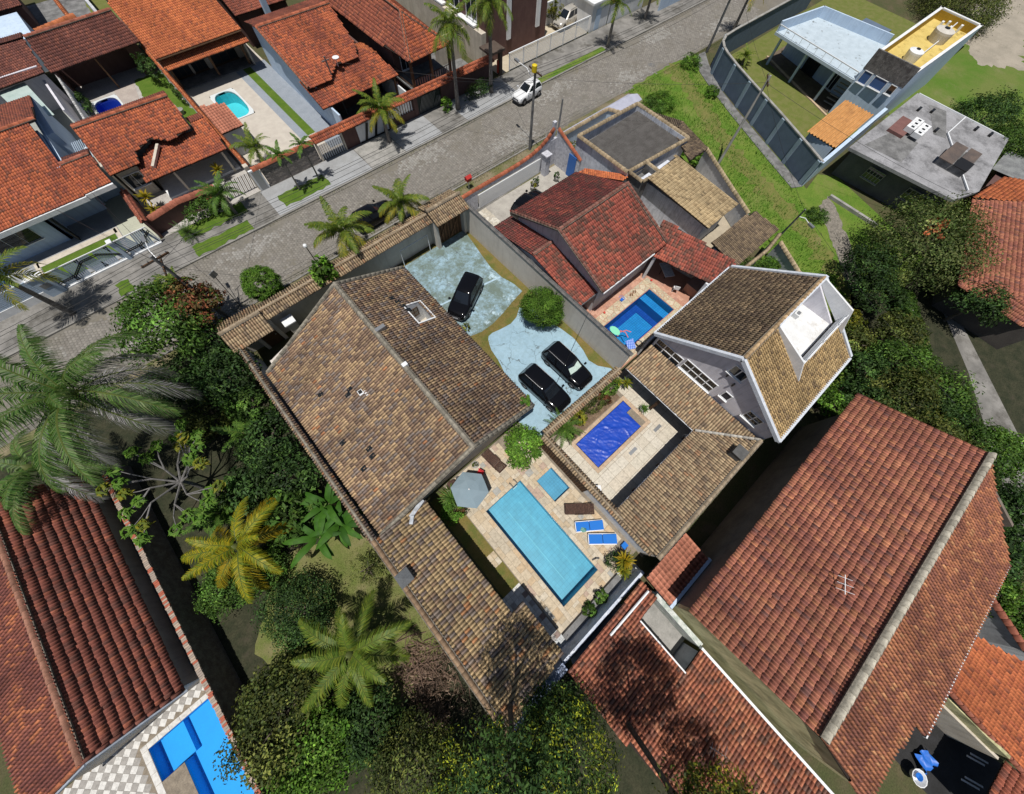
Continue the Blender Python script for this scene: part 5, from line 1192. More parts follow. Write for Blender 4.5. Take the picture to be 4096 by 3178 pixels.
def low_wall(name, label, pts, h, th, mt, sty, w=0.34, col=None, cat='wall', singles=80):
 H = House(name, label, cat, pts[len(pts) // 2]); mb = MB()
 for a, b in zip(pts[:-1], pts[1:]): mb.wall(a, b, 0, h, th)
 H.part('wall_body', mb, mt)
 for a, b in zip(pts[:-1], pts[1:]): 
  d = Vector((b[0] - a[0], b[1] - a[1])).normalized(); n = (-d.y * th / 2, d.x * th / 2)
  H.ridge((a[0] + n[0], a[1] + n[1], h + .02), (b[0] + n[0], b[1] + n[1], h + .02), sty, w=w, roof=H.o, mortar=False, col=col)
 H.finish(singles); return H
low_wall('corner_front_wall', 'pale street wall with tan tile coping before the flat corrugated roof', [(28.2, 23.9), (35.9, 23.9), (36.6, 22.6)], 2.1, 0.18, PALEBLUE, S_BROWN4, col=(0.33, 0.26, 0.17))
low_wall('lane_wall', 'grey wall with tan coping along the grass lane beside beige roof', [(39.5, 13.4), (37.2, 9.0), (35.3, 5.3)], 2.0, 0.18, GREYWALL, S_BROWN4, col=(0.40, 0.32, 0.2))
low_wall('lane_side_wall', 'grey garden wall with tan coping along the lane by gabled house', [(35.4, 2.0), (32.9, 1.7), (28.9, 1.9)], 2.0, 0.18, GREYWALL, S_BROWN4, col=(0.36, 0.28, 0.18), singles=60)
low_wall('garden_end_wall', 'short grey wall with tan capping beside the gabled house gutter', [(34.9, 1.4), (33.2, -1.6), (31.6, -4.6)], 1.8, 0.18, GREYWALL, S_BROWN4, col=(0.42, 0.33, 0.21), singles=60)

# ================= big red-brown house at lower right
H = House('big_red_house', 'huge rust red roofed house at the lower right with a mossy gable', 'house', (14, -15))
BW0, BW1 = 4.72, 23.0
R0 = H.roof([(BW0, -9.65, 5.0), (23.0, -9.45, 5.0), (23.0, -15.35, 7.05), (BW0, -15.35, 7.05)], S_BIG)
R1 = H.roof([(9.05, -20.4, 5.0), (19.95, -20.3, 5.0), (23.0, -15.35, 7.05), (BW0, -15.35, 7.05), (BW0 - .2, -19.0, 5.57), (8.9, -19.4, 5.4)], S_BIG_S)
H.ridge((BW0, -15.35, 7.12), (23.0, -15.35, 7.12), S_BIG, w=0.32)
mb = MB(); extr(mb, 'x', [(-10.2, 0), (-19.2, 0), (-19.2, 5.3), (-15.35, 6.9), (-10.2, 5.05)], BW0 + .18, BW0 + .4); H.part('gable_wall', mb, MOSSWALL)
mb = MB(); mb.box(BW0 + .42, 22.5, -10.4, -10.2, 0, 5.05); mb.box(9.3, 19.6, -19.9, -19.7, 0, 5.05); extr(mb, 'x', [(-10.41, 0), (-19.6, 0), (-19.6, 5.1), (-15.35, 6.9), (-10.41, 5.1)], 22.1, 22.3); H.part('wall', mb, mat('brown_grey_render', (0.20, 0.165, 0.135), (0.16, 0.13, 0.105), stain=(0.08, 0.07, 0.06), st_lo=0.5, st_hi=0.75))
mb = MB(); mb.beam((20.0, -20.36, 4.95), (9.0, -20.46, 4.95), .06, .14); H.part('gutter', mb, WHITEM)
def tv_aerial(H_or, x, y, z, rz, L=1.3, n=6, m=WHITEM, h=0.5, label=None):
 mb = MB(); c, s = math.cos(rz), math.sin(rz)
 mb.tube([(x, y, z), (x, y, z + h)], .02, 5); mb.tube([(x - c * L / 2, y - s * L / 2, z + h), (x + c * L / 2, y + s * L / 2, z + h)], .02, 5)
 for i in range(n):
  t = -L / 2 + L * (i + .5) / n; q = .45 - .05 * i
  mb.tube([(x + c * t - s * q, y + s * t + c * q, z + h + .01), (x + c * t + s * q, y + s * t - c * q, z + h + .01)], .010, 4)
 o = mb.build('tv_aerial', m); tag(o, label, 'aerial')
H.finish(300)
tv_aerial(None, 10.9, -13.2, 6.35, 0.5, .9, 3, label='small white aerial on the big rust red roof near the ridge')
H = House('orange_lean_to', 'bright orange tile roof beside the yard with laundry', 'roof', (14.7, -24)); H.roof([(18.6, -27.5, 2.3), (12.7, -27.5, 2.3), (12.6, -21.3, 3.4), (15.9, -21.2, 3.4)], S_ORANGE)
mb = MB(); mb.wall((12.5, -21.9), (12.4, -26.0), 0, 2.9, .18); mb.wall((12.8, -27.2), (16.5, -27.2), 0, 2.2, .16); H.part('wall', mb, MOSSWALL)
H.ridge((12.6, -21.4, 3.45), (12.65, -27.4, 2.4), S_RUST, w=.26, mortar=False); H.finish(150)
H = House('wash_shed', 'dark laundry shed roof at the bottom right corner', 'shed', (11.5, -26)); H.roof([(9.5, -26.4, 2.3), (12.4, -26.6, 2.3), (13.5, -29.5, 2.9), (9.5, -29.5, 2.9)], S_RUST)
mb = MB(); mb.box(12.3, 12.45, -26.4, -23.0, 0, 2.2); H.part('wall', mb, CREAM); H.finish(60)
H = House('orange_awning', 'orange terracotta lean-to roof in the passage beside the big red house', 'awning', (6.5, -9.2))
H.roof([(8.35, -10.0, 2.35), (4.7, -10.0, 2.35), (4.65, -7.95, 2.7), (8.4, -7.95, 2.7)], S_TERRA)
mb = MB(); mb.box(4.8, 8.3, -10.0, -9.85, 0, 2.3); H.part('wall', mb, PALEBLUE)
mb = MB(); mb.box(4.6, 8.5, -10.14, -9.96, 2.22, 2.42); H.part('gutter', mb, PALEBLUE); H.finish(120)
# ================= bottom house with light slot
H = House('bottom_house', 'rust tiled house at the bottom edge with a planted slot in its roof', 'house', (1, -13))
kb = (2.4 - 2.05) / 6.0
def zb(x): return 2.4 - (x + 2.0) * kb
OX0, OX1, OY0, OY1 = 2.78, 4.2, -12.7, -9.35
H.roof([(OX0, -8.15, zb(OX0)), (OX0, -21.5, zb(OX0)), (-1.4, -21.5, zb(-1.4)), (-2.05, -8.25, zb(-2))], S_BOTTOM)
H.roof([(4.35, OY0, zb(4.35)), (4.35, -21.5, zb(4.35)), (OX0, -21.5, zb(OX0)), (OX0, OY0, zb(OX0))], S_BOTTOM)
H.roof([(4.4, -8.1, zb(4.4)), (4.4, OY1, zb(4.4)), (OX0, OY1, zb(OX0)), (OX0, -8.15, zb(OX0))], S_BOTTOM)
mb = MB(); mb.box(-1.7, OX0, -21.4, -8.7, 0, 1.9); mb.box(OX0, 4.2, -21.4, OY0 - .1, 0, 1.8); H.part('wall', mb, GREYWALL)
mb = MB(); mb.box(OX0 - .03, OX0 + .05, OY0, OY1, 1.8, zb(OX0) + .12); mb.box(4.36, 4.5, -21.5, OY0 + .05, 1.9, 2.15); H.part('gutter', mb, WHITEM)
mb = MB(); mb.box(OX0 + .06, 4.65, OY0, OY1, 0.1, 0.2); H.part('slot_floor', mb, CONCRETE)
mb = MB(); mb.box(4.4, 4.7, OY0, OY1 + .1, 0, 1.9); H.part('slot_bench', mb, mat('flaking_white', (0.6, 0.62, 0.6), (0.35, 0.4, 0.36), scale=3, stain=(0.2, 0.2, 0.18), st_scale=2))
mb = MB(); mb.tube([(0.95, -8.6, 2.4), (4.3, -8.65, 2.3)], .07, 6); H.part('drain_pipe', mb, WHITEM)
H.finish(300)
mb = MB(); mb.box(-2.0, 5.0, -8.1, -7.92, 0, 1.6); o = mb.build('path_wall', mat('flaking_blue_white', (.62, .66, .74), (.45, .5, .6), scale=3, stain=(.22, .22, .22), st_scale=2.2, st_lo=.55, st_hi=.7)); tag(o, 'flaking bluish white wall between back path and rust roof', 'wall')
tv_aerial(None, 1.35, -15.7, 2.3, 1.9, .9, 5, GREYM, .3, 'small grey aerial lying on the rust roof at the bottom')
# ================= lower-left house
H = House('maroon_house', 'maroon and orange roofed house at the lower left corner', 'house', (-21, 11))
gable(H, 'y', -24.4, -17.35, -20.2, 4.7, 19.5, 2.75, 2.6, 4.5, S_BLW, S_BL, CREAM, ov=0.5, inset=0.35)
H.ridge((-17.4, 4.75, 2.68), (-20.2, 4.75, 4.55), S_BL, w=.22, col=(0.28, 0.11, 0.08), mortar=False); H.ridge((-24.4, 4.75, 2.85), (-20.2, 4.75, 4.55), S_BLW, w=.22, col=(0.4, 0.14, 0.07), mortar=False)
mb = MB(); mb.beam((-24.4, 4.62, 2.65), (-20.2, 4.62, 4.4), .1, .14); mb.beam((-17.3, 4.62, 2.5), (-20.2, 4.62, 4.4), .1, .14); H.part('barge_board', mb, mat('blue_grey_board', (0.32, 0.36, 0.42)))
mb = MB(); mb.box(-17.75, -17.0, 5.3, 19.0, 0.3, 1.1); H.part('gutter_ledge', mb, mat('muddy_ledge', (0.20, 0.16, 0.11), (0.27, 0.25, 0.23), scale=1.0, fine_amt=0.2))
H.finish(300)
H = House('brick_topped_wall', 'long garden wall with crumbling brick top beside the maroon roof', 'wall', (-16.9, 5)); mb = MB(); mb.box(-17.05, -16.8, -8, 20, 0, 1.9); H.part('wall_body', mb, mat('old_brick_wall', (0.20, 0.17, 0.15), (0.13, 0.10, 0.09), scale=3, fine_amt=0.4))
BRK = [plain('brick_red', (0.36, 0.11, 0.07), .9, .1), plain('brick_grey', (0.30, 0.25, 0.21), .9, .1), plain('brick_pale', (0.38, 0.30, 0.24), .9, .1)]
r_ = np.random.default_rng(8)
bm_ = []
for m_ in BRK:
 mb = MB(); mb.box(-.13, .13, -.055, .055, 0, .07); o_ = mb.build('brick', m_, H.o, False); bm_.append(o_.data); bpy.data.objects.remove(o_)
for i in range(215):
 o = link('brick', bm_[int(r_.choice(3, p=[.3, .45, .25]))], H.o); o.location = Vector((-16.925 + r_.normal(0, .012), -6.5 + i * 0.124, 1.902 + r_.uniform(0, .015))) - H.o.location; o.rotation_euler = (0, 0, r_.normal(0, .05))
# ------------------------------------------------------------------ across the street, west to east
def facade_window(H, x0, x1, y, z0, z1, cols=2, rows=1, fr=WHITEM, gl=GLASS, gr=None):
 return H.window((x0, y), (1, 0), (0, x1 - x0), (z0, z1), (0, -1), cols, rows, fr, gl, 0.05, 0.06, True, True, gr)

# white house at the left
H = House('white_house', 'white house with orange roof and grey pinstripe gates at the left edge', 'house', (-14, 46))
H.roof([(-30, 42.45, 3.0), (-9.35, 42.7, 3.0), (-9.35, 46.4, 3.75), (-9.35, 51.5, 4.5), (-30, 51.5, 4.5)][:0] or [(-30, 42.45, 3.0), (-9.2, 42.6, 3.0), (-9.2, 51.4, 4.5), (-30, 51.4, 4.5)], S_ORANGE2)
H.roof([(-9.2, 42.75, 3.0), (-6.95, 42.9, 3.0), (-6.95, 46.3, 3.55), (-9.2, 46.3, 3.55)], S_ORANGE2)
H.roof([(-6.95, 47.6, 3.3), (-9.2, 47.7, 3.3), (-9.2, 46.3, 3.55), (-6.95, 46.3, 3.55)], S_DKBRN)
H.roof([(-8.4, 58, 3.4), (-30, 58, 3.4), (-30, 51.4, 4.5), (-8.6, 51.4, 4.5)], S_RUST)
H.ridge((-30, 51.4, 4.55), (-8.6, 51.4, 4.55), S_ORANGE2); H.ridge((-9.2, 46.3, 3.6), (-6.95, 46.3, 3.6), S_RUST)
mb = MB(); mb.box(-30, -9.1, 42.42, 42.62, 2.62, 2.96); H.part('fascia', mb, WHITE)
mb = MB(); mb.box(-9.1, -6.9, 42.62, 42.82, 2.62, 2.96); H.part('fascia', mb, WHITE)
mb = MB(); mb.wall((-30, 43.6), (-12.9, 43.6), 0, 2.75, .2); mb.wall((-12.9, 43.6), (-12.9, 45.6), 0, 2.75, .2); mb.wall((-12.9, 45.4), (-9.4, 45.4), 0, 2.75, .2); mb.wall((-9.3, 46.0), (-9.3, 52), 0, 3.6, .2); mb.box(-9.3, -7.1, 46.5, 46.7, 0, 3.0); mb.box(-12.7, -12.5, 43.55, 43.75, 0, 2.75)
H.part('wall', mb, PALEBLUE)
facade_window(H, -17.3, -14.3, 43.58, 1.0, 2.1, 3, 1, WHITEM, GLASS, BLACKM); facade_window(H, -12.2, -10.3, 45.38, 1.2, 2.1, 3, 1, WHITEM)
mb = MB(); mb.box(-12.55, -12.45, 43.0, 43.5, .0, 2.4); H.part('pillar', mb, BLACKM)
mb = MB(); mb.box(-9.2, -9.0, 46.35, 58, 0, 3.4); mb.box(-9.19, -8.4, 51.5, 58, 0, 3.3); H.part('side_wall', mb, PALEBLUE)
H.finish(150)
# pinstripe gate panels
GPAN = mat('blue_grey_gate', (0.44, 0.53, 0.64), (0.38, 0.47, 0.58), fine_amt=0.05)
def stripe_gate(name, label, x0, x1, y, z0, z1):
 H = House(name, label, 'gate', ((x0 + x1) / 2, y)); mb = MB()
 for z in (z0, z1): mb.beam((x0, y, z), (x1, y, z), .07, .07)
 k = max(1, int((x1 - x0) / 2.2))
 for i in range(k + 1): x = x0 + (x1 - x0) * i / k; mb.beam((x, y, z0), (x, y, z1), .07, .07)
 H.part('gate_frame', mb, WHITEM)
 n = int((x1 - x0) / .16); up = True
 for i in range(n):
  x = x0 + .1 + i * .16; lean = .35 if (int(i / 7) % 2) else -.35
  a = max(x0 + .05, min(x1 - .05, x - lean / 2)); b = max(x0 + .05, min(x1 - .05, x + lean / 2))
  q = MB(); q.beam((a, y - .01, z0 + .04), (b, y - .01, z1 - .04), .03, .125); H.part('slat', q, GPAN)
 m2 = MB(); zz = []; m = int((x1 - x0) / 1.1)
 for i in range(m + 1): zz.append((x0 + (x1 - x0) * i / m, y - .05, z0 + (z1 - z0) * (.25 + .5 * ((i // 2) % 2))))
 for dz in (0, .13):
  for p, q in zip(zz[:-1], zz[1:]): m2.beam((p[0], p[1], p[2] + dz), (q[0], q[1], q[2] + dz), .03, .06)
 H.part('zigzag_bar', m2, BLACKM); return H
for lab, x0, x1 in (('pinstripe gate with black zigzag beside the brick planter', -9.75, -7.15), ('long pinstripe gate with black zigzag before the white house lawn', -15.0, -10.1)):
 stripe_gate('pinstripe_gate', lab, x0, x1, 38.2, .25, 1.75)
for lab, x in (('pale gate pier between the two pinstripe gates', -9.92), ('wide pale gate pier with a letterbox near the left palm', -15.6)):
 mb = MB(); w = .14 if x > -12 else .55; mb.box(x - w, x + w, 37.95, 38.35, 0, 1.85); mb.box(x - w - .05, x + w + .05, 37.9, 38.4, 1.851, 1.95, 1)
 if w > .3: mb.box(x - .3, x + .3, 37.925, 37.949, .9, 1.3, 2)
 o = mb.build('gate_pier', [GPAN, WHITE, GREYM]); tag(o, lab, 'pier')
mb = MB(); mb.box(-26, -16.2, 38.05, 38.25, 0, .7); mb.box(-15.0, -7.15, 38.05, 38.18, 0, .22); o = mb.build('plinth_wall', WHITE); tag(o, 'low white plinth wall under the pinstripe gates', 'wall')
H = House('slatted_fence', 'pale horizontal slatted gate at the left edge of the picture', 'gate', (-21, 38.15))
for i in range(9): mb = MB(); mb.box(-25.5, -16.25, 38.1, 38.16, .72 + i * .13, .82 + i * .13); H.part('slat', mb, GPAN)
for x in (-25.4, -22, -18.9, -16.3): mb = MB(); mb.box(x - .05, x + .05, 38.161, 38.24, .7, 1.9); H.part('post', mb, WHITEM)
# house b with stepped roof
H = House('stepped_roof_house', 'red-orange roofed house whose upper roof ends in a stepped outline', 'house', (-2, 46))
H.roof([(-6.75, 43.75, 2.98), (-4.25, 43.75, 2.98), (-3.9, 44.9, 3.24), (-2.3, 45.5, 3.38), (-1.0, 44.6, 3.18), (1.1, 45.1, 3.28), (1.25, 48.8, 4.1), (-6.7, 49.1, 4.15)], S_ORANGE2)
H.roof([(1.35, 50.6, 3.75), (-6.8, 50.7, 3.75), (-6.7, 49.1, 4.15), (1.25, 48.8, 4.1)], S_RUST)
H.ridge((-6.7, 49.1, 4.2), (1.25, 48.8, 4.17), S_ORANGE2)
H.roof([(-4.9, 42.3, 2.3), (2.5, 42.2, 2.3), (2.7, 46.6, 2.85), (1.35, 46.5, 2.8), (1.2, 45.6, 2.6), (-2.3, 46.3, 2.75), (-4.5, 44.6, 2.5)], S_ORANGE2)
mb = MB(); mb.box(-4.45, 2.5, 42.9, 46.28, 2.12, 2.2); H.part('sun_block_slab', mb, CREAM)  # unseen slab added to keep sun patches off the porch floor
H.roof([(2.7, 48.0, 2.6), (1.3, 48.0, 2.6), (1.35, 46.5, 2.9), (2.7, 46.6, 2.9)], S_RUST)
mb = MB(); mb.beam((-3.6, 43.3, 2.6), (-2.1, 45.2, 2.95), .25, .2); H.part('roof_trim', mb, CREAM)
mb = MB(); mb.wall((-6.5, 44.6), (-4.5, 44.6), 0, 2.7, .2); mb.wall((-4.5, 44.6), (-4.5, 46.5), 0, 2.7, .2); mb.wall((-4.5, 46.3), (1.0, 46.3), 0, 2.8, .2); mb.wall((1.0, 46.3), (2.5, 46.3), 0, 2.8, .2); mb.wall((-6.7, 44.6), (-6.7, 50.4), 0, 3.3, .16); mb.box(-6.5, 1.2, 50.0, 50.2, 0, 3.4); mb.box(1.05, 1.25, 46.6, 50, 0, 3.3); H.part('wall', mb, CREAM)
facade_window(H, -6.3, -4.9, 44.58, 1.0, 2.1, 2, 1, WHITEM); facade_window(H, -2.0, -.6, 46.28, 1.0, 2.1, 2, 1, WHITEM); facade_window(H, 1.5, 2.4, 46.28, .1, 2.1, 2, 1, WOOD)
mb = MB(); mb.box(-3.6, -2.6, 46.22, 46.28, .05, 2.15); H.part('door', mb, TIMBER)
for x in (-2.6, 1.9): mb = MB(); mb.box(x - .1, x + .1, 42.7, 42.9, 0, 2.25); H.part('post', mb, CREAM)
mb = MB(); mb.box(-4.4, 2.5, 43.0, 46.2, 0.02, .2); mb.box(-4.4, 2.5, 42.8, 42.99, .02, .22); H.part('porch_floor', mb, WHITE)
H.finish(200)
coping_wall('dividing_wall', 'red tile-capped garden wall beside the stepped-roof house', (-6.95, 38.8), (-6.95, 43.6), 1.7, .2, BROWNWALL, S_RUST, half=.25, rise=.08, singles=60)
H = House('fan_wall', 'dark front wall with curved red coping and slatted gate below stepped roof', 'wall', (-3, 39.5))
mb = MB(); mb.wall((-6.9, 39.3), (-4.0, 39.9), 0, 1.3, .2); mb.wall((-4.0, 39.9), (-.6, 39.6), 0, 1.3, .2); H.part('wall_body', mb, BROWNWALL)
for a, b in (((-6.9, 39.4, 1.35), (-4.0, 40.0, 1.35)), ((-4.0, 40.0, 1.35), (-.6, 39.7, 1.35))): H.ridge(a, b, S_RUST, w=.5, roof=H.o, mortar=False)
for i in range(18):
 mb = MB(); x = -.3 + i * .16; mb.beam((x, 39.4, .1), (x + .25, 39.4, 1.5), .03, .07); H.part('slat', mb, WHITEM if i % 2 else BLACKM)
mb = MB(); mb.box(2.5, 2.9, 39.0, 39.5, 0, 2.2); H.part('post', mb, CREAM); mb = MB(); mb.box(-.6, -.35, 39.2, 39.6, 0, 1.7); H.part('post', mb, CREAM); H.finish(60)
coping_wall('party_wall', 'white wall with orange tile cap between stepped house and turquoise pool', (2.85, 39.5), (2.85, 64.0), 1.9, .18, WHITE, S_ORANGE, half=.16, rise=.06, singles=60)
low_wall('rear_party_wall', 'white capped wall west of the small royal blue pool', [(-6.3, 47.5), (-6.0, 56), (-5.8, 64)], 1.9, .18, WHITE, S_RUST, w=.25, col=(0.5, 0.5, 0.5), singles=30)
H = House('rear_dark_house', 'long dark brown roofed house behind the small royal blue pool', 'house', (-1.6, 65.5))
H.roof([(-6.0, 62.2, 2.8), (2.8, 62.6, 2.8), (2.5, 66.0, 4.2), (-5.75, 65.6, 4.2)], S_DKBRN); H.roof([(2.6, 69.5, 3.0), (-5.8, 69.2, 3.0), (-5.75, 65.6, 4.2), (2.5, 66.0, 4.2)], S_DKBRN)
H.ridge((-5.75, 65.6, 4.25), (2.5, 66, 4.25), S_RUST)
mb = MB(); mb.wall((-5.8, 65.6), (2.5, 65.6), 0, 3.9, .2); mb.box(1.2, 2.4, 63.4, 65.5, 0, 2.6); mb.box(-5.9, -5.7, 63, 69, 0, 2.8); H.part('wall', mb, BROWNWALL); mb = MB(); mb.box(-2.0, -1.85, 62.9, 63.05, 0, 2.8); H.part('post', mb, TIMBER)
H.finish(120)
H = House('west_dark_house', 'rusty brown roof with pale translucent awning at the upper left edge', 'house', (-10, 63))
H.roof([(-22, 61.0, 2.95), (-6.4, 62.25, 2.95), (-6.0, 66.8, 4.0), (-22, 66.5, 4.0)], S_DKBRN); H.roof([(-6.0, 70, 3.2), (-22, 70, 3.2), (-22, 66.5, 4.0), (-6.0, 66.8, 4.0)], S_DKBRN)
mb = MB(); mb.wall((-22, 63.0), (-6.6, 63.0), 0, 3.2, .2); mb.wall((-7.0, 57), (-7.0, 63), 0, 2.2, .2); H.part('wall', mb, LAVENDER)
mb = MB(); mb.add([(-10.9, 62.4, 2.6), (-8.5, 62.7, 2.6), (-7.95, 56.4, 2.35), (-10.2, 57.2, 2.35)], [(3, 2, 1, 0)]); mb.add([(-10.9, 62.4, 2.56), (-8.5, 62.7, 2.56), (-7.95, 56.4, 2.31), (-10.2, 57.2, 2.31)], [(0, 1, 2, 3)]); H.part('awning', mb, mat('pale_green_sheet', (0.46, 0.55, 0.52), (0.38, 0.48, 0.45), rough=.3, fine_amt=.08, spec=.5)); H.finish(80)
flat('west_yard', [(-22, 50), (-7.0, 50), (-6.6, 63), (-22, 63)], .016, mat('grey_tile_yard', (0.34, 0.36, 0.34), (0.30, 0.315, 0.30)))
mb = MB(); mb.box(-8.0, -7.3, 52.3, 53.0, 0, 1.0); mb.box(-7.9, -7.4, 53.0, 53.5, 0, .8); o = mb.build('white_tank', WHITE); tag(o, 'white box tank standing in the grey yard left of stepped roof', 'tank')
H = House('slat_canopy', 'dark slatted pergola panel beside the white house side wall', 'pergola', (-7.6, 49))
for i in range(9): mb = MB(); mb.beam((-8.2 + .15 * i, 47.9, 2.5), (-8.0 + .15 * i, 51.0, 2.5), .05, .06); H.part('slat', mb, GPAN)
mb = MB(); mb.box(-8.2, -6.8, 48.0, 50.6, 1.9, 1.95); H.part('panel', mb, BLACKM)
# orange house with turquoise pool
H = House('orange_house', 'big bright orange roofed house behind the turquoise pool', 'house', (7.3, 62))
H.roof([(2.75, 56.75, 3.45), (11.85, 56.95, 3.45), (12.0, 72, 6.6), (2.6, 72, 6.6)], S_ORANGE)
H.roof([(3.0, 56.3, 2.6), (12.0, 56.45, 2.6), (11.9, 57.75, 3.05), (2.85, 57.6, 3.05)], S_ORANGE)
mb = MB(); mb.wall((3.1, 60.2), (11.7, 60.2), 0, 3.9, .2); mb.box(11.6, 11.8, 58, 71, 0, 3.3); mb.box(2.9, 3.05, 58, 71, 0, 3.3); H.part('wall', mb, CREAM)
mb = MB(); mb.box(3.1, 11.7, 58.0, 60.1, .02, .1); H.part('veranda_slab', mb, DARKCONC)
for x in (3.4, 7.6, 11.3): mb = MB(); mb.box(x - .1, x + .1, 58.3, 58.5, 0, 2.9); H.part('post', mb, TIMBER)
for a, b in ((3.6, 5.4), (5.7, 7.2), (8.0, 10.8)): facade_window(H, a, b, 60.18, .2, 2.2, 3, 1, WOOD)
gutter(H, (2.7, 56.7, 3.35), (11.9, 56.9, 3.35), .07, WOOD)
H.finish(120)
H = House('gate_roof', 'small orange tiled roof by the turquoise pool above the brick wall', 'roof', (4, 46.5)); H.roof([(3.0, 44.2, 2.4), (5.15, 44.2, 2.4), (5.1, 47.6, 2.8), (3.0, 48.3, 2.85)], S_TERRA)
mb = MB(); mb.box(3.05, 4.9, 44.5, 47.2, 0, 2.3); H.part('wall', mb, GREYWALL); H.finish(80)
mb = MB(); mb.box(3.6, 9.2, 38.6, 38.8, 0, 1.9); H = House('brick_front_wall', 'grey brick street wall with orange coping behind three slim palms', 'wall', (6.5, 38.7))
H.part('wall_body', mb, mat('grey_brickwork', (0.20, 0.185, 0.175), (0.15, 0.14, 0.13), scale=4, fine=20, fine_amt=.4)); H.ridge((2.9, 38.7, 1.93), (9.3, 38.7, 1.93), S_ORANGE2, w=.42, roof=H.o, mortar=False)
GB = [plain('wall_brick_a', (0.22, 0.20, 0.19), .9, .1), plain('wall_brick_b', (0.17, 0.155, 0.145), .9, .1), plain('wall_brick_c', (0.26, 0.23, 0.21), .9, .1)]
bl = []
for m_ in GB:
 mb = MB(); mb.box(-.19, .19, -.03, 0, 0, .13); o_ = mb.build('brick', m_, H.o, False); bl.append(o_.data); bpy.data.objects.remove(o_)
for j in range(12):
 for i in range(13):
  o = link('brick', bl[(i * 7 + j * 5 + (i * j) % 3) % 3], H.o); o.location = Vector((3.85 + i * .41 + (.2 if j % 2 else 0), 38.599, .12 + j * .148)) - H.o.location
H.finish(40)
mb = MB(); mb.box(2.55, 3.5, 38.55, 38.75, 0, 2.0); mb.box(2.7, 3.3, 38.5, 38.549, .1, 1.9, 1); o = mb.build('white_niche', [WHITE, GREYM]); tag(o, 'white street entrance beside the grey brick wall', 'door')
# gabled white-wall house
H = House('gabled_white_wall_house', 'mottled orange roofed house with a long pale blue side wall', 'house', (17, 47))
H.roof([(12.3, 43.0, 3.6), (14.7, 43.0, 3.6), (16.2, 44.35, 3.85), (18.7, 44.3, 3.85), (19.4, 45.4, 4.05), (19.8, 48, 4.55), (20.4, 51.5, 5.2), (12.3, 51.6, 5.2)], S_ORANGE2)
H.roof([(20.8, 56.5, 4.0), (12.6, 56.5, 4.0), (12.3, 51.6, 5.2), (20.4, 51.5, 5.2)], S_RUST)
H.ridge((12.3, 51.6, 5.25), (20.4, 51.5, 5.25), S_ORANGE2); H.ridge((12.25, 43.0, 3.65), (12.25, 51.6, 5.25), S_ORANGE2, w=.24)
H.roof([(12.15, 41.0, 2.75), (21.3, 41.25, 2.75), (21.0, 44.3, 3.5), (19.0, 46.6, 3.95), (18.5, 45.2, 3.65), (12.15, 44.6, 3.55)], S_ORANGE2)
H.roof([(20.9, 47.2, 3.4), (19.6, 47.5, 3.4), (19.2, 46.4, 3.85), (21.0, 44.3, 3.55)], S_ORANGE)
mb = MB(); extr(mb, 'x', [(43.3, 0), (56.2, 0), (56.2, 3.9), (51.5, 5.0), (43.3, 3.5)], 12.95, 13.12); mb.box(12.95, 13.12, 39.5, 43.3, 0, 2.6); H.part('side_wall', mb, PALEBLUE)
mb = MB(); mb.wall((13.2, 44.6), (20.6, 44.6), 0, 3.3, .2); mb.wall((20.6, 44.6), (20.6, 52), 0, 3.4, .2); H.part('wall', mb, BROWNWALL)
facade_window(H, 13.6, 15.0, 44.58, .9, 2.0, 2, 1, WHITEM)
for x in (13.4, 18.0, 20.9): mb = MB(); mb.box(x - .1, x + .1, 41.5, 41.7, 0, 2.8); H.part('post', mb, TIMBER)
mb = MB(); mb.tube([(16.3, 44.1, 3.8), (16.3, 44.1, 4.5)], .04, 6); mb.lathe([(.02, 0), (.28, .06), (.34, .12)], (16.3, 44.0, 4.45), 12); H.part('dish', mb, WHITEM)
H.finish(150)
mb = MB(); mb.tube([(15.3, 43.6, 0), (15.0, 43.4, 5.2)], .07, 6); mb.beam((14.6, 43.4, 4.9), (15.4, 43.4, 4.9), .06, .06); o = mb.build('service_pole', DARKCONC); tag(o, 'thin service pole rising through the yard of mottled orange roof', 'pole')
# hip roof house with balcony
H = House('hip_roof_house', 'orange hip-roofed two-storey house with railed veranda by the tall palms', 'house', (24, 46))
AP = (24.0, 41.9, 6.0)
H.roof([(21.7, 39.1, 4.4), (27.0, 39.4, 4.4), (24.3, 43.6, 6.2)], S_ORANGE2)
H.roof([(21.0, 58, 4.4), (21.2, 44.5, 4.4), (21.7, 39.1, 4.4), (24.3, 43.6, 6.2), (24.3, 58, 6.2)], S_RUST)
H.roof([(27.0, 39.4, 4.4), (27.6, 58, 4.4), (24.3, 58, 6.2), (24.3, 43.6, 6.2)], S_ORANGE2)
for a in ((21.7, 39.1, 4.45), (27.0, 39.4, 4.45)): H.ridge(a, (24.3, 43.6, 6.25), S_ORANGE2, w=.24)
H.ridge((24.3, 43.6, 6.25), (24.3, 58, 6.25), S_ORANGE2, w=.24)
mb = MB(); mb.wall((22.2, 43.0), (26.6, 43.0), 0, 4.4, .2); mb.wall((22.2, 57), (22.2, 43.0), 0, 4.4, -.2); mb.wall((26.6, 43.0), (26.6, 57), 0, 4.4, .2); H.part('wall', mb, BROWNWALL)
mb = MB(); mb.box(21.8, 27.0, 39.3, 43, 1.75, 1.9); H.part('balcony_floor', mb, DARKCONC)
for (x, y) in ((21.95, 39.45), (26.85, 39.5), (24.4, 39.45)): mb = MB(); mb.box(x - .12, x + .12, y - .12, y + .12, 0, 4.5); H.part('post', mb, WOOD)
mb = MB()
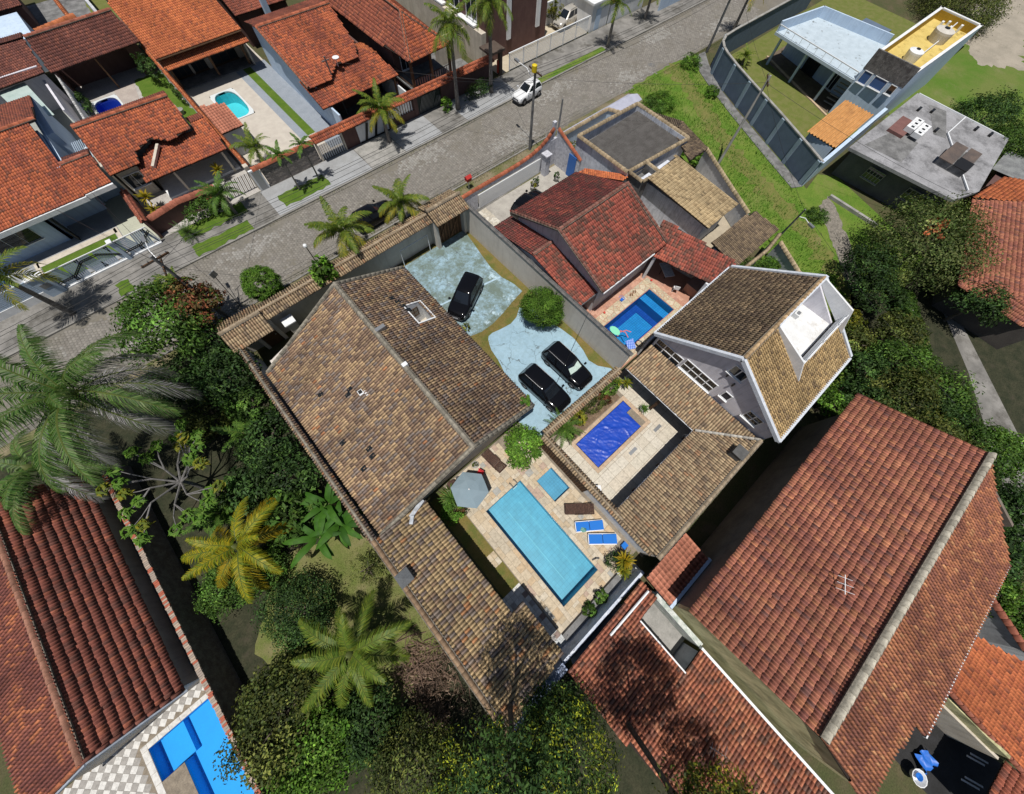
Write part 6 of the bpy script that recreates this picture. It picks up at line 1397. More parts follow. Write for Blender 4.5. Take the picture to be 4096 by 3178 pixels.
for z in (2.1, 2.75): mb.beam((21.9, 39.45, z), (26.9, 39.5, z), .05, .05); mb.beam((21.9, 39.45, z), (21.9, 43, z), .05, .05)
H.part('railing', mb, WOOD)
for i in range(16): mb = MB(); mb.box(22.1 + i * .3, 22.2 + i * .3, 39.43, 39.47, 2.0, 2.7); H.part('baluster', mb, GREYM)
facade_window(H, 22.8, 24.0, 42.98, 2.0, 3.6, 2, 1, WHITEM); H.finish(150)
mb = MB(); mb.box(20.95, 21.1, 38.9, 56, 0, 1.9); o = mb.build('narrow_wall', WHITE); tag(o, 'narrow white wall between mottled orange roof and hip roof', 'wall')
# brown-red front wall with planks, diagonal white panel, gates
H = House('striped_front_wall', 'dark red street wall with red coping, white striped panel and slatted gates', 'wall', (20, 38.7))
mb = MB(); mb.box(12.2, 13.8, 38.55, 38.8, 0, 2.0); mb.box(17.4, 21.0, 38.55, 38.8, 0, .8); mb.box(20.9, 21.4, 38.5, 38.85, 0, 2.1); mb.box(24.9, 32.0, 38.55, 38.8, 0, 1.9); mb.box(24.6, 24.9, 38.5, 38.85, 0, 2.1); H.part('wall_body', mb, BROWNWALL)
mb = MB(); mb.box(13.8, 17.4, 38.5, 38.56, .1, 1.7); H.part('white_panel', mb, WHITE)
for i in range(3): mb = MB(); mb.beam((14.5 + i * 1.15, 38.47, .15), (15.1 + i * 1.15, 38.47, 1.65), .04, .26); H.part('stripe', mb, BLACKM)
mb = MB(); mb.beam((13.8, 38.44, .12), (17.4, 38.44, .12), .04, .25); H.part('stripe', mb, BLACKM)
for i in range(22): mb = MB(); mb.box(9.5 + i * .12, 9.57 + i * .12, 38.62, 38.66, .1, 1.5); H.part('slat', mb, WHITEM if i % 2 == 0 else BLACKM)
for i in range(22): mb = MB(); mb.box(17.5 + i * .155, 17.58 + i * .155, 38.6, 38.64, .8, 1.75); H.part('slat', mb, WHITEM if i % 2 == 0 else BROWNWALL)
for i in range(16): mb = MB(); x = 21.5 + i * .19; mb.beam((x, 38.62, .15), (min(24.5, x + .7), 38.62, 1.6 if x < 23.4 else 1.1), .03, .05); H.part('slat', mb, GREYM)
mb = MB(); mb.box(21.4, 24.6, 38.66, 38.7, .05, 1.8); H.part('gate_back', mb, plain('dark_green_gate', (0.02, 0.03, 0.025), .6))
mb = MB(); mb.box(9.3, 9.45, 38.5, 38.8, 0, 2.0); mb.box(12.05, 12.2, 38.45, 38.85, 0, 2.2); H.part('post', mb, CREAM)
H.roof([(9.2, 38.0, 2.12), (32.0, 38.0, 2.12), (32.0, 38.7, 2.35), (9.2, 38.7, 2.35)], S_ORANGE2, name='coping', thick=.05); H.roof([(9.2, 39.35, 2.12), (32.0, 39.35, 2.12), (32.0, 38.7, 2.35), (9.2, 38.7, 2.35)], S_ORANGE2, name='coping', thick=.05)
H.ridge((9.2, 38.7, 2.38), (32, 38.7, 2.38), S_ORANGE2, w=.22, mortar=False); H.finish(300)
# brown blocky building with white balconies
H = House('brown_building', 'plain chocolate brown building with white pilasters behind the tall palms', 'building', (36, 48))
mb = MB(); mb.box(33.6, 43.6, 41.6, 62, 0, 7.0); H.part('wall', mb, BROWNWALL)
for x in (37.2, 42.0):
 mb = MB(); mb.box(x - .3, x + .3, 41.4, 41.59, 1.5, 7.0); H.part('pilaster', mb, WHITE)
mb = MB(); mb.box(32.9, 33.6, 41.4, 62, 0, 3.0); mb.box(28.5, 33.0, 44.6, 44.8, 0, 2.6); H.part('side_wall', mb, CREAM)
for i in range(5):
 H.window((33.58, 0), (0, 1), (43 + i * 3.2, 44.9 + i * 3.2), (3.4, 5.2), (-1, 0), 2, 1, WHITEM)
for i in range(3):
 mb = MB(); mb.box(32.9, 33.58, 42.8 + i * 6, 46 + i * 6, 3.1, 3.25); H.part('balcony_slab', mb, WHITE)
mb = MB(); mb.box(31.9, 34.1, 38.6, 40.6, 2.3, 2.5); mb.box(33.4, 33.8, 38.7, 39.1, 0, 2.3); H.part('flat_canopy', mb, mat('brown_slab', (0.10, 0.075, 0.06)))
mb = MB(); mb.box(33.2, 33.4, 38.9, 39.05, .3, 1.5); H.part('notice_board', mb, plain('red_board', (0.45, 0.06, 0.03)))
# white louvre gate
H = House('white_louvre_gate', 'long white louvred sliding gate in front of the parked wagon', 'gate', (42, 38.8))
for k in range(6):
 x0, x1 = 35.0 + k * 2.3, 37.2 + k * 2.3
 for i in range(11): mb = MB(); mb.box(x0 + .06, x1, 38.78, 38.82, .12 + i * .14, .185 + i * .14); H.part('slat', mb, WHITEM)
 mb = MB(); mb.box(x0 - .04, x0 + .05, 38.76, 38.86, .05, 1.75); H.part('post', mb, WHITEM)
mb = MB(); mb.box(34.9, 48.9, 38.75, 38.87, 1.68, 1.76); H.part('rail', mb, WHITEM)
H = House('white_gatehouse', 'small white flat-roofed gate house at the end of louvred gate', 'building', (51, 40.5))
mb = MB(); mb.box(49.2, 52.5, 38.8, 42.0, 0, 2.6); mb.box(49.0, 52.7, 38.6, 42.2, 2.601, 2.8); H.part('wall', mb, WHITE)
mb = MB(); mb.box(50.0, 50.9, 38.74, 38.79, .05, 2.0); H.part('door', mb, PALEBLUE)
mb = MB(); mb.box(49.5, 50.4, 39.6, 41.2, 2.8, 2.9); H.part('vent', mb, DARKCONC)
mb = MB(); mb.box(44, 52, 43.5, 43.7, 0, 2.2); o = mb.build('courtyard_wall', WHITE); tag(o, 'white courtyard wall behind the parked wagon', 'wall')
H = House('orange_coped_wall', 'pale street wall with a short orange coping near top palms', 'wall', (57, 39)); mb = MB(); mb.box(52.8, 60, 38.8, 39.0, 0, 2.0); H.part('wall_body', mb, WHITE); H.ridge((52.8, 38.9, 2.02), (60, 38.9, 2.02), S_ORANGE, w=.4, roof=H.o, mortar=False); H.finish(30)
mb = MB(); mb.box(61, 100, 36.6, 36.75, 0, 1.6); o = mb.build('far_fence', PALEBLUE); tag(o, 'pale fence along the far end of the street', 'fence')
mb = MB(); mb.box(52.8, 70, 42, 60, 0, 4); o = mb.build('far_house', CREAM); tag(o, 'cream house block behind the palms at top centre', 'house')
# back-row roofs at the top left
H = House('back_roof', 'grey flat roof at the far upper left behind the dark roofs', 'building', (-4, 75)); mb = MB(); mb.box(-8.5, -5.4, 70.5, 76.5, 0, 2.6); H.part('wall', mb, PALEBLUE)
H = House('back_shed', 'dark brown back roof at the top left corner', 'building', (-7, 80)); H.roof([(-12, 77, 2.8), (-4.5, 77, 2.8), (-4.5, 86, 4.2), (-12, 86, 4.2)], S_DKBRN); mb = MB(); mb.box(-11.8, -4.7, 77.4, 85.5, 0, 2.7); H.part('wall', mb, BROWNWALL); H.finish(20)
H = House('back_orange_coping', 'short orange coped wall with dark yard at upper left', 'wall', (-1.5, 76)); mb = MB(); mb.wall((-5, 71.5), (-.8, 72.5), 0, 2.4, .2); mb.wall((-1.3, 72.5), (-1.3, 80), 0, 1.6, .2); H.part('wall_body', mb, GREYWALL); H.ridge((-5, 71.6, 2.42), (-.8, 72.6, 2.42), S_ORANGE, w=.5, roof=H.o, mortar=False); H.ridge((-1.4, 72.6, 1.62), (-1.4, 80, 1.62), S_ORANGE, w=.5, roof=H.o, mortar=False); H.finish(20)
flat('back_yard_paving', [(-6, 71), (.5, 71), (1.5, 86), (-6, 86)], .012, DARKCONC)
flat('back_lot_grass', [(.6, 71), (4, 74), (6, 95), (1.6, 95)], .013, bpy.data.materials['yellow_green_lawn'])
mb = MB(); mb.box(1.2, 1.5, 73, 90, 0, 2.2); o = mb.build('back_wall', GREYWALL); tag(o, 'grey back wall beside the small patch of grass at top left', 'wall')
H = House('back_rust_house', 'rust roofed house behind the orange house at top', 'house', (15, 64)); H.roof([(12.8, 60.6, 3.1), (19.6, 60.6, 3.1), (19.6, 66, 4.6), (12.8, 66, 4.6)], S_RUST); H.roof([(19.6, 74, 3), (12.8, 74, 3), (12.8, 66, 4.6), (19.6, 66, 4.6)], S_RUST)
mb = MB(); mb.box(13.2, 19.2, 61.5, 73, 0, 3.0); H.part('wall', mb, BROWNWALL); mb = MB(); mb.box(16, 16.6, 60, 60.6, 0, 4.2); H.part('tank', mb, PALEBLUE); H.finish(40)
# ------------------------------------------------------------------ east of the lane
BLUEG = mat('slate_blue_wall', (0.115, 0.155, 0.215), (0.10, 0.135, 0.19), fine=30, fine_amt=.12, bump=.3); BLUEP = mat('pale_slate_pilaster', (0.27, 0.35, 0.42), (0.23, 0.30, 0.37), fine=30, fine_amt=.12)
H = House('slate_wall', 'long curved slate blue wall with pale pilasters along the grass lane', 'wall', (52, 14))
path = [(46.45, 4.4), (48.15, 7.9), (50.0, 11.9), (52.0, 16.6), (53.5, 19.9), (54.6, 22.0), (55.3, 23.0), (56.3, 23.9), (57.6, 24.4), (60, 24.5), (66, 24.4), (80, 24.2)]
mb = MB(); cp = MB()
for a, b in zip(path[:-1], path[1:]):
 mb.wall(a, b, 0, 2.5, -.2); cp.wall((a[0] - .03, a[1]), (b[0] - .03, b[1]), 2.501, 2.6, -.28)
H.part('wall_body', mb, BLUEG); H.part('cap', cp, CONCRETE)
for t in range(11):
 L = 3.35 * t + .3; acc = 0
 for a, b in zip(path[:-1], path[1:]):
  d = math.dist(a, b)
  if acc + d >= L:
   f = (L - acc) / d; x, y = a[0] + (b[0] - a[0]) * f, a[1] + (b[1] - a[1]) * f; ux, uy = (b[0] - a[0]) / d, (b[1] - a[1]) / d
   q = MB(); q.obox((x - uy * .02 * 1, y + ux * .02), (ux, uy), .42, .26, 0, 2.49); H.part('pilaster', q, BLUEP); break
  acc += d
H = House('modern_house', 'pale blue house with a flat white roof terrace behind the slate wall', 'house', (65, 14))
SL = [(60.0, 9.1), (65.4, 9.3), (70.0, 10.2), (68.9, 18.9), (61.3, 20.2)]
mb = MB(); mb.prism(SL, 3.1, 3.35); H.part('roof_slab', mb, mat('white_waterproofing', (0.46, 0.54, 0.60), (0.40, 0.475, 0.53), fine_amt=.1, stain=(0.14, 0.15, 0.15), st_scale=1.6, st_lo=.6, st_hi=.68))
mb = MB(); mb.wall((68.9, 18.9), (61.4, 20.2), 3.3, 4.3, .18); mb.wall((70.0, 10.2), (68.9, 18.9), 3.3, 4.3, .18); H.part('parapet', mb, PALEBLUE)
mb = MB(); mb.beam((60.1, 9.2, 4.0), (61.35, 20.1, 4.0), .08, .08)
for i in range(11): t = i / 10; mb.beam((60.1 + 1.25 * t, 9.2 + 10.9 * t, 3.35), (60.1 + 1.25 * t, 9.2 + 10.9 * t, 4.0), .04, .04)
H.part('railing', mb, WHITEM)
mb = MB(); mb.wall((64.0, 9.6), (66.6, 19.6), 0, 3.1, -.2); mb.wall((66.6, 19.6), (69, 19), 0, 3.1, .2); H.part('wall', mb, PALEBLUE)
for (x, y) in ((61.0, 11.5), (61.9, 15.6), (62.9, 19.6)): mb = MB(); mb.box(x - .13, x + .13, y - .13, y + .13, 0, 3.1); H.part('column', mb, PALEBLUE)
H.window((65.2, 14.3), (.252, .968), (0, 1.9), (.1, 2.2), (-.968, .252), 3, 1, BLACKM); H.window((64.4, 11.2), (.252, .968), (0, 1.0), (.1, 2.2), (-.968, .252), 2, 1, WHITEM)
for i in range(9): mb = MB(); mb.box(61.4 + i * .22, 61.6 + i * .22, 9.4, 10.6, .25 + i * .3, .31 + i * .3); H.part('stair_tread', mb, CONCRETE)
mb = MB(); mb.box(70.1, 72.6, 11.3, 14.5, 0, 3.6); mb.box(70.0, 72.7, 11.2, 14.6, 3.601, 3.7); mb.box(69.9, 71.5, 9.6, 11.1, 3.0, 3.2, 0); H.part('side_block', mb, BLUEG)
H = House('yellow_roof_tower', 'tall narrow pale blue block with a yellow roof tray and water tanks', 'building', (68, 6.8))
mb = MB(); mb.wall((60.4, 4.62), (76.4, 4.0), 0, 5.5, .2); mb.wall((76.4, 4.0), (76.5, 8.9), 0, 5.5, .2); mb.wall((76.5, 8.9), (60.3, 9.1), 0, 5.5, .2); mb.wall((60.3, 9.1), (60.4, 4.62), 0, 4.3, .2); H.part('wall', mb, PALEBLUE)
mb = MB(); mb.wall((60.28, 9.15), (60.38, 4.6), 4.3, 5.95, .2); H.part('dirty_parapet', mb, mat('sooty_render', (0.17, 0.165, 0.16), (0.085, 0.08, 0.08), scale=2, fine_amt=.5, stain=(0.3, 0.29, 0.28), st_scale=3))
YEL = mat('yellow_waterproofing', (0.62, 0.48, 0.16), (0.55, 0.42, 0.13), fine_amt=.1, stain=(0.28, 0.20, 0.05), st_scale=.9, st_lo=.55, st_hi=.7); YEL2 = mat('ochre_parapet', (0.40, 0.26, 0.03), (0.33, 0.21, 0.025))
mb = MB(); mb.prism([(60.5, 4.85), (76.2, 4.25), (76.3, 8.7), (60.5, 8.9)], 4.5, 4.7); H.part('roof_tray', mb, YEL)
mb = MB(); mb.wall((60.6, 4.83), (76.2, 4.22), 4.7, 5.45, .05); mb.wall((76.18, 4.25), (76.28, 8.7), 4.7, 5.45, .05); mb.wall((76.3, 8.7), (60.6, 8.9), 4.7, 5.45, .05); H.part('inner_parapet', mb, YEL2)
mb = MB(); mb.wall((60.4, 4.6), (76.5, 3.98), 5.5, 5.58, .3); mb.wall((76.5, 4.0), (76.6, 9), 5.5, 5.58, .3); mb.wall((76.6, 8.95), (60.3, 9.15), 5.5, 5.58, .3); H.part('cap', mb, WHITE)
for (x, y, r, h) in ((71.4, 6.3, 1.0, .95), (64.9, 6.5, .75, .8)):
 mb = MB(); mb.lathe([(r * .92, 0), (r, h * .8), (r, h), (r * .5, h + .12), (r * .3, h + .13)], (x, y, 4.7), 18); t_ = H.part('water_tank', mb, mat('tank_plastic', (0.58, 0.55, 0.50), (0.5, 0.47, 0.42)) if r > .9 else WHITE)
 mb = MB(); mb.lathe([(r * .28, 0), (r * .28, .06)], (x, y, 4.7 + h + .13), 12); H.part('lid', mb, BLACKM, parent=t_)
mb = MB(); mb.tube([(64.9, 6.0, 5.0), (70.5, 6.0, 5.0)], .06, 6); mb.tube([(72.5, 6.2, 5.2), (75.0, 6.2, 5.4)], .06, 6); H.part('pipe', mb, WHITEM)
for (x, y) in ((74.0, 6.3), (75.0, 6.9), (74.3, 7.4), (75.4, 5.6)): mb = MB(); mb.box(x - .2, x + .2, y - .12, y + .12, 4.7, 5.3); H.part('vent_stack', mb, WHITE)
H.window((60.27, 0), (0, -1), (-7.55, -6.15), (3.4, 4.28), (-1, 0), 1, 1, WHITEM, plain('blue_shutter', (0.05, 0.11, 0.27), .4)); H.window((60.27, 0), (0, -1), (-8.8, -7.9), (3.3, 4.28), (-1, 0), 1, 1, WHITEM, bpy.data.materials['blue_shutter']); H.window((60.27, 0), (0, -1), (-5.7, -5.05), (3.5, 4.25), (-1, 0), 1, 1, WHITEM)
mb = MB(); mb.box(46.5, 60.3, 4.3, 4.5, 0, 2.5); mb.box(46.4, 60.3, 4.22, 4.58, 2.501, 2.58); o = mb.build('party_wall', PALEBLUE); tag(o, 'pale blue boundary wall along the grey flat roof', 'wall')
H = House('amber_lean_to', 'amber ribbed lean-to roof between slate wall and grey flat roof', 'roof', (54, 6)); corrugated(H, 50.0, 57.4, 4.72, 8.05, 2.35, 2.8, 'x', mat('amber_sheet', (.55, .28, .10), (.45, .22, .075), scale=2, fine_amt=.2, stain=(.3, .15, .06)), .37, .055, sheets=9, name='ribbed_sheet'); mb = MB(); mb.wall((50.2, 7.8), (50.0, 4.9), 0, 2.2, .15); mb.wall((56.8, 7.8), (50.2, 7.8), 0, 2.2, .15); H.part('wall', mb, PALEBLUE); H.finish(60)
H = House('grey_flat_house', 'grey concrete house with a stained flat roof holding junk and tanks', 'house', (57, -2))
GROOF = mat('stained_concrete_roof', (0.33, 0.33, 0.345), (0.245, 0.245, 0.255), scale=.6, fine_amt=.35, bump=.4, stain=(0.12, 0.12, 0.125), st_scale=.55, st_lo=.5, st_hi=.66)
mb = MB(); mb.prism([(49.6, 3.7), (64.5, 3.35), (64.6, -6.6), (54.0, -7.7), (50.8, -6.6)], 2.85, 3.1); H.part('roof_slab', mb, GROOF)
mb = MB(); mb.wall((50.9, 3.3), (51.6, -6.2), 0, 2.85, .2); mb.wall((51.6, -6.2), (63.5, -6.2), 0, 2.85, .2); mb.wall((63.5, -6.2), (63.5, 3.2), 0, 2.85, .2); mb.wall((63.5, 3.2), (50.9, 3.3), 0, 2.85, .2); H.part('wall', mb, mat('grey_block_wall', (0.13, 0.13, 0.14), (0.10, 0.10, 0.11), fine_amt=.25))
for y0, y1 in ((.9, -.75), (-3.2, -5.2)): H.window((50.95 if y0 > 0 else 51.28, 0), (0, -1), (-y0, -y1), (1.1, 2.1), (-1, 0), 5, 2, CONCRETE)
mb = MB(); mb.prism([(51.3, 2.9), (56.2, 1.9), (56.1, -.6), (51.7, -.85)], 3.1, 3.106); H.part('roof_patch', mb, DARKCONC); mb = MB(); mb.prism([(58.8, -1.0), (63.5, 1.6), (63.9, -.2), (59.2, -2.2)], 3.1, 3.106); H.part('roof_patch', mb, DARKCONC)
mb = MB(); mb.beam((53.0, -6.9, 3.2), (60.0, -1.9, 3.2), .12, .1); mb.beam((60.0, -1.9, 3.2), (64.3, -2.0, 3.2), .1, .1); mb.beam((64.4, 3.2, 3.15), (64.5, -6.5, 3.15), .1, .1); H.part('pipe', mb, WHITEM)
for (x, y) in ((61.5, 1.9), (62.4, .8), (63.3, -3.6), (63.6, -5.0), (59.5, -.9)): mb = MB(); mb.box(x - .35, x + .35, y - .13, y + .13, 3.1, 3.3); H.part('skylight', mb, BLACKM)
mb = MB(); mb.box(55.2, 58.5, .9, 2.5, 3.1, 3.35, 0)
H.part('platform', mb, mat('reddish_base', (0.20, 0.10, 0.09)))
for i, (x, y) in enumerate(((56.2, .1), (57.0, .1), (57.8, .1), (56.5, 1.0), (57.3, 1.0), (58.1, 1.0))): mb = MB(); mb.box(x - .38, x + .38, y - .42, y + .42, 3.36, 3.75); t_ = H.part('tank_lid', mb, WHITE); mb = MB(); mb.box(x - .14, x + .14, y - .2, y + .1, 3.751, 3.77); H.part('opening', mb, BLACKM, parent=t_)
mb = MB(); mb.box(54.3, 57.2, -5.6, -3.0, 3.1, 3.7); H.part('tank_base', mb, DARKCONC)
for i, (x0, x1, y0, y1) in enumerate(((54.2, 55.6, -4.2, -2.9), (54.2, 55.4, -5.6, -4.3), (55.7, 57.4, -4.2, -3.0), (55.6, 57.6, -5.5, -4.4))): mb = MB(); mb.add([(x0, y0, 3.72), (x1, y0, 3.95), (x1, y1, 3.95), (x0, y1, 3.72), (x0, y0, 3.66), (x1, y0, 3.89), (x1, y1, 3.89), (x0, y1, 3.66)], [(0, 1, 2, 3), (7, 6, 5, 4), (0, 4, 5, 1), (1, 5, 6, 2), (2, 6, 7, 3), (3, 7, 4, 0)]); H.part('sheet_cover', mb, BLACKM if i == 1 else mat('rusty_sheet', (0.13, 0.10, 0.085), (0.09, 0.075, 0.07)))
mb = MB(); mb.box(47.2, 47.5, -3.8, 1.6, 0, .3); H.part('step_edge', mb, CONCRETE)
H = House('far_red_house', 'speckled red tile roof behind the trees at the right edge', 'house', (50, -14))
H.roof([(41.3, -11.2, 2.9), (52.8, -7.8, 2.9), (57.5, -14.5, 4.3), (44.0, -18.5, 4.3)], S_BIG); H.roof([(41.3, -16.4, 2.9), (41.3, -11.2, 2.9), (44, -18.5, 4.3), (44, -19, 4.3)], S_BIG)
H.roof([(52.9, -7.7, 3.0), (58.5, -8.6, 3.0), (60, -13, 3.9), (56.2, -13.0, 3.9)], S_ORANGE)
mb = MB(); mb.wall((42.3, -12.0), (52.6, -8.8), 0, 2.8, -.2); mb.wall((42.3, -12), (42.3, -18), 0, 2.8, .2); mb.wall((52.8, -8.8), (57.5, -9.2), 0, 2.8, -.2); H.part('wall', mb, mat('dark_plaster', (0.10, 0.09, 0.08), (0.08, 0.07, 0.065))); H.finish(120)
CORRG = mat('grey_corrugated', (.24, .25, .25), (.16, .165, .17), fine_amt=.3)
H = House('corrugated_shed', 'small corrugated shed roofs at the right edge beside the grey house', 'shed', (63, -9)); corrugated(H, 60.5, 65, -11.5, -7.5, 2.6, 2.3, 'y', CORRG, .2, .03, sheets=4); corrugated(H, 57.5, 60.2, -11.0, -8.8, 2.3, 2.1, 'y', plain('teal_sheet', (0.04, 0.13, 0.15), .5), .2, .03, sheets=3)
mb = MB(); mb.box(58, 64.6, -11, -8.2, 0, 2.05); H.part('wall', mb, BROWNWALL)
mb = MB(); mb.wall((40.2, -10.2), (31.0, -17.5), 0, .5, .25); o = mb.build('service_road_kerb', CONCRETE); tag(o, 'low concrete kerb wall between hedge and service road', 'wall')
# grey yard wall at the lower right edge
low_wall('rear_yard_wall', 'dark grey yard wall with rusty tile coping at the right edge', [(20.0, -22.5), (18.6, -25.5), (19.5, -28)], 2.2, .2, GREYWALL, S_RUST, w=.36, singles=40)
# ------------------------------------------------------------------ vehicles
CARBLACK = plain('black_car_paint', (0.004, 0.004, 0.005), 0.09, 0.3, 0.0, 0.15)
CARWHITE = plain('white_car_paint', (0.70, 0.71, 0.72), 0.25, 0.5, 0.0, 0.6)
CARSAND = plain('sand_car_paint', (0.50, 0.47, 0.42), 0.25, 0.5, 0.3, 0.6)
CGLASS = plain('car_glass', (0.010, 0.013, 0.018), 0.05, 0.7)
TYRE = plain('tyre_rubber', (0.012, 0.012, 0.012), 0.8, 0.2)
RIMM = plain('wheel_rim', (0.22, 0.22, 0.23), 0.35, 0.5, 0.7)
LAMPW = plain('headlamp_glass', (0.55, 0.57, 0.6), 0.1, 0.7)
LAMPR = plain('tail_lamp', (0.30, 0.01, 0.01), 0.2, 0.6)
PLATE = plain('number_plate', (0.5, 0.5, 0.52), 0.5)
PLASTIC = plain('grey_bumper_plastic', (0.05, 0.05, 0.055), 0.6, 0.3)

def car(name, label, cat, paint, L=4.4, W=1.82, Hh=1.64, wb=2.64, nose=0.92, rails=True, shade=False, bumpers=None, group=None):
 root = empty(name, (0, 0, 0), label, cat, group)
 h = L / 2; w = W / 2
 st = [(-h, .72, .42, .82), (-h + .06, .86, .34, .98), (-h + .25, .95, .28, 1.04), (-h + .75, 1.0, .26, 1.05), (-.3, 1.0, .26, 1.03), (h - 1.35, 1.0, .26, 1.0), (h - .95, .985, .26, nose + .05), (h - .5, .95, .27, nose), (h - .17, .86, .30, nose - .07), (h - .04, .74, .36, nose - .22), (h, .62, .42, nose - .36)]
 mb = MB(); rings = []
 for x, k, zb, zt in st:
  hw = w * k; zm = zb + (zt - zb) * .55
  half = [(0, zb), (hw * .9, zb), (hw, zb + .12), (hw * 1.0, zm), (hw * .975, zt - .1), (hw * .9, zt - .015), (hw * .62, zt + .012), (0, zt + .022)]
  rings.append([(x, y, z) for y, z in half] + [(x, -y, z) for y, z in half[-2:0:-1]])
 n = len(rings[0]); vs = [p for r in rings for p in r]
 fs = [(i * n + k, (i + 1) * n + k, (i + 1) * n + (k + 1) % n, i * n + (k + 1) % n) for i in range(len(rings) - 1) for k in range(n)]
 fs += [tuple(range(n)), tuple(range((len(rings) - 1) * n + n - 1, (len(rings) - 1) * n - 1, -1))]
 mb.add(vs, fs); b = mb.build('body', [paint], root, False, True)
 # cabin: belt ring, shoulder ring, roof ring
 bx0, bx1 = -h + .10, h - 1.18; rx0, rx1 = -h + .42, h - 1.98
 def ring(x0, x1, hw0, hw1, z0, z1):
  m = (x0 + x1) / 2
  return [(x1, -hw1 * .86, z1), (x1 - .10, -hw1, z1), (m, -(hw0 + hw1) / 2 * 1.02, (z0 + z1) / 2 + .01), (x0 + .10, -hw0, z0), (x0, -hw0 * .86, z0),
    (x0 - .03, 0, z0), (x0, hw0 * .86, z0), (x0 + .10, hw0, z0), (m, (hw0 + hw1) / 2 * 1.02, (z0 + z1) / 2 + .01), (x1 - .10, hw1, z1), (x1, hw1 * .86, z1), (x1 + .05, 0, z1)]
 R = [ring(bx0, bx1, w * .90, w * .90, 1.02, nose + .03), ring(rx0 - .02, rx1 + .02, w * .74, w * .72, Hh - .07, Hh - .07), ring(rx0 + .05, rx1 - .06, w * .66, w * .64, Hh - .012, Hh - .015), ring(rx0 + .5, rx1 - .5, w * .3, w * .3, Hh + .012, Hh + .012)]
 mb = MB(); vs = [p for r in R for p in r]; k = 12
 fs = [(i * k + j, i * k + (j + 1) % k, (i + 1) * k + (j + 1) % k, (i + 1) * k + j) for i in range(3) for j in range(k)] + [tuple(range(36, 48))]
 mb.add(vs, [f[::-1] for f in fs]); mb.build('cabin', [paint], root, False, True)
 def pane(nm, q, off, mt=CGLASS, par=root, inset=.07):
  q = [Vector(p) for p in q]; c = sum(q, Vector()) / len(q); nn = (q[1] - q[0]).cross(q[2] - q[1]).normalized()
  if nn.dot(c - Vector((0, 0, .9))) < 0: nn = -nn
  v = [c + (p - c) * (1 - inset) + nn * off for p in q]; v2 = [p - nn * .02 for p in v]
  m = MB(); l = len(v); m.add(v + v2, [tuple(range(l)), tuple(range(2 * l - 1, l - 1, -1))] + [(i, l + i, l + (i + 1) % l, (i + 1) % l) for i in range(l)])
  return m.build(nm, [mt], par, False)
 B0, B1 = R[0], R[1]
 ws = pane('windscreen', [B0[0], B0[11], B0[10], B1[10], B1[11], B1[0]], .012)
 if shade:
  mids = [Vector(B0[i]).lerp(Vector(B1[j]), t) for i, j, t in ((0, 0, .22), (11, 11, .18), (10, 10, .15), (10, 10, .82), (11, 11, .68), (0, 0, .80))]
  pane('sun_shade', mids, .022, mat('pale_sun_shade', (0.55, 0.68, 0.62), (0.45, 0.57, 0.52), scale=8), inset=.12)
 pane('rear_window', [B0[4], B0[5], B0[6], B1[6], B1[5], B1[4]], .012)
 for s in (0, 1):
  i0, i1, i2 = ((3, 2, 1) if s == 0 else (7, 8, 9))
  pane('side_window', [B0[i0], B0[i1], B1[i1], B1[i0]], .012, inset=.10); pane('side_window', [B0[i1], B0[i2], B1[i2], B1[i1]], .012, inset=.10)
 for sx in (1, -1):
  for sy in (1, -1):
   c = (sx * wb / 2, sy * (w - .10)); m = MB()
   prof = [(.18, -.10), (.30, -.105), (.33, -.08), (.335, 0), (.33, .08), (.30, .105), (.18, .10)]
   nn = 18; vs = [(c[0] + r * math.cos(2 * math.pi * q / nn), c[1] + t, .335 + r * math.sin(2 * math.pi * q / nn)) for r, t in prof for q in range(nn)]
   m.add(vs, [(i * nn + q, i * nn + (q + 1) % nn, (i + 1) * nn + (q + 1) % nn, (i + 1) * nn + q) for i in range(len(prof) - 1) for q in range(nn)])
   wh = m.build('wheel', [TYRE], root, False, True)
   m = MB(); y = c[1] + sy * .085
   m.add([(c[0] + .21 * math.cos(2 * math.pi * q / nn), y, .335 + .21 * math.sin(2 * math.pi * q / nn)) for q in range(nn)], [tuple(range(nn)) if sy < 0 else tuple(range(nn - 1, -1, -1))])
   for q in range(5):
    a = 2 * math.pi * q / 5; m.beam((c[0], y + sy * .012, .335), (c[0] + .2 * math.cos(a), y + sy * .012, .335 + .2 * math.sin(a)), .05, .03)
   m.build('rim', [RIMM], wh, False)
   m = MB(); q = 14; yy = sy * (w * 1.002)
   m.add([(c[0] + r * math.cos(math.pi * i / q), yy + (0 if r < .4 else -sy * .03), .335 + r * math.sin(math.pi * i / q)) for r in (.345, .43) for i in range(q + 1)], [(i, i + 1, q + 2 + i, q + 1 + i) for i in range(q)]); m.build('wheel_arch', [PLASTIC], root, False)
   m = MB(); z = nose - .17 if sx > 0 else .86
   m.add([(sx * (h - (.30 if sx > 0 else .06)), sy * w * .90, z + .07), (sx * (h - .10 if sx > 0 else h - .02), sy * w * .62, z + .03), (sx * (h - .06 if sx > 0 else h + .005), sy * w * .60, z - .07), (sx * (h - .16 if sx > 0 else h - .03), sy * w * .86, z - .06)], [(0, 1, 2, 3), (3, 2, 1, 0)])
   m.build('headlight' if sx > 0 else 'tail_light', [LAMPW if sx > 0 else LAMPR], root, False)
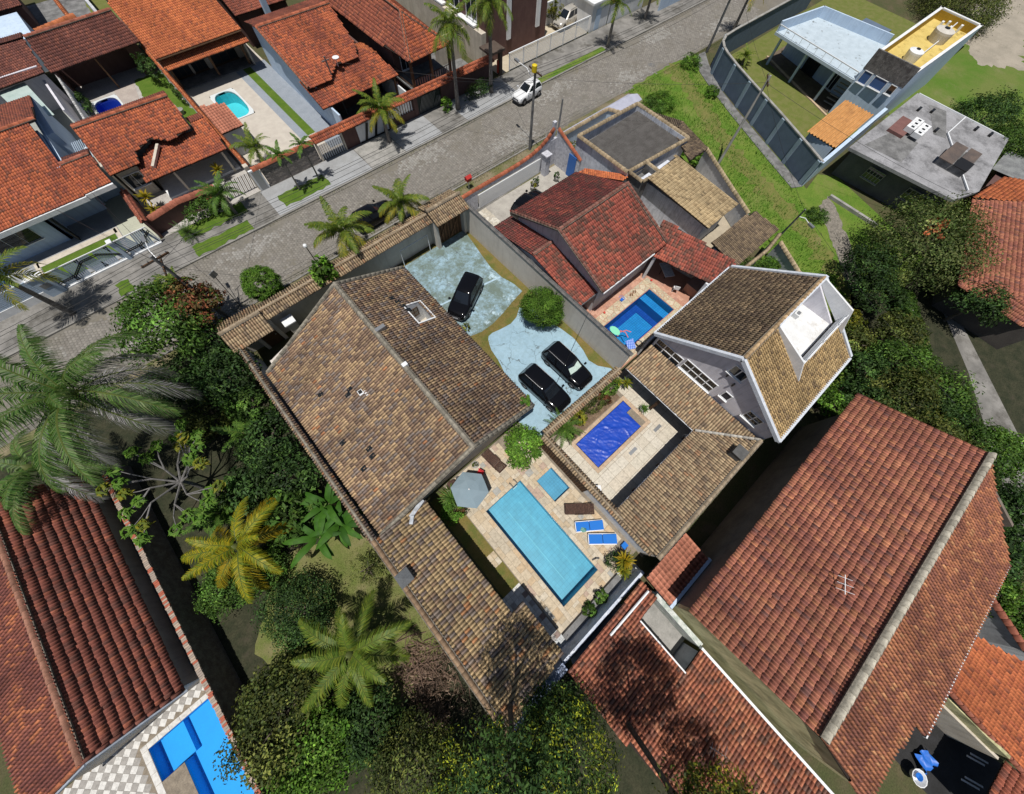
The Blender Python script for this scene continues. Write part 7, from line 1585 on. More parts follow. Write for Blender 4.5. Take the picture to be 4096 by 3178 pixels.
 for sy in (1, -1):
  m = MB(); m.box(h - 1.35, h - 1.20, sy * (w + .02) - .02, sy * (w + .16) + .02, 1.0, 1.14) if sy > 0 else m.box(h - 1.35, h - 1.20, -w - .18, -w, 1.0, 1.14); m.build('mirror', [paint], root, False)
  if rails:
   m = MB(); m.tube([(rx1 - .15, sy * w * .66, Hh - .01), (rx1 - .25, sy * w * .67, Hh + .05), (rx0 + .2, sy * w * .67, Hh + .05), (rx0 + .1, sy * w * .66, Hh - .01)], .018, 5); m.build('roof_rail', [RIMM], root, False)
  for x in (.15, -.75): m = MB(); m.box(x, x + .18, sy * w - .012, sy * w + .012, .86, .89); m.build('door_handle', [paint], root, False)
 m = MB(); m.box(h - .01, h + .015, -.24, .24, .45, .56); m.build('number_plate', [PLATE], root, False)
 m = MB(); m.beam((h - .02, -w * .5, nose - .3), (h - .02, w * .5, nose - .3), .04, .14); m.build('grille', [PLASTIC], root, False)
 if bumpers:
  m = MB(); m.box(h - .12, h + .03, -w * .62, w * .62, .33, .45); m.box(-h - .03, -h + .1, -w * .7, w * .7, .35, .55); m.build('bumper', [bumpers], root, False)
 return root
def put(o, x, y, deg, z=0.02): o.location = (x, y, z); o.rotation_euler = (0, 0, rad(deg)); return o
put(car('parked_car', 'black SUV standing alone at an angle on the stained driveway', 'car', CARBLACK, rails=False, bumpers=PLASTIC), 9.8, 15.8, 208.5)
put(car('parked_car', 'black SUV with a pale sun shade in its windscreen', 'car', CARBLACK, shade=True), 11.86, 5.45, -88)
put(car('parked_car', 'black SUV beside the brown roof with its nose under the cycad', 'car', CARBLACK), 9.15, 5.2, -86)
put(car('parked_car', 'small white hatchback parked in the street', 'car', CARWHITE, 3.8, 1.64, 1.50, 2.37, .90, False, bumpers=PLASTIC), 33.1, 33.55, 184, 0.01)
put(car('parked_car', 'black car in the street half hidden by a palm crown', 'car', CARBLACK, 4.2, 1.74, 1.5, 2.5, .9, False), 9.0, 28.5, 2, 0.01)
put(car('parked_car', 'black car on the forecourt at the edge of the dark red roof', 'car', CARBLACK, 4.2, 1.75, 1.6, 2.5, .9, True), 21.3, 20.3, 10)
put(car('parked_car', 'sand coloured wagon with roof rack behind the louvred gate', 'car', CARSAND, 4.2, 1.7, 1.62, 2.45, .92, True), 47.9, 42.0, 186)

# ------------------------------------------------------------------ poles, wires, lamps
def utility_pole(label, x, y, h, tx=0.0, ty=0.0, arms=(0.0,), r=0.15, lamp=None, mt=DARKCONC, box=None):
 root = empty('utility_pole', (x, y, 0), label, 'utility pole')
 m = MB(); m.tube([(0, 0, 0), (tx * .5, ty * .5, h * .5), (tx, ty, h)], [r, r * .85, r * .7], 9); m.build('shaft', [mt], root, False)
 for i, a in enumerate(arms):
  m = MB(); z = h - .35 - .55 * i; c, s = math.cos(a), math.sin(a); fx, fy = tx * z / h, ty * z / h
  m.beam((fx - c * .9, fy - s * .9, z), (fx + c * .9, fy + s * .9, z), .09, .11); ar = m.build('crossarm', [WOOD], root, False)
  for t in (-.8, -.4, .4, .8): q = MB(); q.lathe([(.04, 0), (.05, .06), (.03, .12)], (fx + c * t, fy + s * t, z + .055), 7); q.build('insulator', [GREYM], ar, False)
 if lamp:
  m = MB(); m.tube([(tx * .8, ty * .8, h * .82), (lamp[0] * .5, lamp[1] * .5, lamp[2] + .1), lamp], .03, 6); la = m.build('lamp_arm', [WHITEM], root, False)
  d = Vector((lamp[0], lamp[1], 0)).normalized(); m = MB(); m.obox((lamp[0] + d.x * .25, lamp[1] + d.y * .25), (d.x, d.y), .6, .24, lamp[2] - .06, lamp[2] + .08); m.build('lamp_head', [GREYM], la, False)
 if box:
  m = MB(); m.lathe([(.2, 0), (.24, .05), (.24, .5), (.12, .56)], box[:3], 10); m.build('equipment_box', [box[3]], root, False)
 return root
utility_pole('dark street pole with cluttered crossarms by the red and green street tree', -6.28, 27.13, 7.0, .1, -.15, (.1, 1.4), .15, (.1, 2.1, 6.4))
utility_pole('dark street pole in front of the white hatchback with a yellow top', 27.41, 26.77, 7.2, -.1, 0, (1.5,), .15, (.3, 2.7, 6.4), box=(-.35, -.1, 6.9, plain('yellow_box', (0.62, 0.47, 0.01), .5)))
utility_pole('short bare post near the curved white street wall', 31.42, 26.56, 3.4, .1, .1, (), .12)
utility_pole('tall grey concrete pole standing in the grass lane', 42.02, 12.2, 7.4, 1.1, .4, (.6,), .15, mt=CONCRETE)
utility_pole('leaning dark pole at the bend of the slate wall', 58.6, 26.2, 7.0, -.3, -.2, (.4,), .16)
utility_pole('dark lamp pole beside the brown lean-to on the lane', 36.83, 1.9, 4.3, -.6, -.05, (), .10, (-.3, -1.1, 3.4))
utility_pole('far pole where the street leaves the picture', 70.5, 35.5, 7.0, 0, 0, (1.5,), .14)
def wire(pts, sag=.35, r=.012, n=10):
 out = []
 for a, b in zip(pts[:-1], pts[1:]):
  a, b = Vector(a), Vector(b)
  for i in range(n + (1 if b == Vector(pts[-1]) else 0)):
   t = i / n; p = a.lerp(b, t); p.z -= sag * 4 * t * (1 - t); out.append(p)
 return out
ROOTW = empty('overhead_wires', (11, 27, 0), 'black overhead wires strung between the street poles', 'wires')
for dy, z in ((-.7, 6.75), (-.3, 6.8), (.35, 6.75), (.75, 6.7), (.0, 6.1), (.1, 5.6)):
 m = MB(); m.tube(wire([(-45, 27.0 + dy, z), (-6.2, 27.0 + dy, z), (27.35, 26.8 + dy, z), (58.4, 26.0 + dy, z), (95, 25.2 + dy, z)], .5), .014, 4); m.build('wire', [BLACKM], ROOTW, True)
for a, b in (((27.3, 26.8, 6.2), (22.5, 38.7, 3.2)), ((27.3, 26.8, 6.2), (33.4, 39.0, 3.0)), ((27.3, 26.8, 6.0), (14.9, 43.4, 5.0)), ((-6.2, 27, 6.4), (-9.0, 46.0, 3.2)), ((-6.2, 27, 6.3), (-12, 44, 3)), ((-6.2, 27.0, 6.3), (2.6, 39, 3.0)), ((-6.2, 27, 6.2), (1.7, 19.6, 5.1)), ((43.0, 12.6, 7.0), (58.4, 26.0, 6.6)), ((43.0, 12.6, 6.9), (27.3, 26.8, 6.4)), ((43.0, 12.6, 6.9), (36.3, 1.9, 4.2)), ((36.3, 1.9, 4.2), (28.0, -14.5, 4.5)), ((43.0, 12.6, 6.9), (51.0, -6.2, 3.4)), ((58.4, 26, 6.5), (49.5, 38.9, 3)), ((8.6, 4.2, 1.8), (15.0, 7.0, 3.2))):
 m = MB(); m.tube(wire([a, b], .3), .012, 4); m.build('wire', [BLACKM], ROOTW, True)
def garden_lamp(label, x, y, h, r=.17):
 root = empty('garden_lamp', (x, y, 0), label, 'lamp'); m = MB(); m.tube([(0, 0, 0), (0, 0, h)], [.05, .035], 7); m.build('post', [BLACKM], root, False)
 m = MB(); m.lathe([(.05, 0), (r * .8, .06), (r, .17), (r * .8, .28), (.05, .34)], (0, 0, h), 12); m.build('globe', [WHITEM], root, False)
garden_lamp('slim white-headed street lamp between ball tree and coconut palm', 2.05, 26.3, 2.9)
root = empty('street_sign', (-5.05, 27.6, 0), 'small dark sign on a thin post near the street pole', 'sign'); m = MB(); m.tube([(0, 0, 0), (.2, 1.5, 2.2)], .03, 5); m.build('post', [BLACKM], root, False); m = MB(); m.obox((.22, 1.6), (.9, .4), .5, .05, 2.0, 2.5); m.build('panel', [GREYM], root, False)
root = empty('mailbox', (18.6, 26.3, 0), 'small red box on a post at the street kerb', 'mailbox'); m = MB(); m.tube([(0, 0, 0), (0, 0, .9)], .05, 6); m.build('post', [WHITEM], root, False); m = MB(); m.box(-.28, .28, -.22, .22, .9, 1.2); m.add([(-.32, -.26, 1.2), (.32, -.26, 1.2), (.32, .26, 1.2), (-.32, .26, 1.2), (-.32, 0, 1.42), (.32, 0, 1.42)], [(0, 1, 5, 4), (2, 3, 4, 5), (1, 2, 5), (3, 0, 4), (3, 2, 1, 0)]); m.build('box', [plain('red_paint', (0.42, 0.03, 0.025), .5)], root, False)

# ------------------------------------------------------------------ garden furniture
CANVAS = mat('grey_parasol_canvas', (0.21, 0.275, 0.315), (0.19, 0.255, 0.295), scale=.8, fine=60, fine_amt=.08, bump=.1)
root = empty('parasol', (0.0, 2.9, 0), 'grey hexagonal parasol open beside the long turquoise pool', 'parasol')
m = MB(); m.tube([(0, 0, 0), (0, 0, 2.5)], .035, 8); m.build('pole', [GREYM], root, False)
for i in range(6):
 a0, a1 = math.pi / 3 * i + .22, math.pi / 3 * (i + 1) + .22; R_ = 1.25
 m = MB(); p = [(0, 0, 2.55)] + [(R_ * t * math.cos(a), R_ * t * math.sin(a), 2.55 - .42 * t ** 1.25 - .04 * (1 - abs(2 * u - 1)) * t) for t in (.5, 1.0) for u, a in ((0, a0), (.5, (a0 + a1) / 2), (1, a1))]
 for q in (5,): x, y, z = p[q]; p[q] = (x * .875, y * .875, z - .0)
 m.add(p, [(0, 1, 2), (0, 2, 3), (1, 4, 5, 2), (2, 5, 6, 3)]); m.build('canopy_panel', [CANVAS], root, False)
 m = MB(); m.beam((0, 0, 2.5), (R_ * math.cos(a0), R_ * math.sin(a0), 2.1), .025, .03); m.build('rib', [BLACKM], root, False)
m = MB(); m.lathe([(.05, 0), (.06, .04), (.02, .10)], (0, 0, 2.55), 8); m.build('finial', [WHITEM], root, False)
m = MB(); m.lathe([(.3, 0), (.3, .08), (.08, .12)], (0, 0, .03), 14); m.build('base', [DARKCONC], root, False)
WICK = mat('brown_wicker', (0.10, 0.055, 0.04), (0.055, 0.032, 0.026), scale=9, fine=40, fine_amt=.5, bump=.6)
BLUEF = plain('blue_fabric', (0.018, 0.15, 0.52), .8, .2)
def wicker_lounger(label):
 root = empty('wicker_lounger', (0, 0, 0), label, 'sun lounger')
 m = MB()
 for y in (-.33, .33): m.tube([(-.95, y, .72), (-.35, y, .33), (.95, y, .33)], .03, 6)
 m.tube([(.95, -.33, .33), (.95, .33, .33)], .03, 6); m.tube([(-.95, -.33, .72), (-.95, .33, .72)], .03, 6); m.build('frame', [WICK], root, False)
 for i in range(12):
  m = MB(); x = -.36 + i * .105; m.box(x, x + .09, -.31, .31, .335, .36); m.build('slat', [WICK], root, False)
 for i in range(6):
  m = MB(); t = i / 6; x, z = -.92 + .58 * t, .715 - .37 * t; m.add([(x, -.31, z), (x + .085, -.31, z - .055), (x + .085, .31, z - .055), (x, .31, z), (x, -.31, z - .02), (x + .085, -.31, z - .075), (x + .085, .31, z - .075), (x, .31, z - .02)], [(0, 1, 2, 3), (7, 6, 5, 4), (0, 4, 5, 1), (1, 5, 6, 2), (2, 6, 7, 3), (3, 7, 4, 0)]); m.build('slat', [WICK], root, False)
 for x in (-.5, .8):
  for y in (-.33, .33): m = MB(); m.tube([(x, y, 0), (x, y, .33)], .028, 6); m.build('leg', [WICK], root, False)
 for y in (-.36, .36): m = MB(); m.tube([(-.3, y, .33), (-.25, y, .55), (.25, y, .55), (.3, y, .33)], .022, 5); m.build('armrest', [WICK], root, False)
 return root
put(wicker_lounger('brown wicker lounger by the corner of the brown roof'), 2.57, 3.55, 94, .03)
put(wicker_lounger('brown wicker lounger beside the small square pool'), 4.85, -2.85, 139, .03)
def blue_lounger(label, fold=0):
 root = empty('blue_lounger', (0, 0, 0), label, 'sun lounger')
 m = MB()
 for y in (-.31, .31): m.box(-.95, .95, y - .04, y + .04, .24, .32)
 m.box(.9, .97, -.31, .31, .24, .32); m.box(-.97, -.9, -.31, .31, .24, .32); m.build('frame', [WHITEM], root, False)
 for x0, x1, t in ((.02, .93, 0), (-.93, -.02, .10)):
  m = MB(); m.add([(x0, -.30, .33 + (t if x0 < 0 else 0)), (x1, -.30, .33), (x1, .30, .33), (x0, .30, .33 + t), (x0, -.30, .38 + t), (x1, -.30, .38), (x1, .30, .38), (x0, .30, .38 + t)], [(3, 2, 1, 0), (4, 5, 6, 7), (0, 1, 5, 4), (1, 2, 6, 5), (2, 3, 7, 6), (3, 0, 4, 7)]); m.build('cushion', [BLUEF], root, False)
 for x in (-.75, .75):
  for y in (-.31, .31): m = MB(); m.box(x - .04, x + .04, y - .03, y + .03, 0, .24); m.build('leg', [WHITEM], root, False)
 return root
a_ = put(blue_lounger('blue cushioned white lounger with a folded green towel on it'), 4.62, -4.1, 143, .03)
put(blue_lounger('blue cushioned white lounger with nothing on it'), 4.7, -5.27, 139, .03)
m = MB(); m.add([(x, y, .42 + .02 * math.sin(7 * x + 5 * y)) for x, y in ((3.93, -3.85), (4.25, -3.78), (4.38, -4.02), (4.2, -4.2), (3.98, -4.1))], [(0, 1, 2, 3, 4), (4, 3, 2, 1, 0)]); o = m.build('towel', mat('green_patterned_towel', (0.05, 0.25, 0.22), (0.25, 0.35, 0.3), scale=18, lo=.48, hi=.52)); tag(o, 'green patterned towel dropped on the first blue lounger', 'towel')
for dx, r in ((0, .3), (.2, -.2)):
 m = MB(); m.obox((3.42 + dx, -5.8 - dx * .5), (math.cos(r - .6), math.sin(r - .6)), .30, .11, .035, .06); o = m.build('sandal', BLACKM); tag(o, 'black sandal on the stone deck by the pool corner, ' + ('nearer the pool' if dx == 0 else 'nearer the loungers'), 'sandal', 'pair of sandals')
root = empty('side_table', (-.72, 4.12, 0), 'round brown wicker side table half under the parasol', 'table'); m = MB(); m.lathe([(.36, 0), (.38, .02), (.36, .045)], (0, 0, .56), 16); m.build('table_top', [WICK], root, False)
for i in range(3): m = MB(); a = i * 2.1; m.tube([(.28 * math.cos(a), .28 * math.sin(a), 0), (.2 * math.cos(a), .2 * math.sin(a), .56)], .025, 5); m.build('leg', [WICK], root, False)
def stool_chair(label, x, y, deg, mt, seat_mt=None, z=.03):
 root = empty('chair', (x, y, z), label, 'chair', rz=rad(deg)); m = MB(); m.box(-.22, .22, -.22, .22, .42, .46); m.build('seat', [seat_mt or mt], root, False)
 m = MB(); m.box(-.24, -.2, -.22, .22, .5, .88); m.build('backrest', [seat_mt or mt], root, False)
 for sx in (-.2, .2):
  for sy in (-.2, .2): m = MB(); m.tube([(sx * 1.1, sy * 1.1, 0), (sx, sy, .42 if sx > 0 else .86)], .018, 5); m.build('leg', [mt], root, False)
stool_chair('dark chair at the upper edge of the grey parasol', -.1, 4.15, 60, BLACKM)
stool_chair('red seated chair peeping out beside the grey parasol', 1.25, 3.5, 200, BLACKM, plain('red_fabric', (0.5, 0.01, 0.02), .7))
stool_chair('white plastic chair in the shade of the patio veranda', 14.7, -4.7, 120, WHITEM)
stool_chair('white plastic chair beside the terracotta counter', 24.9, 4.6, 30, WHITEM, z=.02)
root = empty('pool_ladder', (2.55, 1.3, 0), 'chrome pool ladder at the upper end of the long pool', 'ladder')
for x in (-.2, .2): m = MB(); m.tube([(x, .35, .03), (x, .33, .5), (x, .12, .7), (x, -.1, .6), (x, -.12, -.6)], .022, 6); m.build('handrail', [GREYM], root, False)
for z in (-.15, -.4): m = MB(); m.beam((-.2, -.12, z), (.2, -.12, z), .06, .03); m.build('tread', [GREYM], root, False)
m = MB(); m.lathe([(.16, 0), (.2, .18), (.19, .2), (.05, .2)], (0, 0, 0), 10); 
m = MB(); m.box(5.35, 5.75, -6.75, -6.4, .03, .28); o = m.build('blue_box', BLUEF); tag(o, 'small bright blue box at the wall behind the yellow shrub', 'box')
root = empty('wash_basin', (6.6, -2.8, 0), 'white wash basin counter on the patio beside the divider wall', 'basin'); m = MB(); m.obox((0, 0), (.6, .8), .62, .5, .03, .82); m.build('cabinet', [WHITEM], root, False); m = MB(); m.obox((0, 0), (.6, .8), .7, .56, .821, .88); m.build('top', [WHITE], root, False)
for lab, x, y in (('steel drain grate near the patio veranda corner', 13.75, -2.75), ('steel drain grate in the middle of the patio floor', 10.95, -2.68)):
 m = MB()
 for i in range(5): m.box(x - .36, x + .36, y - .1 + i * .05, y - .075 + i * .05, .033, .04)
 m.box(x - .38, x + .38, y - .125, y + .125, .03, .034); o = m.build('drain_grate', GREYM); tag(o, lab, 'drain')
# things round the deep blue pool
m = MB(); m.lathe([(.3, 0), (.42, .03), (.44, .07), (.4, .1)], (0, 0, 0), 12); o = m.build('pool_float', plain('mint_foam', (0.2, 0.62, 0.42), .6), None, False); o.location = (17.7, 5.3, -.08); o.scale = (.8, 1.2, 1); tag(o, 'mint green float drifting at the near end of the blue pool', 'float')
for k, pts in enumerate((((17.6, 5.2), (18.0, 4.9), (18.5, 4.7), (18.7, 4.3)), ((17.5, 4.8), (18.1, 5.0), (18.3, 4.6), (18.1, 4.1)))):
 m = MB(); m.tube([(x, y, -.06) for x, y in pts], .04, 6); o = m.build('pool_noodle', plain('coral_foam' if k == 0 else 'coral_foam_b', (0.62, 0.16, 0.13), .6)); tag(o, ('outer' if k == 0 else 'inner, more sharply bent') + ' coral pool noodle curved on the deep blue pool', 'noodle', 'pool noodles')
chkm = NB('checked_blue_cloth'); cb = chkm.n('ShaderNodeTexChecker'); cb.inputs['Scale'].default_value = 9; cb.inputs['Color1'].default_value = (.05, .13, .55, 1); cb.inputs['Color2'].default_value = (.30, .42, .75, 1); chkm.l(chkm.pos, cb.inputs['Vector']); chkm.bsdf(cb.outputs['Color'], .8)
m = MB(); m.prism([(17.55, 4.0), (18.25, 3.75), (17.75, 2.95), (17.1, 3.3)], .05, .09); o = m.build('checked_mat', chkm.m); tag(o, 'blue checked mat at the corner of the deep blue pool', 'mat')
m = MB(); m.tube([(18.3 + .35 * math.cos(a * .7) * (1 - a * .02), 3.1 + .3 * math.sin(a * .7), .05 + .004 * a) for a in range(20)], .02, 5); o = m.build('hose', BLACKM); tag(o, 'black hose coiled on the edge of the deep blue pool', 'hose')
m = MB(); m.tube([(20.65 + .22 * math.cos(a * .6), 6.95 + .2 * math.sin(a * .6) + .02 * a, .05) for a in range(16)], .02, 5); m.box(20.3, 20.6, 6.9, 7.15, .03, .16); o = m.build('pool_cleaner', plain('blue_plastic', (0.02, 0.12, 0.5), .5)); tag(o, 'blue pool cleaner hose lying on the crazy paving', 'pool cleaner')
for i, (x, y) in enumerate(((21.5, 6.9), (21.95, 6.95))): m = MB(); m.obox((x, y), (.8, .6), .28, .11, .03, .06); m.obox((x + .15, y - .1), (.7, .7), .28, .11, .03, .06); o = m.build('brown_sandals', TIMBER); tag(o, 'pair of brown sandals on the crazy paving, ' + ('nearer the coiled cleaner' if i == 0 else 'nearer the house corner'), 'sandals', 'sandals on the paving')
for i, (x, y) in enumerate(((24.15, 6.7), (18.25, 7.1))): m = MB(); m.lathe([(.01, 0), (.08, .03), (.1, .1), (.08, .16), (.01, .19)], (x, y, .03), 10); o = m.build('red_ball', plain('red_rubber' if i == 0 else 'red_rubber_b', (0.6, 0.03, 0.02), .5)); tag(o, 'small red ball on the terrace, ' + ('near the veranda post' if i == 0 else 'near the small low roof'), 'ball')
root = empty('garden_table', (25.6, 6.4, 0), 'grey cloth covered table in the shade by the red roof corner', 'table'); m = MB(); m.obox((0, 0), (.5, .86), 1.6, .9, .70, .75); m.build('table_top', [GREYWALL], root, False)
for sx, sy in ((-.5, -.3), (.5, -.3), (.5, .3), (-.5, .3)): m = MB(); m.box(sx * .6 - .03, sx * .6 + .03, sy - .03, sy + .03, 0.02, .7); m.build('leg', [BLACKM], root, False)
# wash yard at the lower right
m = MB(); m.add([(9.4 + .9 * i / 6 + .15 * j, -25.9 + .22 * j - .05 * i, .25 + .16 * math.sin(2.3 * i + j) + .2 * (j == 1)) for j in range(4) for i in range(7)], [(j * 7 + i, j * 7 + i + 1, (j + 1) * 7 + i + 1, (j + 1) * 7 + i) for j in range(3) for i in range(6)]); o = m.build('tarpaulin', plain('blue_tarpaulin', (0.02, 0.14, 0.55), .45), smooth=True); tag(o, 'crumpled blue tarpaulin in the yard at the bottom right', 'tarpaulin')
root = empty('laundry_tub', (9.0, -25.5, .3), 'white laundry tub with a blue bowl near the tarpaulin', 'tub'); m = MB(); m.lathe([(.25, 0), (.42, .3), (.38, .3), (.22, .04)], (0, 0, 0), 12); m.build('tub', [WHITE], root, False); m = MB(); m.lathe([(.1, 0), (.2, .12), (.18, .12), (.08, .02)], (.05, 0, .15), 10); m.build('bowl', [BLUEF], root, False)
for i, (x, y) in enumerate(((11.95, -26.9), (12.2, -27.0), (10.7, -27.1), (10.95, -27.2))): m = MB(); m.obox((x, y), (.35, -.94), .9, .09, 1.0, 1.04); o = m.build('bench_slat', WHITE); tag(o, ('left' if i % 2 else 'right') + ' slat of the ' + ('upper' if i < 2 else 'lower') + ' white pair in the dark laundry yard', 'slat', 'white slats in the laundry yard')
flat('wash_yard', [(8.8, -30), (13.5, -30), (12.6, -21), (9.0, -21)], .01, mat('shade_dark_yard', (.03, .03, .032), (.02, .02, .02), fine_amt=.3)); flat('rear_yard', [(12.8, -21), (20.5, -21), (20.5, -29), (16.5, -29), (14, -24)], .012, CONCRETE)  # the wash yard's shade is painted into its near-black floor
root = empty('water_pump', (12.0, -10.9, 0), '', None); bpy.data.objects.remove(root)
# forecourt pots
def pot(label, x, y, r=.22, h=.3, mt=None, z=.02, plant=True):
 root = empty('plant_pot', (x, y, z), label, 'plant pot'); m = MB(); m.lathe([(r * .7, 0), (r, h), (r * .85, h), (r * .8, h - .05)], (0, 0, 0), 12); m.build('pot', [mt or CONCRETE], root, False)
 return root
# ------------------------------------------------------------------ plants
def pal(*cs): return np.array(cs, float)
P_MID = pal((.050, .105, .018), (.065, .130, .022), (.038, .082, .015), (.085, .150, .025)) * 1.30
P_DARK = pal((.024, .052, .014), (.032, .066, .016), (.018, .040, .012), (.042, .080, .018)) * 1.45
P_BRIGHT = pal((.075, .165, .018), (.095, .19, .022), (.055, .13, .016), (.12, .21, .03)) * 1.20
P_YEL = pal((.19, .20, .018), (.14, .17, .018), (.24, .22, .02), (.10, .14, .02))
P_GOLD = pal((.28, .21, .012), (.22, .18, .012), (.16, .16, .015), (.32, .22, .012))
P_OLIVE = pal((.055, .075, .018), (.075, .09, .02), (.038, .055, .014), (.10, .11, .026)) * 1.30
P_RED = pal((.16, .055, .03), (.09, .06, .022), (.06, .075, .02), (.2, .075, .035)) * 1.10
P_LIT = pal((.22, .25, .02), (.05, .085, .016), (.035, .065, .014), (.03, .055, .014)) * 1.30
P_DRY = pal((.20, .14, .10), (.15, .10, .075), (.26, .19, .14), (.10, .07, .055))

def leaves(name, pos, nrm, L, W, cols, seed=0, parent=None, mt=None, fold=.25):
 """one mesh of small folded leaves (a rhombus each) at pos, facing roughly nrm"""
 r = np.random.default_rng(seed); n = len(pos)
 d = r.normal(0, 1, (n, 3)); d -= nrm * (d * nrm).sum(1, keepdims=True); d /= np.linalg.norm(d, axis=1, keepdims=True) + 1e-9
 s = np.cross(nrm, d)
 l = (L * r.uniform(.7, 1.25, n))[:, None]; w = (W * r.uniform(.7, 1.2, n))[:, None]
 base = pos - d * l * .5
 V = np.stack([base, base + d * l * .45 + s * w * .5 + nrm * w * fold, base + d * l - nrm * l * .12, base + d * l * .45 - s * w * .5 + nrm * w * fold], 1)
 F = np.arange(n * 4).reshape(n, 4)
 return np_mesh(name, V.reshape(-1, 3), F, [mt or LEAF], cols)

def cloud(seed, rx, ry, rz, clumps, per, L, W, pl, hollow=.55, flat_b=-.5, jit=.30, up=.55, lumps=1.0):
 """leaf positions: clumps scattered over a lumpy ellipsoid, leaves spread round each"""
 r = np.random.default_rng(seed)
 u = r.normal(0, 1, (clumps * 3, 3)); u /= np.linalg.norm(u, axis=1, keepdims=True)
 u = u[u[:, 2] > flat_b][:clumps]
 ph = r.uniform(0, 6.3, 4)
 lump = 1 + lumps * .16 * np.sin(3 * u[:, 0] + ph[0]) * np.sin(3 * u[:, 1] + ph[1]) + lumps * .12 * np.sin(5 * u[:, 1] + 4 * u[:, 2] + ph[2])
 rr = (hollow + (1 - hollow) * r.uniform(0, 1, len(u)) ** .5) * lump
 c = u * rr[:, None]
 sz = jit * r.uniform(.6, 1.4, len(u))
 k = len(u) * per
 ci = np.repeat(np.arange(len(u)), per)
 off = r.normal(0, 1, (k, 3)); off *= (sz[ci] * r.uniform(.3, 1, k) ** .6 / (np.linalg.norm(off, axis=1) + 1e-6))[:, None]
 off[:, 2] *= .7
 p = (c[ci] + off) * np.array([rx, ry, rz])
 nrm = off * .9 + c[ci] * .5 + np.array([0, 0, up]) + r.normal(0, .45, (k, 3)); nrm /= np.linalg.norm(nrm, axis=1, keepdims=True)
 tone = r.integers(0, len(pl), len(u))
 cols = pl[np.where(r.random(k) < .65, tone[ci], r.integers(0, len(pl), k))] * r.uniform(.7, 1.3, (k, 1))
 cols = cols * (np.exp(r.normal(-.12, .42 * min(1, lumps + .3), len(u))))[ci][:, None]
 return p, nrm, cols

MESHES = {}
def tree(label, x, y, z, r, pl, kind='tree', rz=None, leaf=(.26, .13), clumps=None, per=26, trunk=.11, group=None, base=0.0, seed=None, hollow=.55, jit=.30, flat_b=-.5, cat=None, variant=None, lean=(0, 0), limbs=5, aspect=(1, 1), lumps=1.0):
 """trunk with limbs and a leafy crown centred at height z"""
 rz = rz or r * .8; seed = seed if seed is not None else int(abs(x * 31 + y * 17)) % 997
 root = empty(kind, (x, y, base), label, cat or kind.replace('_', ' ').split(' ')[-1], group)
 rr = np.random.default_rng(seed)
 clumps = clumps or int(26 + 34 * r * r)
 key = variant
 if key and key in MESHES: me, tm = MESHES[key]
 else:
  p, n, c = cloud(seed, r * aspect[0], r * aspect[1], rz, clumps, per, *leaf, pl, hollow, flat_b, jit, .55, lumps)
  me = leaves('crown', p, n, leaf[0], leaf[1], c, seed)
  m = MB(); h = z - base
  m.tube([(lean[0], lean[1], 0), (lean[0] * .5 + .05, lean[1] * .5, h * .5), (0, 0, h)], [trunk, trunk * .8, trunk * .5], 7)
  for i in range(limbs):
   a = 2 * math.pi * i / max(1, limbs) + rr.uniform(-.4, .4); q = rr.uniform(.5, .8)
   m.tube([(0, 0, h * rr.uniform(.55, .8)), (r * q * .5 * math.cos(a), r * q * .5 * math.sin(a), h + rz * .05), (r * q * math.cos(a), r * q * math.sin(a), h + rz * .35 * rr.uniform(.2, 1))], [trunk * .55, trunk * .35, trunk * .12], 5)
  tm = (m.v, m.f); 
  mb_ = bpy.data.meshes.new('trunk'); mb_.from_pydata(m.v, [], m.f); mb_.materials.append(BARK); tm = mb_
  if key: MESHES[key] = (me, tm)
 link('trunk', tm, root)
 o = link('crown', me, root); o.location = (0, 0, z - base)
 if key: o.rotation_euler = (0, 0, rr.uniform(0, 6.28))
 return root

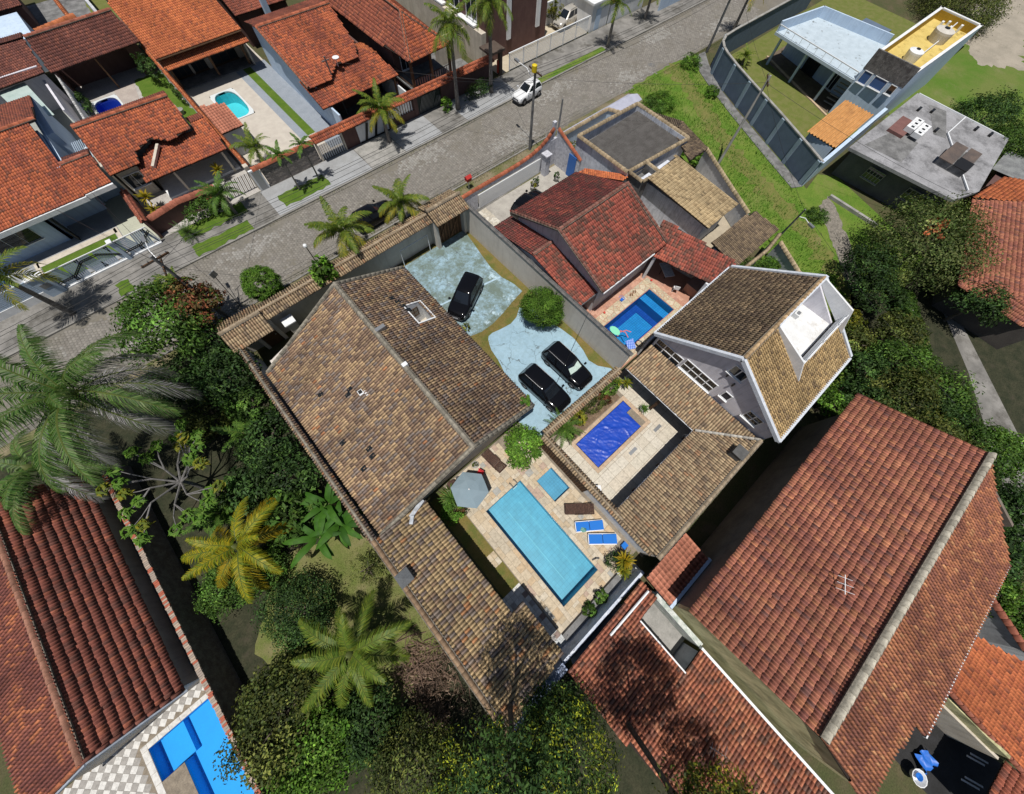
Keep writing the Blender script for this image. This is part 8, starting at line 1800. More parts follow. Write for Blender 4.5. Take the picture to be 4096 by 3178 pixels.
def frond_mesh(key, L, a0, a1, nl, ll, lw, pl, seed, droop=.5, fwd=.45, rach=(.10, .13, .03), taper=.35, vee=.25, power=1.0):
 """feather leaf along +X: curved midrib with drooping leaflets"""
 if key in MESHES: return MESHES[key]
 r = np.random.default_rng(seed); N = 16
 pts = [np.zeros(3)]; tan = []
 for i in range(N):
  t = (i + .5) / N; a = a0 + (a1 - a0) * t ** power; d = np.array([math.cos(a), .06 * math.sin(3 * t + seed), math.sin(a)]); d /= np.linalg.norm(d)
  pts.append(pts[-1] + d * L / N); tan.append(d)
 tan.append(tan[-1]); pts = np.array(pts); tan = np.array(tan)
 V = []; F = []; C = []
 def quad(a, b, c, d, col): b0 = len(V); V.extend([a, b, c, d]); F.append((b0, b0 + 1, b0 + 2, b0 + 3)); C.append(col)
 yv = np.array([0, 1.0, 0])
 for i in range(N):
  w0 = .035 * L / 3 * (1 - .8 * i / N); w1 = .035 * L / 3 * (1 - .8 * (i + 1) / N); up = np.cross(tan[i], yv); up = -up if up[2] < 0 else up
  quad(pts[i] - yv * w0, pts[i + 1] - yv * w1, pts[i + 1] + up * w1 * .6, pts[i] + up * w0 * .6, rach); quad(pts[i] + up * w0 * .6, pts[i + 1] + up * w1 * .6, pts[i + 1] + yv * w1, pts[i] + yv * w0, rach)
 for s in (1, -1):
  for k in range(nl):
   t = .10 + .90 * (k + r.uniform(-.3, .3)) / nl; t = min(max(t, .06), .995); f = t * N; i = min(int(f), N - 1)
   p = pts[i] + (pts[i + 1] - pts[i]) * (f - i); tg = tan[i]; up = np.cross(tg, yv); up = -up if up[2] < 0 else up
   env = math.sin(math.pi * min(1, (t * .86 + .14))) ** .6 * (1 - taper * t) + .12
   l = ll * env * r.uniform(.85, 1.12)
   d = s * yv * (1 - fwd * .5) + tg * (fwd + .5 * t) + up * vee + r.normal(0, .07, 3); d /= np.linalg.norm(d)
   w = lw * r.uniform(.8, 1.15); wd = tg * w * .5
   m1 = p + d * l * .45 + np.array([0, 0, -droop * l * .12]); e = p + d * l * .92 + np.array([0, 0, -droop * l * (.5 + r.uniform(0, .3))])
   col = pl[r.integers(len(pl))] * r.uniform(.8, 1.25)
   quad(p - wd * .6, p + wd * .6, m1 + wd, m1 - wd, col); quad(m1 - wd, m1 + wd, e + wd * .15, e - wd * .15, col * (1.1 if r.random() < .8 else .7))
 me = np_mesh('frond', np.array(V), np.array(F), [FROND], np.array(C)); MESHES[key] = me
 return me

def palm(label, x, y, h, L, pl, key, n=(6, 7, 6), kind='palm_tree', trunk=.15, pl_low=None, nl=40, ll=None, lw=None, base=0.0, lean=(0, 0), rot=0.0, group=None, droop=.5, cat='palm tree', a_set=None, bulb=True):
 root = empty(kind, (x, y, base), label, cat, group)
 ll = ll or L * .27; lw = lw or .08
 if h > .3:
  m = MB(); k = 9; pts = []; rs = []
  for i in range(k + 1): t = i / k; pts.append((lean[0] * t * t, lean[1] * t * t, h * t)); rs.append(trunk * (1.35 - .5 * t if i else 1.7) * (1.0 if i % 2 else 1.06))
  m.tube(pts, rs, 9); m.build('trunk', [PALMBARK], root, False, True)
  if bulb:
   m = MB(); m.lathe([(trunk * .7, -.1), (trunk * 1.5, .12), (trunk * 1.1, .4), (.03, .7)], (lean[0], lean[1], h), 9); m.build('crown_shaft', [plain('crown_shaft_green', (0.10, 0.12, 0.035), .6)], root, False, True)
 top = Vector((lean[0], lean[1], h + .15))
 tiers = a_set or ((1.15, .25, 1.0), (.72, -.55, 1.0), (.25, -1.15, .95))
 r = np.random.default_rng(int(abs(x * 7 + y * 3)) + 5); g = rot
 for ti, (a0, a1, ls) in enumerate(tiers):
  p_ = pl_low if (pl_low is not None and ti == len(tiers) - 1) else pl
  vs = [frond_mesh((key, ti, v), L * ls, a0, a1, nl, ll, lw, p_, 13 * ti + v + 1, droop) for v in range(2)]
  for i in range(n[ti]):
   g += 2.39996; o = link('frond', vs[i % 2], root); o.location = top; k = r.uniform(.85, 1.08); o.scale = (k, k, k); o.rotation_euler = (r.normal(0, .10), r.normal(0, .09), g + r.normal(0, .12))
 return root

def rosette(label, x, y, z, n, L, W, pl, kind='plant', a=(1.2, .2), curve=.9, cat='plant', stem=0.0, group=None, thin=3):
 """strap or sword leaves from one heart, each a part"""
 root = empty(kind, (x, y, z), label, cat, group); r = np.random.default_rng(int(abs(x * 9 + y * 5)) + 1)
 if stem: m = MB(); m.tube([(0, 0, 0), (0, 0, stem)], [.06, .045], 6); m.build('stem', [BARK], root, False)
 ms = []
 for v in range(4):
  c = pl[v % len(pl)]; V = []; F = []; a0 = 0.0; p = np.zeros(3); k = 5
  for i in range(k + 1):
   t = i / k; w = W * .5 * (math.sin(math.pi * (.12 + .86 * t)) ** .7 if thin == 3 else 1 - t * .9); V += [p + np.array([0, w, .25 * w]), p + np.array([0, 0, 0]), p + np.array([0, -w, .25 * w])]
   p = p + np.array([math.cos(a0), 0, math.sin(a0)]) * L / k; a0 -= curve / k
  for i in range(k): b = i * 3; F += [(b, b + 1, b + 4, b + 3), (b + 1, b + 2, b + 5, b + 4)]
  ms.append(np_mesh('leaf', np.array(V), np.array(F), [LEAF], np.repeat((c * r.uniform(.85, 1.2))[None], len(F), 0)))
 for i in range(n):
  o = link('leaf', ms[i % 4], root); t = i / max(1, n - 1); o.location = (0, 0, stem); k = r.uniform(.75, 1.1); o.scale = (k, k, k)
  o.rotation_euler = (r.normal(0, .15), -(a[0] + (a[1] - a[0]) * t + r.normal(0, .1)), i * 2.39996)
 return root

# --- palms
P_COCO = pal((.075, .12, .016), (.10, .145, .018), (.055, .095, .014), (.14, .165, .022)) * 1.25
P_COCO_Y = pal((.20, .19, .02), (.15, .16, .02), (.26, .21, .02), (.11, .13, .02))
P_YPALM = pal((.26, .25, .015), (.19, .22, .016), (.33, .27, .015), (.12, .17, .016))
P_BIG = pal((.07, .145, .03), (.10, .18, .04), (.045, .10, .025), (.15, .20, .08))
P_GREYF = pal((.26, .25, .255), (.17, .18, .15), (.33, .32, .33), (.10, .13, .07))
palm('huge grey-green feather palm towering at the left edge', -12.45, 19.5, 7.6, 5.9, P_BIG, 'big', (6, 6, 8), trunk=.2, pl_low=P_GREYF, nl=110, ll=1.05, lw=.05, droop=1.3, a_set=((1.15, .1, .72), (.6, -.95, .95), (.2, -1.5, .95)), rot=.3)
palm('second grey-green feather palm low at the left edge behind the maroon roof', -17.6, 19.6, 4.6, 3.6, P_BIG, 'big2', (4, 5, 6), trunk=.18, pl_low=P_GREYF, nl=84, ll=.8, lw=.05, droop=1.2, a_set=((1.0, -.1, .8), (.5, -.8, 1.0), (.1, -1.3, 1.0)), rot=1.3)
palm('yellow-leaved coconut palm in the wooded garden left of the annex', -11.9, 9.05, 3.0, 3.5, P_YPALM, 'yel', (3, 5, 5), nl=90, ll=.74, lw=.05, droop=.95, a_set=((1.0, .0, .8), (.5, -.7, 1.0), (.12, -1.1, 1.0)), pl_low=P_GOLD, rot=.9)
palm('green coconut palm on the garden lawn beside the annex', -9.76, .39, 3.4, 3.3, P_COCO, 'botp', (3, 4, 5), nl=86, ll=.72, lw=.05, droop=.95, a_set=((1.0, .0, .8), (.5, -.6, 1.0), (.1, -1.0, 1.0)), rot=.2)
palm('coconut palm outside the tan wall hiding the black street car', 5.0, 25.3, 3.4, 3.1, P_COCO, 'st1', (4, 6, 6), nl=60, ll=.72, lw=.07, droop=.8, pl_low=P_COCO_Y, rot=.5)
palm('coconut palm outside the tan wall left of the garage gate', 10.6, 25.4, 3.0, 2.7, P_COCO, 'st2', (4, 5, 6), nl=56, ll=.66, lw=.07, droop=.8, pl_low=P_COCO_Y, rot=1.5)
palm('coconut palm on the far pavement before the striped wall', 16.3, 36.9, 3.0, 2.6, P_COCO, 'st3', (4, 5, 6), nl=50, ll=.62, lw=.07, droop=.8, pl_low=P_COCO_Y, rot=.1)
palm('tall palm on the far pavement nearer the slatted gate', 25.45, 36.75, 7.0, 2.7, P_COCO, 'tall', (5, 7, 8), nl=32, trunk=.17, droop=.9, a_set=((1.1, .1, 1), (.5, -.9, 1), (-.1, -1.4, 1)))
palm('tall palm on the far pavement nearer the brown building', 30.45, 36.85, 7.4, 2.7, P_COCO, 'tall', (5, 7, 8), nl=32, trunk=.17, droop=.9, a_set=((1.1, .1, 1), (.5, -.9, 1), (-.1, -1.4, 1)), rot=1.0)
palm('palm on the far pavement beside the white gate house', 48.6, 34.9, 3.8, 2.4, P_COCO, 'st4', (4, 5, 5), nl=26)
palm('palm on the weedy pavement further along the street', 57.9, 36.4, 2.6, 2.4, P_COCO, 'st4', (4, 5, 5), nl=26, rot=.7)
palm('palm at the bend of the slate wall by the leaning pole', 65.6, 27.0, 3.8, 2.6, P_COCO_Y, 'st5', (4, 5, 5), nl=26)
palm('dark palm in the shrubbery left of the dark slatted gate', -.6, 37.4, 1.9, 2.1, P_MID, 'st6', (5, 6, 6), nl=30, trunk=.11)
palm('tall leaning palm trunk at the left edge on the far pavement', -15.5, 35.3, 4.3, 2.9, P_COCO, 'lft', (5, 6, 6), nl=34, pl_low=P_COCO_Y, trunk=.16)
palm('slim palm on the grass before the brick wall, west one', 5.5, 36.4, 3.3, 1.35, P_MID, 'slim', (3, 4, 3), nl=22, trunk=.06, bulb=False)
palm('slim palm on the grass before the brick wall, east one', 7.7, 36.6, 3.2, 1.35, P_MID, 'slim', (3, 4, 3), nl=22, trunk=.06, rot=1.1, bulb=False)
palm('bushy palm behind the brick wall beside the turquoise pool', 4.6, 41.7, 1.6, 2.1, P_COCO, 'bsh', (5, 5, 5), nl=28, trunk=.1)
palm('thin palm poking through the street tree by the pole', -6.6, 27.9, 3.9, 1.25, P_COCO, 'slim2', (3, 4, 3), nl=22, trunk=.06, bulb=False)
palm('thin palm poking through the street tree towards the kerb', -8.0, 28.3, 3.6, 1.25, P_COCO, 'slim2', (3, 4, 3), nl=22, trunk=.06, rot=2.0, bulb=False)
palm('spiky dark cycad on the pavement grass by the brick planter', -4.85, 37.2, .35, 1.35, P_DARK, 'cyc', (9, 10, 9), nl=26, ll=.2, lw=.03, kind='cycad', cat='cycad', trunk=.16, bulb=False)
palm('large cycad in the bed leaning over the nose of the black car', 8.0, 2.0, .7, 1.75, P_MID, 'cyc2', (6, 8, 6), nl=34, ll=.26, lw=.035, kind='cycad', cat='cycad', trunk=.16, bulb=False)
palm('small palm in the sandy yard behind the curved slate wall', 60.2, 21.7, .6, 1.5, P_COCO, 'st7', (4, 5, 4), nl=20, trunk=.1, bulb=False)
palm('palm in the yard beside the parked sand coloured wagon', 47.8, 44.6, 1.5, 1.9, P_COCO_Y, 'st8', (4, 5, 4), nl=22)
palm('young palm at the foot of the garden in the dark lower trees', -13.0, 12.5, .8, 2.0, P_MID, 'yng', (5, 5, 4), nl=30, trunk=.1)
palm('small fan of palm leaves under the huge left palm', -9.3, 16.2, .9, 1.9, P_MID, 'yng', (5, 5, 4), nl=30, trunk=.1, rot=1.4)

# --- banana clump: big paddle leaves
def banana(label, x, y, n, seed):
 root = empty('banana_plant', (x, y, 0), label, 'banana plant'); r = np.random.default_rng(seed)
 m = MB(); m.tube([(0, 0, 0), (.05, 0, 1.5)], [.13, .08], 8); m.build('stem', [plain('banana_stem', (0.16, 0.15, 0.06), .6)], root, False)
 for v in range(n):
  L = r.uniform(1.7, 2.5); W = r.uniform(.36, .48); V = []; F = []; C = []; p = np.array([0, 0, 0.]); a = r.uniform(.75, 1.15); k = 9
  c = np.array([(.04, .115, .012), (.05, .135, .014), (.03, .09, .010)][v % 3])
  for i in range(k + 1):
   t = i / k; w = (W * .5 * math.sin(math.pi * min(1, .10 + t * .90)) ** .55 if t > .16 else .03); tear = r.uniform(.85, 1.05) * w
   V += [p + np.array([0, tear, -.25 * w]), p, p + np.array([0, -w * r.uniform(.85, 1.05), -.25 * w])]; p = p + np.array([math.cos(a), 0, math.sin(a)]) * L / k; a -= r.uniform(.14, .24)
  for i in range(k): b = i * 3; F += [(b, b + 1, b + 4, b + 3), (b + 1, b + 2, b + 5, b + 4)]; C += [c * r.uniform(.85, 1.15), c * r.uniform(.85, 1.15)]
  o = link('leaf', np_mesh('leaf', np.array(V), np.array(F), [LEAF], np.array(C)), root); o.location = (.05, 0, 1.45); o.rotation_euler = (0, 0, v * 2.39996 + r.normal(0, .2))
 return root
banana('banana plant with broad torn leaves against the brown roof, upper one', -7.45, 8.3, 11, 2)
banana('banana plant with broad torn leaves against the brown roof, middle one', -7.5, 6.7, 11, 5)
banana('banana plant leaning away from the brown roof towards the lawn', -8.9, 6.9, 8, 9)

# --- trees and shrubs of the street and the gardens
tree('round clipped ball tree on the verge outside the tan wall', -2.35, 25.7, 2.5, 1.35, P_BRIGHT, 'ball_tree', 1.25, (.09, .055), 420, 60, .09, hollow=.72, jit=.14, flat_b=-1, lumps=.1, cat='tree', limbs=3)
tree('narrow large-leaved tree leaning over the tan wall coping', 1.75, 22.9, 3.2, .85, P_BRIGHT, 'tree', 1.2, (.34, .26), 34, 12, .08, jit=.35, hollow=.3)
tree('broad bright street tree beside the cluttered dark pole', -8.9, 25.6, 3.6, 2.7, P_MID, 'tree', 1.7, (.30, .12), 130, 40, .2)
tree('dark reddish-leaved tree beside the cluttered dark pole', -6.75, 25.9, 3.5, 1.9, P_RED, 'tree', 1.3, (.26, .12), 90, 36, .14)
tree('feathery round bush tree on the driveway lawn', 13.55, 10.35, 1.75, 1.62, P_BRIGHT * .8, 'bush_tree', 1.35, (.13, .05), 230, 80, .09, hollow=.62, jit=.22, lumps=.5, flat_b=-.8, cat='tree')
tree('bright leafy tree at the corner of the brown roof above stone deck', 4.75, 2.75, 1.6, 1.35, P_BRIGHT, 'tree', 1.1, (.17, .10), 90, 40, .08)
tree('climbing vine on the corner of the brown roof', 6.6, 4.9, 2.7, .42, P_BRIGHT, 'vine', .7, (.17, .10), 22, 30, .04, cat='vine')
rosette('weeping grassy plant beside the grey parasol', -1.3, 3.5, .5, 70, 1.25, .05, P_MID, 'grass_plant', (1.4, .3), 2.0)
tree('leafy red-flecked bush beside the weeping grassy plant', -1.75, 2.65, .6, .75, P_BRIGHT, 'bush', .55, (.15, .08), 45, 30, .05)
tree('red flowered shrublet between grassy plant and parasol', -1.15, 2.6, .5, .4, P_RED, 'bush', .4, (.10, .06), 20, 24, .03)
rosette('yellow dracaena with spreading leaves in the shrub corner by the loungers', 4.75, -7.0, .35, 60, .75, .10, P_GOLD, 'dracaena', (1.5, .2), .8, stem=.5)
rosette('second yellow dracaena tucked behind the shrub corner', 4.3, -7.45, .3, 40, .6, .09, P_YEL, 'dracaena', (1.5, .2), .8, stem=.3)
tree('dark leafy shrub in the corner beside the yellow dracaena', 4.2, -6.7, .5, .55, P_DARK, 'bush', .45, (.12, .06), 30, 26, .04)
for i, (x, y) in enumerate(((2.1, -7.55), (1.1, -7.6))): tree(('right' if i == 0 else 'left') + ' clump of planting in the low bed along the back path', x, y, .35, .42, P_MID, 'bush', .35, (.14, .06), 26, 26, .03)
mb = MB(); mb.box(-1.2, 3.9, -7.75, -7.4, 0, .28); o = mb.build('planter_kerb', DARKCONC); tag(o, 'low dark planter kerb along the foot of the stone deck', 'planter')
tree('yellow croton shrub in the bed beside the covered pool', 9.5, 1.75, .75, .62, P_YEL, 'bush', .7, (.24, .11), 28, 18, .04)
tree('low green shrub row below the yellow croton', 8.15, 1.65, .5, .7, P_BRIGHT, 'bush', .45, (.12, .06), 44, 28, .04, aspect=(.8, 1))
tree('dark mixed shrubs in the middle of the patio bed', 11.2, 1.65, .55, .65, P_OLIVE, 'bush', .5, (.15, .05), 40, 24, .04, aspect=(1.6, .8))
tree('red spiky bromeliads in the patio bed', 12.2, 1.55, .35, .5, P_RED, 'bush', .35, (.22, .04), 22, 22, .03)
tree('long green hedge shrub at the end of the patio bed', 13.1, 1.85, .7, .6, P_BRIGHT, 'bush', .5, (.13, .06), 40, 26, .04, aspect=(1.4, .8))
rosette('pale yellow star-shaped plant by the veranda corner of the patio', 14.3, 1.3, .55, 26, .55, .12, P_YEL, 'dracaena', (1.3, .1), .7, stem=.3)
rosette('second star-shaped plant by the veranda corner of the patio', 13.85, 1.75, .5, 22, .45, .10, P_YEL, 'dracaena', (1.3, .1), .7, stem=.3)
pot('potted palm on the patio edge by the veranda', 13.95, -1.0, .3, .4); rosette('green tuft in the patio pot by the veranda', 13.95, -1.0, .4, 22, .55, .06, P_MID, 'potted_plant', (1.4, .3), 1.2)
pot('wide shallow pot at the brown roof corner of the deck', 1.4, 4.25, .27, .22); tree('small succulent in the wide shallow deck pot', 1.4, 4.25, .32, .2, P_OLIVE, 'succulent', .12, (.08, .04), 12, 16, .02, cat='plant')
for i, (lab, x, y) in enumerate((('concrete pot with a spiky plant in the white gate forecourt', 24.2, 22.3), ('yellowish pot plant beside the white gate in the forecourt', 23.5, 22.1), ('grey pot by the blue door in the forecourt', 26.3, 21.5))):
 pot(lab, x, y, .26, .35); tree('plant growing in the ' + ('spiky' if i == 0 else 'yellowish' if i == 1 else 'blue door') + ' forecourt pot', x, y, .6, .3, (P_MID, P_YEL, P_DARK)[i], 'potted_plant', .3, (.14, .05), 16, 18, .03, cat='plant')
tree('small shrub by the driveway at the edge of the brown roof', 8.05, 13.6, .35, .32, P_YEL, 'bush', .35, (.12, .06), 14, 16, .03)
tree('straggly bush at the hidden corner of the pale street wall', 29.2, 22.9, 1.3, .9, P_YEL, 'bush', .7, (.20, .09), 34, 22, .05)
# the wooded garden on the left
G = 'trees and shrubs of the wooded garden'
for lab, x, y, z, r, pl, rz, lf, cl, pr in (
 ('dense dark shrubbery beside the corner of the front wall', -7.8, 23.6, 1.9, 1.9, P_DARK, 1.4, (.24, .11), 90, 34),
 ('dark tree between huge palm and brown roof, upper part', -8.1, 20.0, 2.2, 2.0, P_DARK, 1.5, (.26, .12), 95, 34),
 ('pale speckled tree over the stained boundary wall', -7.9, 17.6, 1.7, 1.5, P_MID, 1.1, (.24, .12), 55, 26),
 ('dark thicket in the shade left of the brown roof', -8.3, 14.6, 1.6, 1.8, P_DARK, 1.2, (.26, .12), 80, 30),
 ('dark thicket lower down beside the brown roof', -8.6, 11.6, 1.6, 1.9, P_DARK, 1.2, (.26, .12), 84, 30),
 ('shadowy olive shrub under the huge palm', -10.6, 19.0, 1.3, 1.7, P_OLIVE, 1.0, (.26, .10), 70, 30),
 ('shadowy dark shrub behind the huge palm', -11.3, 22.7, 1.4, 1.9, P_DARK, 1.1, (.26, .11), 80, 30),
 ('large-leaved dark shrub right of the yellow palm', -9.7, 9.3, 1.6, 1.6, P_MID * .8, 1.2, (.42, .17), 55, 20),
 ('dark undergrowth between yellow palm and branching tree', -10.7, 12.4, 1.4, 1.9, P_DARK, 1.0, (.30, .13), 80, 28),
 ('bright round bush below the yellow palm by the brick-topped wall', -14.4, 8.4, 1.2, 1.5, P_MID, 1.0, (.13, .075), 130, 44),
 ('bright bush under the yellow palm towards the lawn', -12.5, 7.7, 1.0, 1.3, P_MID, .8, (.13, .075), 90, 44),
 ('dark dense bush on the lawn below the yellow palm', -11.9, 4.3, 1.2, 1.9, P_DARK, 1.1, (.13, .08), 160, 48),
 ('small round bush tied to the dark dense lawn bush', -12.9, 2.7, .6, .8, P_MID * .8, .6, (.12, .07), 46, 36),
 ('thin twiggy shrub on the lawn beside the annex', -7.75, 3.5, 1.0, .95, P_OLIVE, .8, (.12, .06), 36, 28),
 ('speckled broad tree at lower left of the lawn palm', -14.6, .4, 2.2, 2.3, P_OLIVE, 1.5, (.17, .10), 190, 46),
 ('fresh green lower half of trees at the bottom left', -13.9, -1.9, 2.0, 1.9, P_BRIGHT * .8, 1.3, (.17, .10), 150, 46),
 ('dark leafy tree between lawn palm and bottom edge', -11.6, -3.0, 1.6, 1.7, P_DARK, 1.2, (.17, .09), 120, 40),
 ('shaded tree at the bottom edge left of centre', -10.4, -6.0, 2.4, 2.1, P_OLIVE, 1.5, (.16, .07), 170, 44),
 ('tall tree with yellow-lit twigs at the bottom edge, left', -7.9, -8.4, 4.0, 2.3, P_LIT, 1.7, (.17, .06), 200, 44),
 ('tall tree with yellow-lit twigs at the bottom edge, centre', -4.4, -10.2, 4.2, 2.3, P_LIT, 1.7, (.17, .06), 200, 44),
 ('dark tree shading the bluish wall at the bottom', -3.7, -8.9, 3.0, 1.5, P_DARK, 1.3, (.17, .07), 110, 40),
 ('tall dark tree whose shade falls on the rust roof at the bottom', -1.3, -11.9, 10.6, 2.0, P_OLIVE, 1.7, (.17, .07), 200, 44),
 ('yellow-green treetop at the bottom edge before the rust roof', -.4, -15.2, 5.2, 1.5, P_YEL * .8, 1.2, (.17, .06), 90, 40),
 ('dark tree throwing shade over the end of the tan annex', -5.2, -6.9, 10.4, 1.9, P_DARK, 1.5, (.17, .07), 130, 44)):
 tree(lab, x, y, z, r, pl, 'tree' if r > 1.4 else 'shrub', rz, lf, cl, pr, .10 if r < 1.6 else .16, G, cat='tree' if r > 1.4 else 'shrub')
# bare-branched tree with leaf rosettes at the twig ends
root = empty('branching_tree', (-13.6, 15.2, 0), 'grey-limbed tree with leaf rosettes hanging over the maroon roof', 'tree', G); rr = np.random.default_rng(4); m = MB(); tips = []
m.tube([(0, 0, 0), (.2, .1, 1.4), (.1, .3, 2.2)], [.14, .11, .09], 7)
for i in range(9):
 a = i * 2.4 + .3; q = rr.uniform(1.2, 2.9); mid = (q * .5 * math.cos(a), q * .5 * math.sin(a), 2.7 + rr.uniform(-.2, .4)); end = (q * math.cos(a + .3), q * math.sin(a + .3), 2.9 + rr.uniform(-.5, .8)); m.tube([(.1, .2, 2.0), mid, end], [.07, .05, .03], 6); tips.append(end)
 for s in (-1, 1):
  e2 = (end[0] + .8 * math.cos(a + s * .8), end[1] + .8 * math.sin(a + s * .8), end[2] + rr.uniform(-.1, .4)); m.tube([mid, ((mid[0] + e2[0]) / 2, (mid[1] + e2[1]) / 2, e2[2] - .15), e2], [.04, .03, .02], 5); tips.append(e2)
m.build('trunk', [mat('pale_grey_bark', (0.20, 0.195, 0.19), (0.13, 0.125, 0.12), scale=6, fine_amt=.3)], root, False)
for i, t in enumerate(tips):
 rs = np.random.default_rng(i); k = 34; an = rs.uniform(0, 6.28, k); el = rs.uniform(-.2, .9, k); d = np.stack([np.cos(an) * np.cos(el), np.sin(an) * np.cos(el), np.sin(el)], 1); nrm = np.array([0, 0, 1.0]) + d * .4 + rs.normal(0, .2, (k, 3)); nrm /= np.linalg.norm(nrm, axis=1, keepdims=True)
 me = leaves('leaf_rosette', np.array(t) + d * .28, nrm, .46, .15, (P_YEL if i % 4 == 0 else P_BRIGHT * .9)[rs.integers(0, 4, k)], i); link('leaf_rosette', me, root)
# dry brushwood heap
rs = np.random.default_rng(3); m = MB()
for i in range(150):
 a = rs.uniform(0, 3.14); x, y = rs.normal(0, .75), rs.normal(0, 1.0); l = rs.uniform(.3, .8); z = max(.05, .5 - .28 * (x * x + y * y)) * rs.uniform(.3, 1); m.tube([(x - l * math.cos(a), y - l * math.sin(a), z), (x + l * math.cos(a), y + l * math.sin(a), z + rs.normal(0, .12))], .022, 4)
o = m.build('brushwood_heap', mat('dry_twigs', (0.24, 0.16, 0.115), (0.13, 0.085, 0.065), scale=8, fine_amt=.4), None, False); o.location = (-8.7, -3.1, .02); tag(o, 'heap of dry brown palm litter beside the annex end', 'brush heap')
p, n_, c = cloud(5, 1.7, 2.4, .35, 60, 30, .3, .05, P_DRY, .2, -.1); o = link('leaf_litter', leaves('leaf_litter', p, n_, .34, .05, c, 5)); o.location = (-8.6, -4.0, .15); tag(o, 'carpet of dry fallen leaves round the brushwood heap', 'leaf litter', None, 'stuff')
# planting across the street
tree('hedge of mixed shrubs against the brick planter wall', -2.8, 38.7, .8, 1.3, P_MID, 'shrub', .8, (.20, .09), 60, 26, .05, cat='shrub', aspect=(1.3, .6)); tree('dark red crotons at the foot of the fan wall', -1.3, 38.9, .8, .6, P_RED, 'shrub', .6, (.18, .08), 30, 22, .04, cat='shrub')
rosette('yellow star plant in front of the stepped-roof house window', -5.9, 42.6, .5, 34, .8, .14, P_GOLD, 'dracaena', (1.4, .1), .7, stem=.6); rosette('yellow star plant below the first one by the dividing wall', -6.0, 41.2, .4, 26, .7, .13, P_GOLD, 'dracaena', (1.4, .1), .7, stem=.4); rosette('yellow star plant on the stepped-roof house gravel', .6, 42.2, .5, 30, .75, .13, P_GOLD, 'dracaena', (1.4, .1), .7, stem=.5)
tree('dark ivy bush on the rear party wall', 1.9, 61.2, 1.4, 1.2, P_DARK, 'shrub', 1.0, (.2, .1), 50, 24, .06, cat='shrub', aspect=(.7, 1.2)); tree('dark creeper along the wall west of the small pool', -5.6, 60.2, .8, .7, P_DARK, 'shrub', .7, (.18, .09), 46, 22, .04, cat='shrub', aspect=(.7, 2.6)); tree('straggling creeper by the orange house wall', 2.4, 56.5, .8, .5, P_MID, 'shrub', .6, (.18, .08), 36, 20, .04, cat='shrub', aspect=(.6, 3.0))
pot('round concrete pot on the rear lawn circle', 1.5, 54.5, .4, .4); flat('pebble_circle', [(.6 + .95 * math.cos(t * .4), 56.2 + 1.5 * math.sin(t * .4)) for t in range(16)][:16], .026, SANDY)
tree('shrubs around the foot of the tall palms', 29.3, 37.4, .6, 1.3, P_DARK, 'shrub', .8, (.18, .08), 60, 24, .05, cat='shrub', aspect=(1.4, .6)); tree('white flowered bush by the dark green gate', 24.3, 37.3, .6, .7, P_BRIGHT, 'shrub', .7, (.16, .08), 34, 24, .04, cat='shrub', aspect=(1, .7))
tree('big green plant beside the parked sand coloured wagon', 46.4, 43.0, 1.4, .9, P_YEL * .8, 'shrub', .9, (.3, .1), 30, 22, .05, cat='shrub')
# the lane and beyond
for lab, x, y, z, r, pl in (('tall weeds at the street end of the grass lane', 44.4, 22.6, .6, 1.5, P_BRIGHT * .8), ('dark bush behind the lavender strip on the lane', 42.6, 22.4, .9, 1.3, P_MID), ('weed bank along the brown hip roof', 41.6, 19.4, .5, 1.5, P_BRIGHT * .8), ('lower weed bank along the brown hip roof', 40.9, 16.3, .5, 1.2, P_BRIGHT * .8), ('lime green creeper by the lane wall coping', 40.2, 13.8, .5, .8, P_BRIGHT), ('weed bank at the foot of the slate wall pavement', 54.2, 25.6, .5, 1.2, P_BRIGHT * .8), ('weeds along the upper slate wall pavement', 51.4, 20.2, .4, .8, P_BRIGHT * .8),
 ('shrub in the garden corner by the brown lean-to', 31.6, 1.0, .9, 1.4, P_MID), ('shrub below the brown lean-to', 33.4, .6, .8, .9, P_BRIGHT), ('dark weeds at the stony path', 43.5, 1.0, .4, .9, P_MID)):
 tree(lab, x, y, z, r, pl, 'weeds', r * .55, (.20, .06), int(30 + 26 * r * r), 28, .04, 'weeds and shrubs along the grass lane', cat='weeds', limbs=2)
G2 = 'trees east of the grass lane'
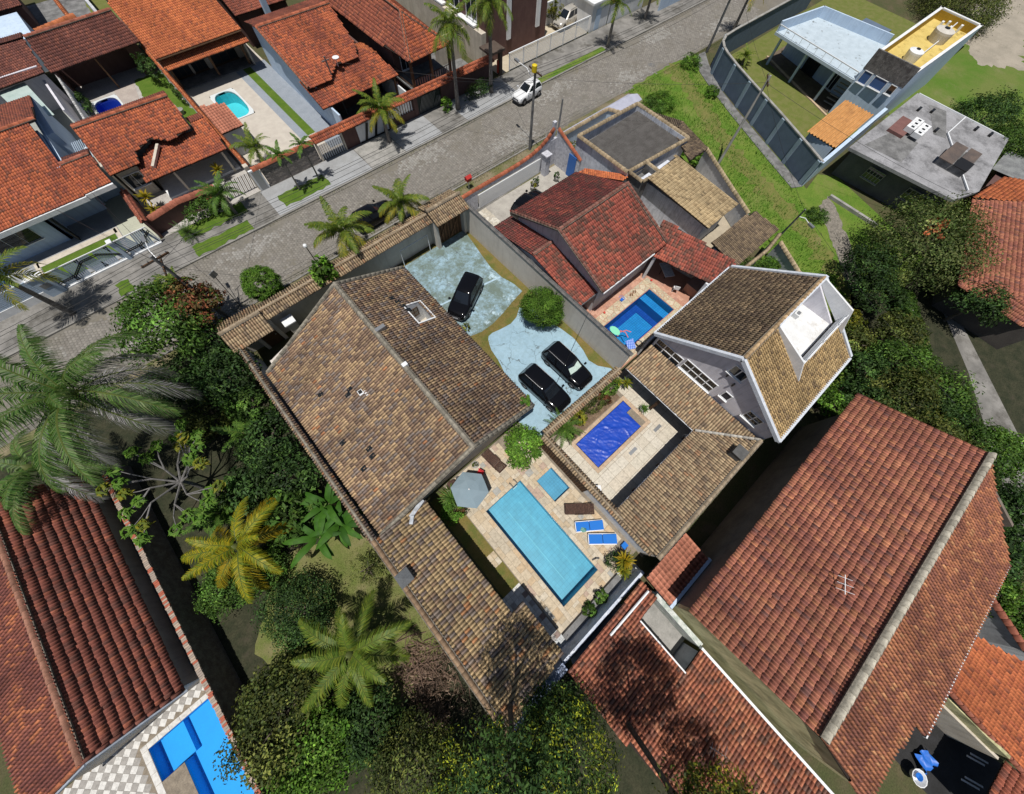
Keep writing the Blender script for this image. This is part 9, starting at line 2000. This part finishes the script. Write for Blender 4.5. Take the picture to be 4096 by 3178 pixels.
for lab, x, y, z, r, pl in (('large airy tree with orange blossom before the grey flat house', 43.4, -7.4, 2.9, 4.0, pal((.10, .13, .04), (.075, .12, .03), (.13, .15, .05), (.05, .08, .02))), ('dark tree spreading over the lane opposite the gabled house', 38.4, -5.4, 2.0, 2.0, P_DARK * .7), ('second dark tree over the lane', 36.6, -7.4, 1.8, 1.8, P_DARK * .7), ('sparse dark tree leaning over the service road', 41.6, -13.5, 2.6, 1.7, P_DARK), ('olive scrub at the lower lane edge', 31.2, -8.6, 1.2, 1.5, P_OLIVE), ('yellowish scrub by the dry clearing', 33.4, -7.3, .9, 1.1, P_YEL * .6),
 ('bushy green tree mid way down the wood', 31.0, -12.0, 1.8, 2.2, P_MID * .85), ('olive brown tree in the middle of the wood', 28.4, -13.2, 2.2, 2.3, P_OLIVE * .8), ('bright green tree beside the hedge', 31.6, -15.2, 1.9, 1.9, P_MID), ('dark tree next to the big rust roof corner', 26.0, -11.9, 1.8, 1.8, P_DARK), ('yellow-brown tree beside the big rust roof', 26.6, -16.2, 2.4, 2.2, P_OLIVE), ('green tree near the right edge', 28.6, -18.2, 2.2, 2.1, P_MID), ('dark green tree at the right edge', 25.8, -20.6, 2.2, 2.1, P_DARK), ('dark tree below the big rust roof at the right edge', 22.9, -21.9, 2.0, 1.9, P_DARK), ('bright shrub at the right edge by the yard wall', 20.9, -23.6, 1.6, 1.3, P_BRIGHT * .8), ('shrub beside the rear yard wall at the right edge', 20.6, -26.5, 1.6, 1.3, P_MID), ('young green tree against the big rust roof eave', 24.6, -10.2, 1.6, 1.1, P_BRIGHT * .8),
 ('leafy tree filling the gap below the gabled house', 29.2, -10.4, 1.6, 1.6, P_DARK), ('olive tree at the edge of the hedge top', 34.6, -10.4, 1.7, 1.8, P_OLIVE), ('dark green tree between olive brown tree and hedge', 29.6, -16.0, 1.9, 1.8, P_DARK),
 ('green tree leaning over the lower service road', 30.2, -20.2, 1.9, 1.8, P_MID), ('dark tree over the far end of the service road', 27.6, -23.6, 1.9, 1.9, P_DARK),
 ('dark tree behind the grey flat house at the right edge', 68.5, -3.5, 2.2, 2.9, P_DARK), ('second tree behind the grey flat house', 66.5, -7.5, 2.2, 2.4, P_MID * .8), ('scrub at the far upper right corner', 95.0, 9.0, 1.0, 5.0, P_OLIVE), ('small bush on the lawn behind the modern house', 78.0, 15.0, .8, 1.0, P_DARK), ('bush on the lawn near the modern house parapet', 74.0, 17.5, .8, .9, P_DARK)):
 tree(lab, x, y, z, r, pl, 'tree' if z > 1.3 else 'shrub', r * .72, (.24, .10), int(30 + 22 * r * r), 32, .14, G2, cat='tree' if z > 1.3 else 'shrub')
r_ = np.random.default_rng(2); p, n_, c = cloud(77, 1.3, 1.0, .5, 14, 26, .16, .12, pal((.42, .13, .05), (.36, .11, .045), (.45, .17, .08)), .6, .2, .25); o = link('blossom', leaves('blossom', p, n_, .2, .14, c, 9)); o.location = (41.0, -6.6, 5.0)
for q in bpy.data.objects:
 if q.name.startswith('tree') and q.get('label', '').startswith('large airy'): o.parent = q; o.location = (-1.0, .9, 4.6)
# clipped hedge along the service road
def hedge(label, a, b, w, h, pl, n, seed):
 r = np.random.default_rng(seed); L = math.dist(a, b); u = np.array([(b[0] - a[0]) / L, (b[1] - a[1]) / L]); v = np.array([-u[1], u[0]]); root = empty('hedge', ((a[0] + b[0]) / 2, (a[1] + b[1]) / 2, 0), label, 'hedge')
 s = r.uniform(-L / 2, L / 2, n); t = r.uniform(-w / 2, w / 2, n); z = h * np.where(r.random(n) < .6, r.uniform(.85, 1.08, n), r.uniform(.1, 1, n)); t = np.where(z < h * .85, np.sign(t) * w / 2 * r.uniform(.8, 1.05, n), t)
 p = np.c_[s[:, None] * u + t[:, None] * v, z]; nrm = np.c_[(t / w)[:, None] * v, .7 * np.ones(n)] + r.normal(0, .4, (n, 3)); nrm /= np.linalg.norm(nrm, axis=1, keepdims=True)
 link('foliage', leaves('foliage', p, nrm, .2, .1, pl[r.integers(0, len(pl), n)] * r.uniform(.7, 1.3, (n, 1)), seed), root)
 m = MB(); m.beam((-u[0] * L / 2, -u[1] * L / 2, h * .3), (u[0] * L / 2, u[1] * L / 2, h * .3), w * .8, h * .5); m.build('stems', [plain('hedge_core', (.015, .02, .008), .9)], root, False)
hedge('long clipped hedge beside the service road kerb', (40.0, -9.2), (29.5, -17.6), 1.1, 1.3, P_MID * .7, 9000, 6)
hedge('clipped hedge block at the far lower end of the service road', (29.3, -18.2), (25.2, -22.6), 1.2, 1.4, P_MID * .6, 5000, 8)
# grass: lane and lawns, nobody could count the blades
def in_poly(x, y, P):
 ins = np.zeros(len(x), bool); j = len(P) - 1
 for i in range(len(P)):
  xi, yi = P[i]; xj, yj = P[j]; ins ^= ((yi > y) != (yj > y)) & (x < (xj - xi) * (y - yi) / (yj - yi + 1e-12) + xi); j = i
 return ins
def grass(name, P, n, h, pl, seed, thin=None):
 r = np.random.default_rng(seed); A = np.array(P); x = r.uniform(A[:, 0].min(), A[:, 0].max(), n * 2); y = r.uniform(A[:, 1].min(), A[:, 1].max(), n * 2); k = in_poly(x, y, P)
 if thin is not None: k &= r.random(len(x)) < thin(x, y)
 x, y = x[k][:n], y[k][:n]; m = len(x); a = r.uniform(0, 6.28, m); d = np.stack([np.cos(a), np.sin(a), np.zeros(m)], 1); b = np.stack([x, y, np.full(m, .01)], 1); hh = (h * r.uniform(.5, 1.4, m))[:, None]; w = .35 * hh
 tip = b + np.array([0, 0, 1.0]) * hh + d * hh * r.normal(0, .5, (m, 1)); s = np.stack([-np.sin(a), np.cos(a), np.zeros(m)], 1)
 V = np.stack([b - s * w * .5, b + s * w * .5, tip + s * w * .2, tip - s * w * .2], 1); o = link(name, np_mesh(name, V.reshape(-1, 3), np.arange(m * 4).reshape(m, 4), [LEAF], pl[r.integers(0, len(pl), m)] * r.uniform(.8, 1.25, (m, 1)))); o['kind'] = 'stuff'; return o
LP = [(43.0, 26.9), (55.6, 26.9), (54.0, 24.2), (45.4, 4.8), (43.6, 1.6), (38.0, -5.0), (30.0, -11.0), (25.0, -9.8), (27.6, -2.0), (35.6, 1.7), (36.6, 5.6), (40.1, 12.8), (39.9, 18.0), (44.9, 25.8)]
def lane_thin(x, y):
 c = np.abs(x - (43.2 + (y - 8) * .33 * (y > -30)) - 1.2); return np.clip(.25 + .35 * c + .3 * np.sin(x * .9) * np.sin(y * .7), .12, 1)
grass('lane_grass_blades', LP, 26000, .16, P_BRIGHT * 1.1, 4, lane_thin)
grass('garden_grass_blades', [(-12.5, 5.2), (-6.4, 5.2), (-6.4, -4.5), (-12.2, -2.2)], 14000, .05, pal((.13, .15, .04), (.17, .17, .06), (.10, .13, .03), (.2, .18, .09)), 6)
grass('verge_weeds', [(-14, 26.4), (31, 26.4), (31, 27.6), (-14, 27.6)], 2600, .10, P_OLIVE * 1.2, 9, lambda x, y: np.clip(.5 + .6 * np.sin(x * .7) * np.sin(x * 1.9 + 1), .05, 1))
grass('pavement_weeds', [(-12, 34.0), (50, 34.0), (50, 34.9), (-12, 34.9)], 2600, .09, P_OLIVE * 1.2, 10, lambda x, y: np.clip(.45 + .6 * np.sin(x * .6 + 2) * np.sin(x * 1.7), .05, 1))
for i, P in enumerate(([(-5.4, 34.6), (-.2, 34.6), (-.2, 36), (-5.4, 36)], [(3.4, 35.2), (8.2, 35.2), (8.2, 37), (3.4, 37)], [(-5.6, 36.9), (.4, 36.9), (.4, 38.5), (-5.6, 38.5)], [(36, 34.6), (48, 34.6), (48, 35.4), (36, 35.4)])): grass('pavement_grass_blades', P, 1500, .10, P_BRIGHT, 20 + i)
grass('driveway_grass_blades', [(7.7, 12.9), (14.3, 13.4), (14.9, 13.4), (14.9, 9), (14.3, 10.2), (12.9, 12.3), (9.2, 11.9), (8.0, 9)], 4000, .05, pal((.15, .13, .04), (.12, .125, .03), (.19, .15, .05)), 12)
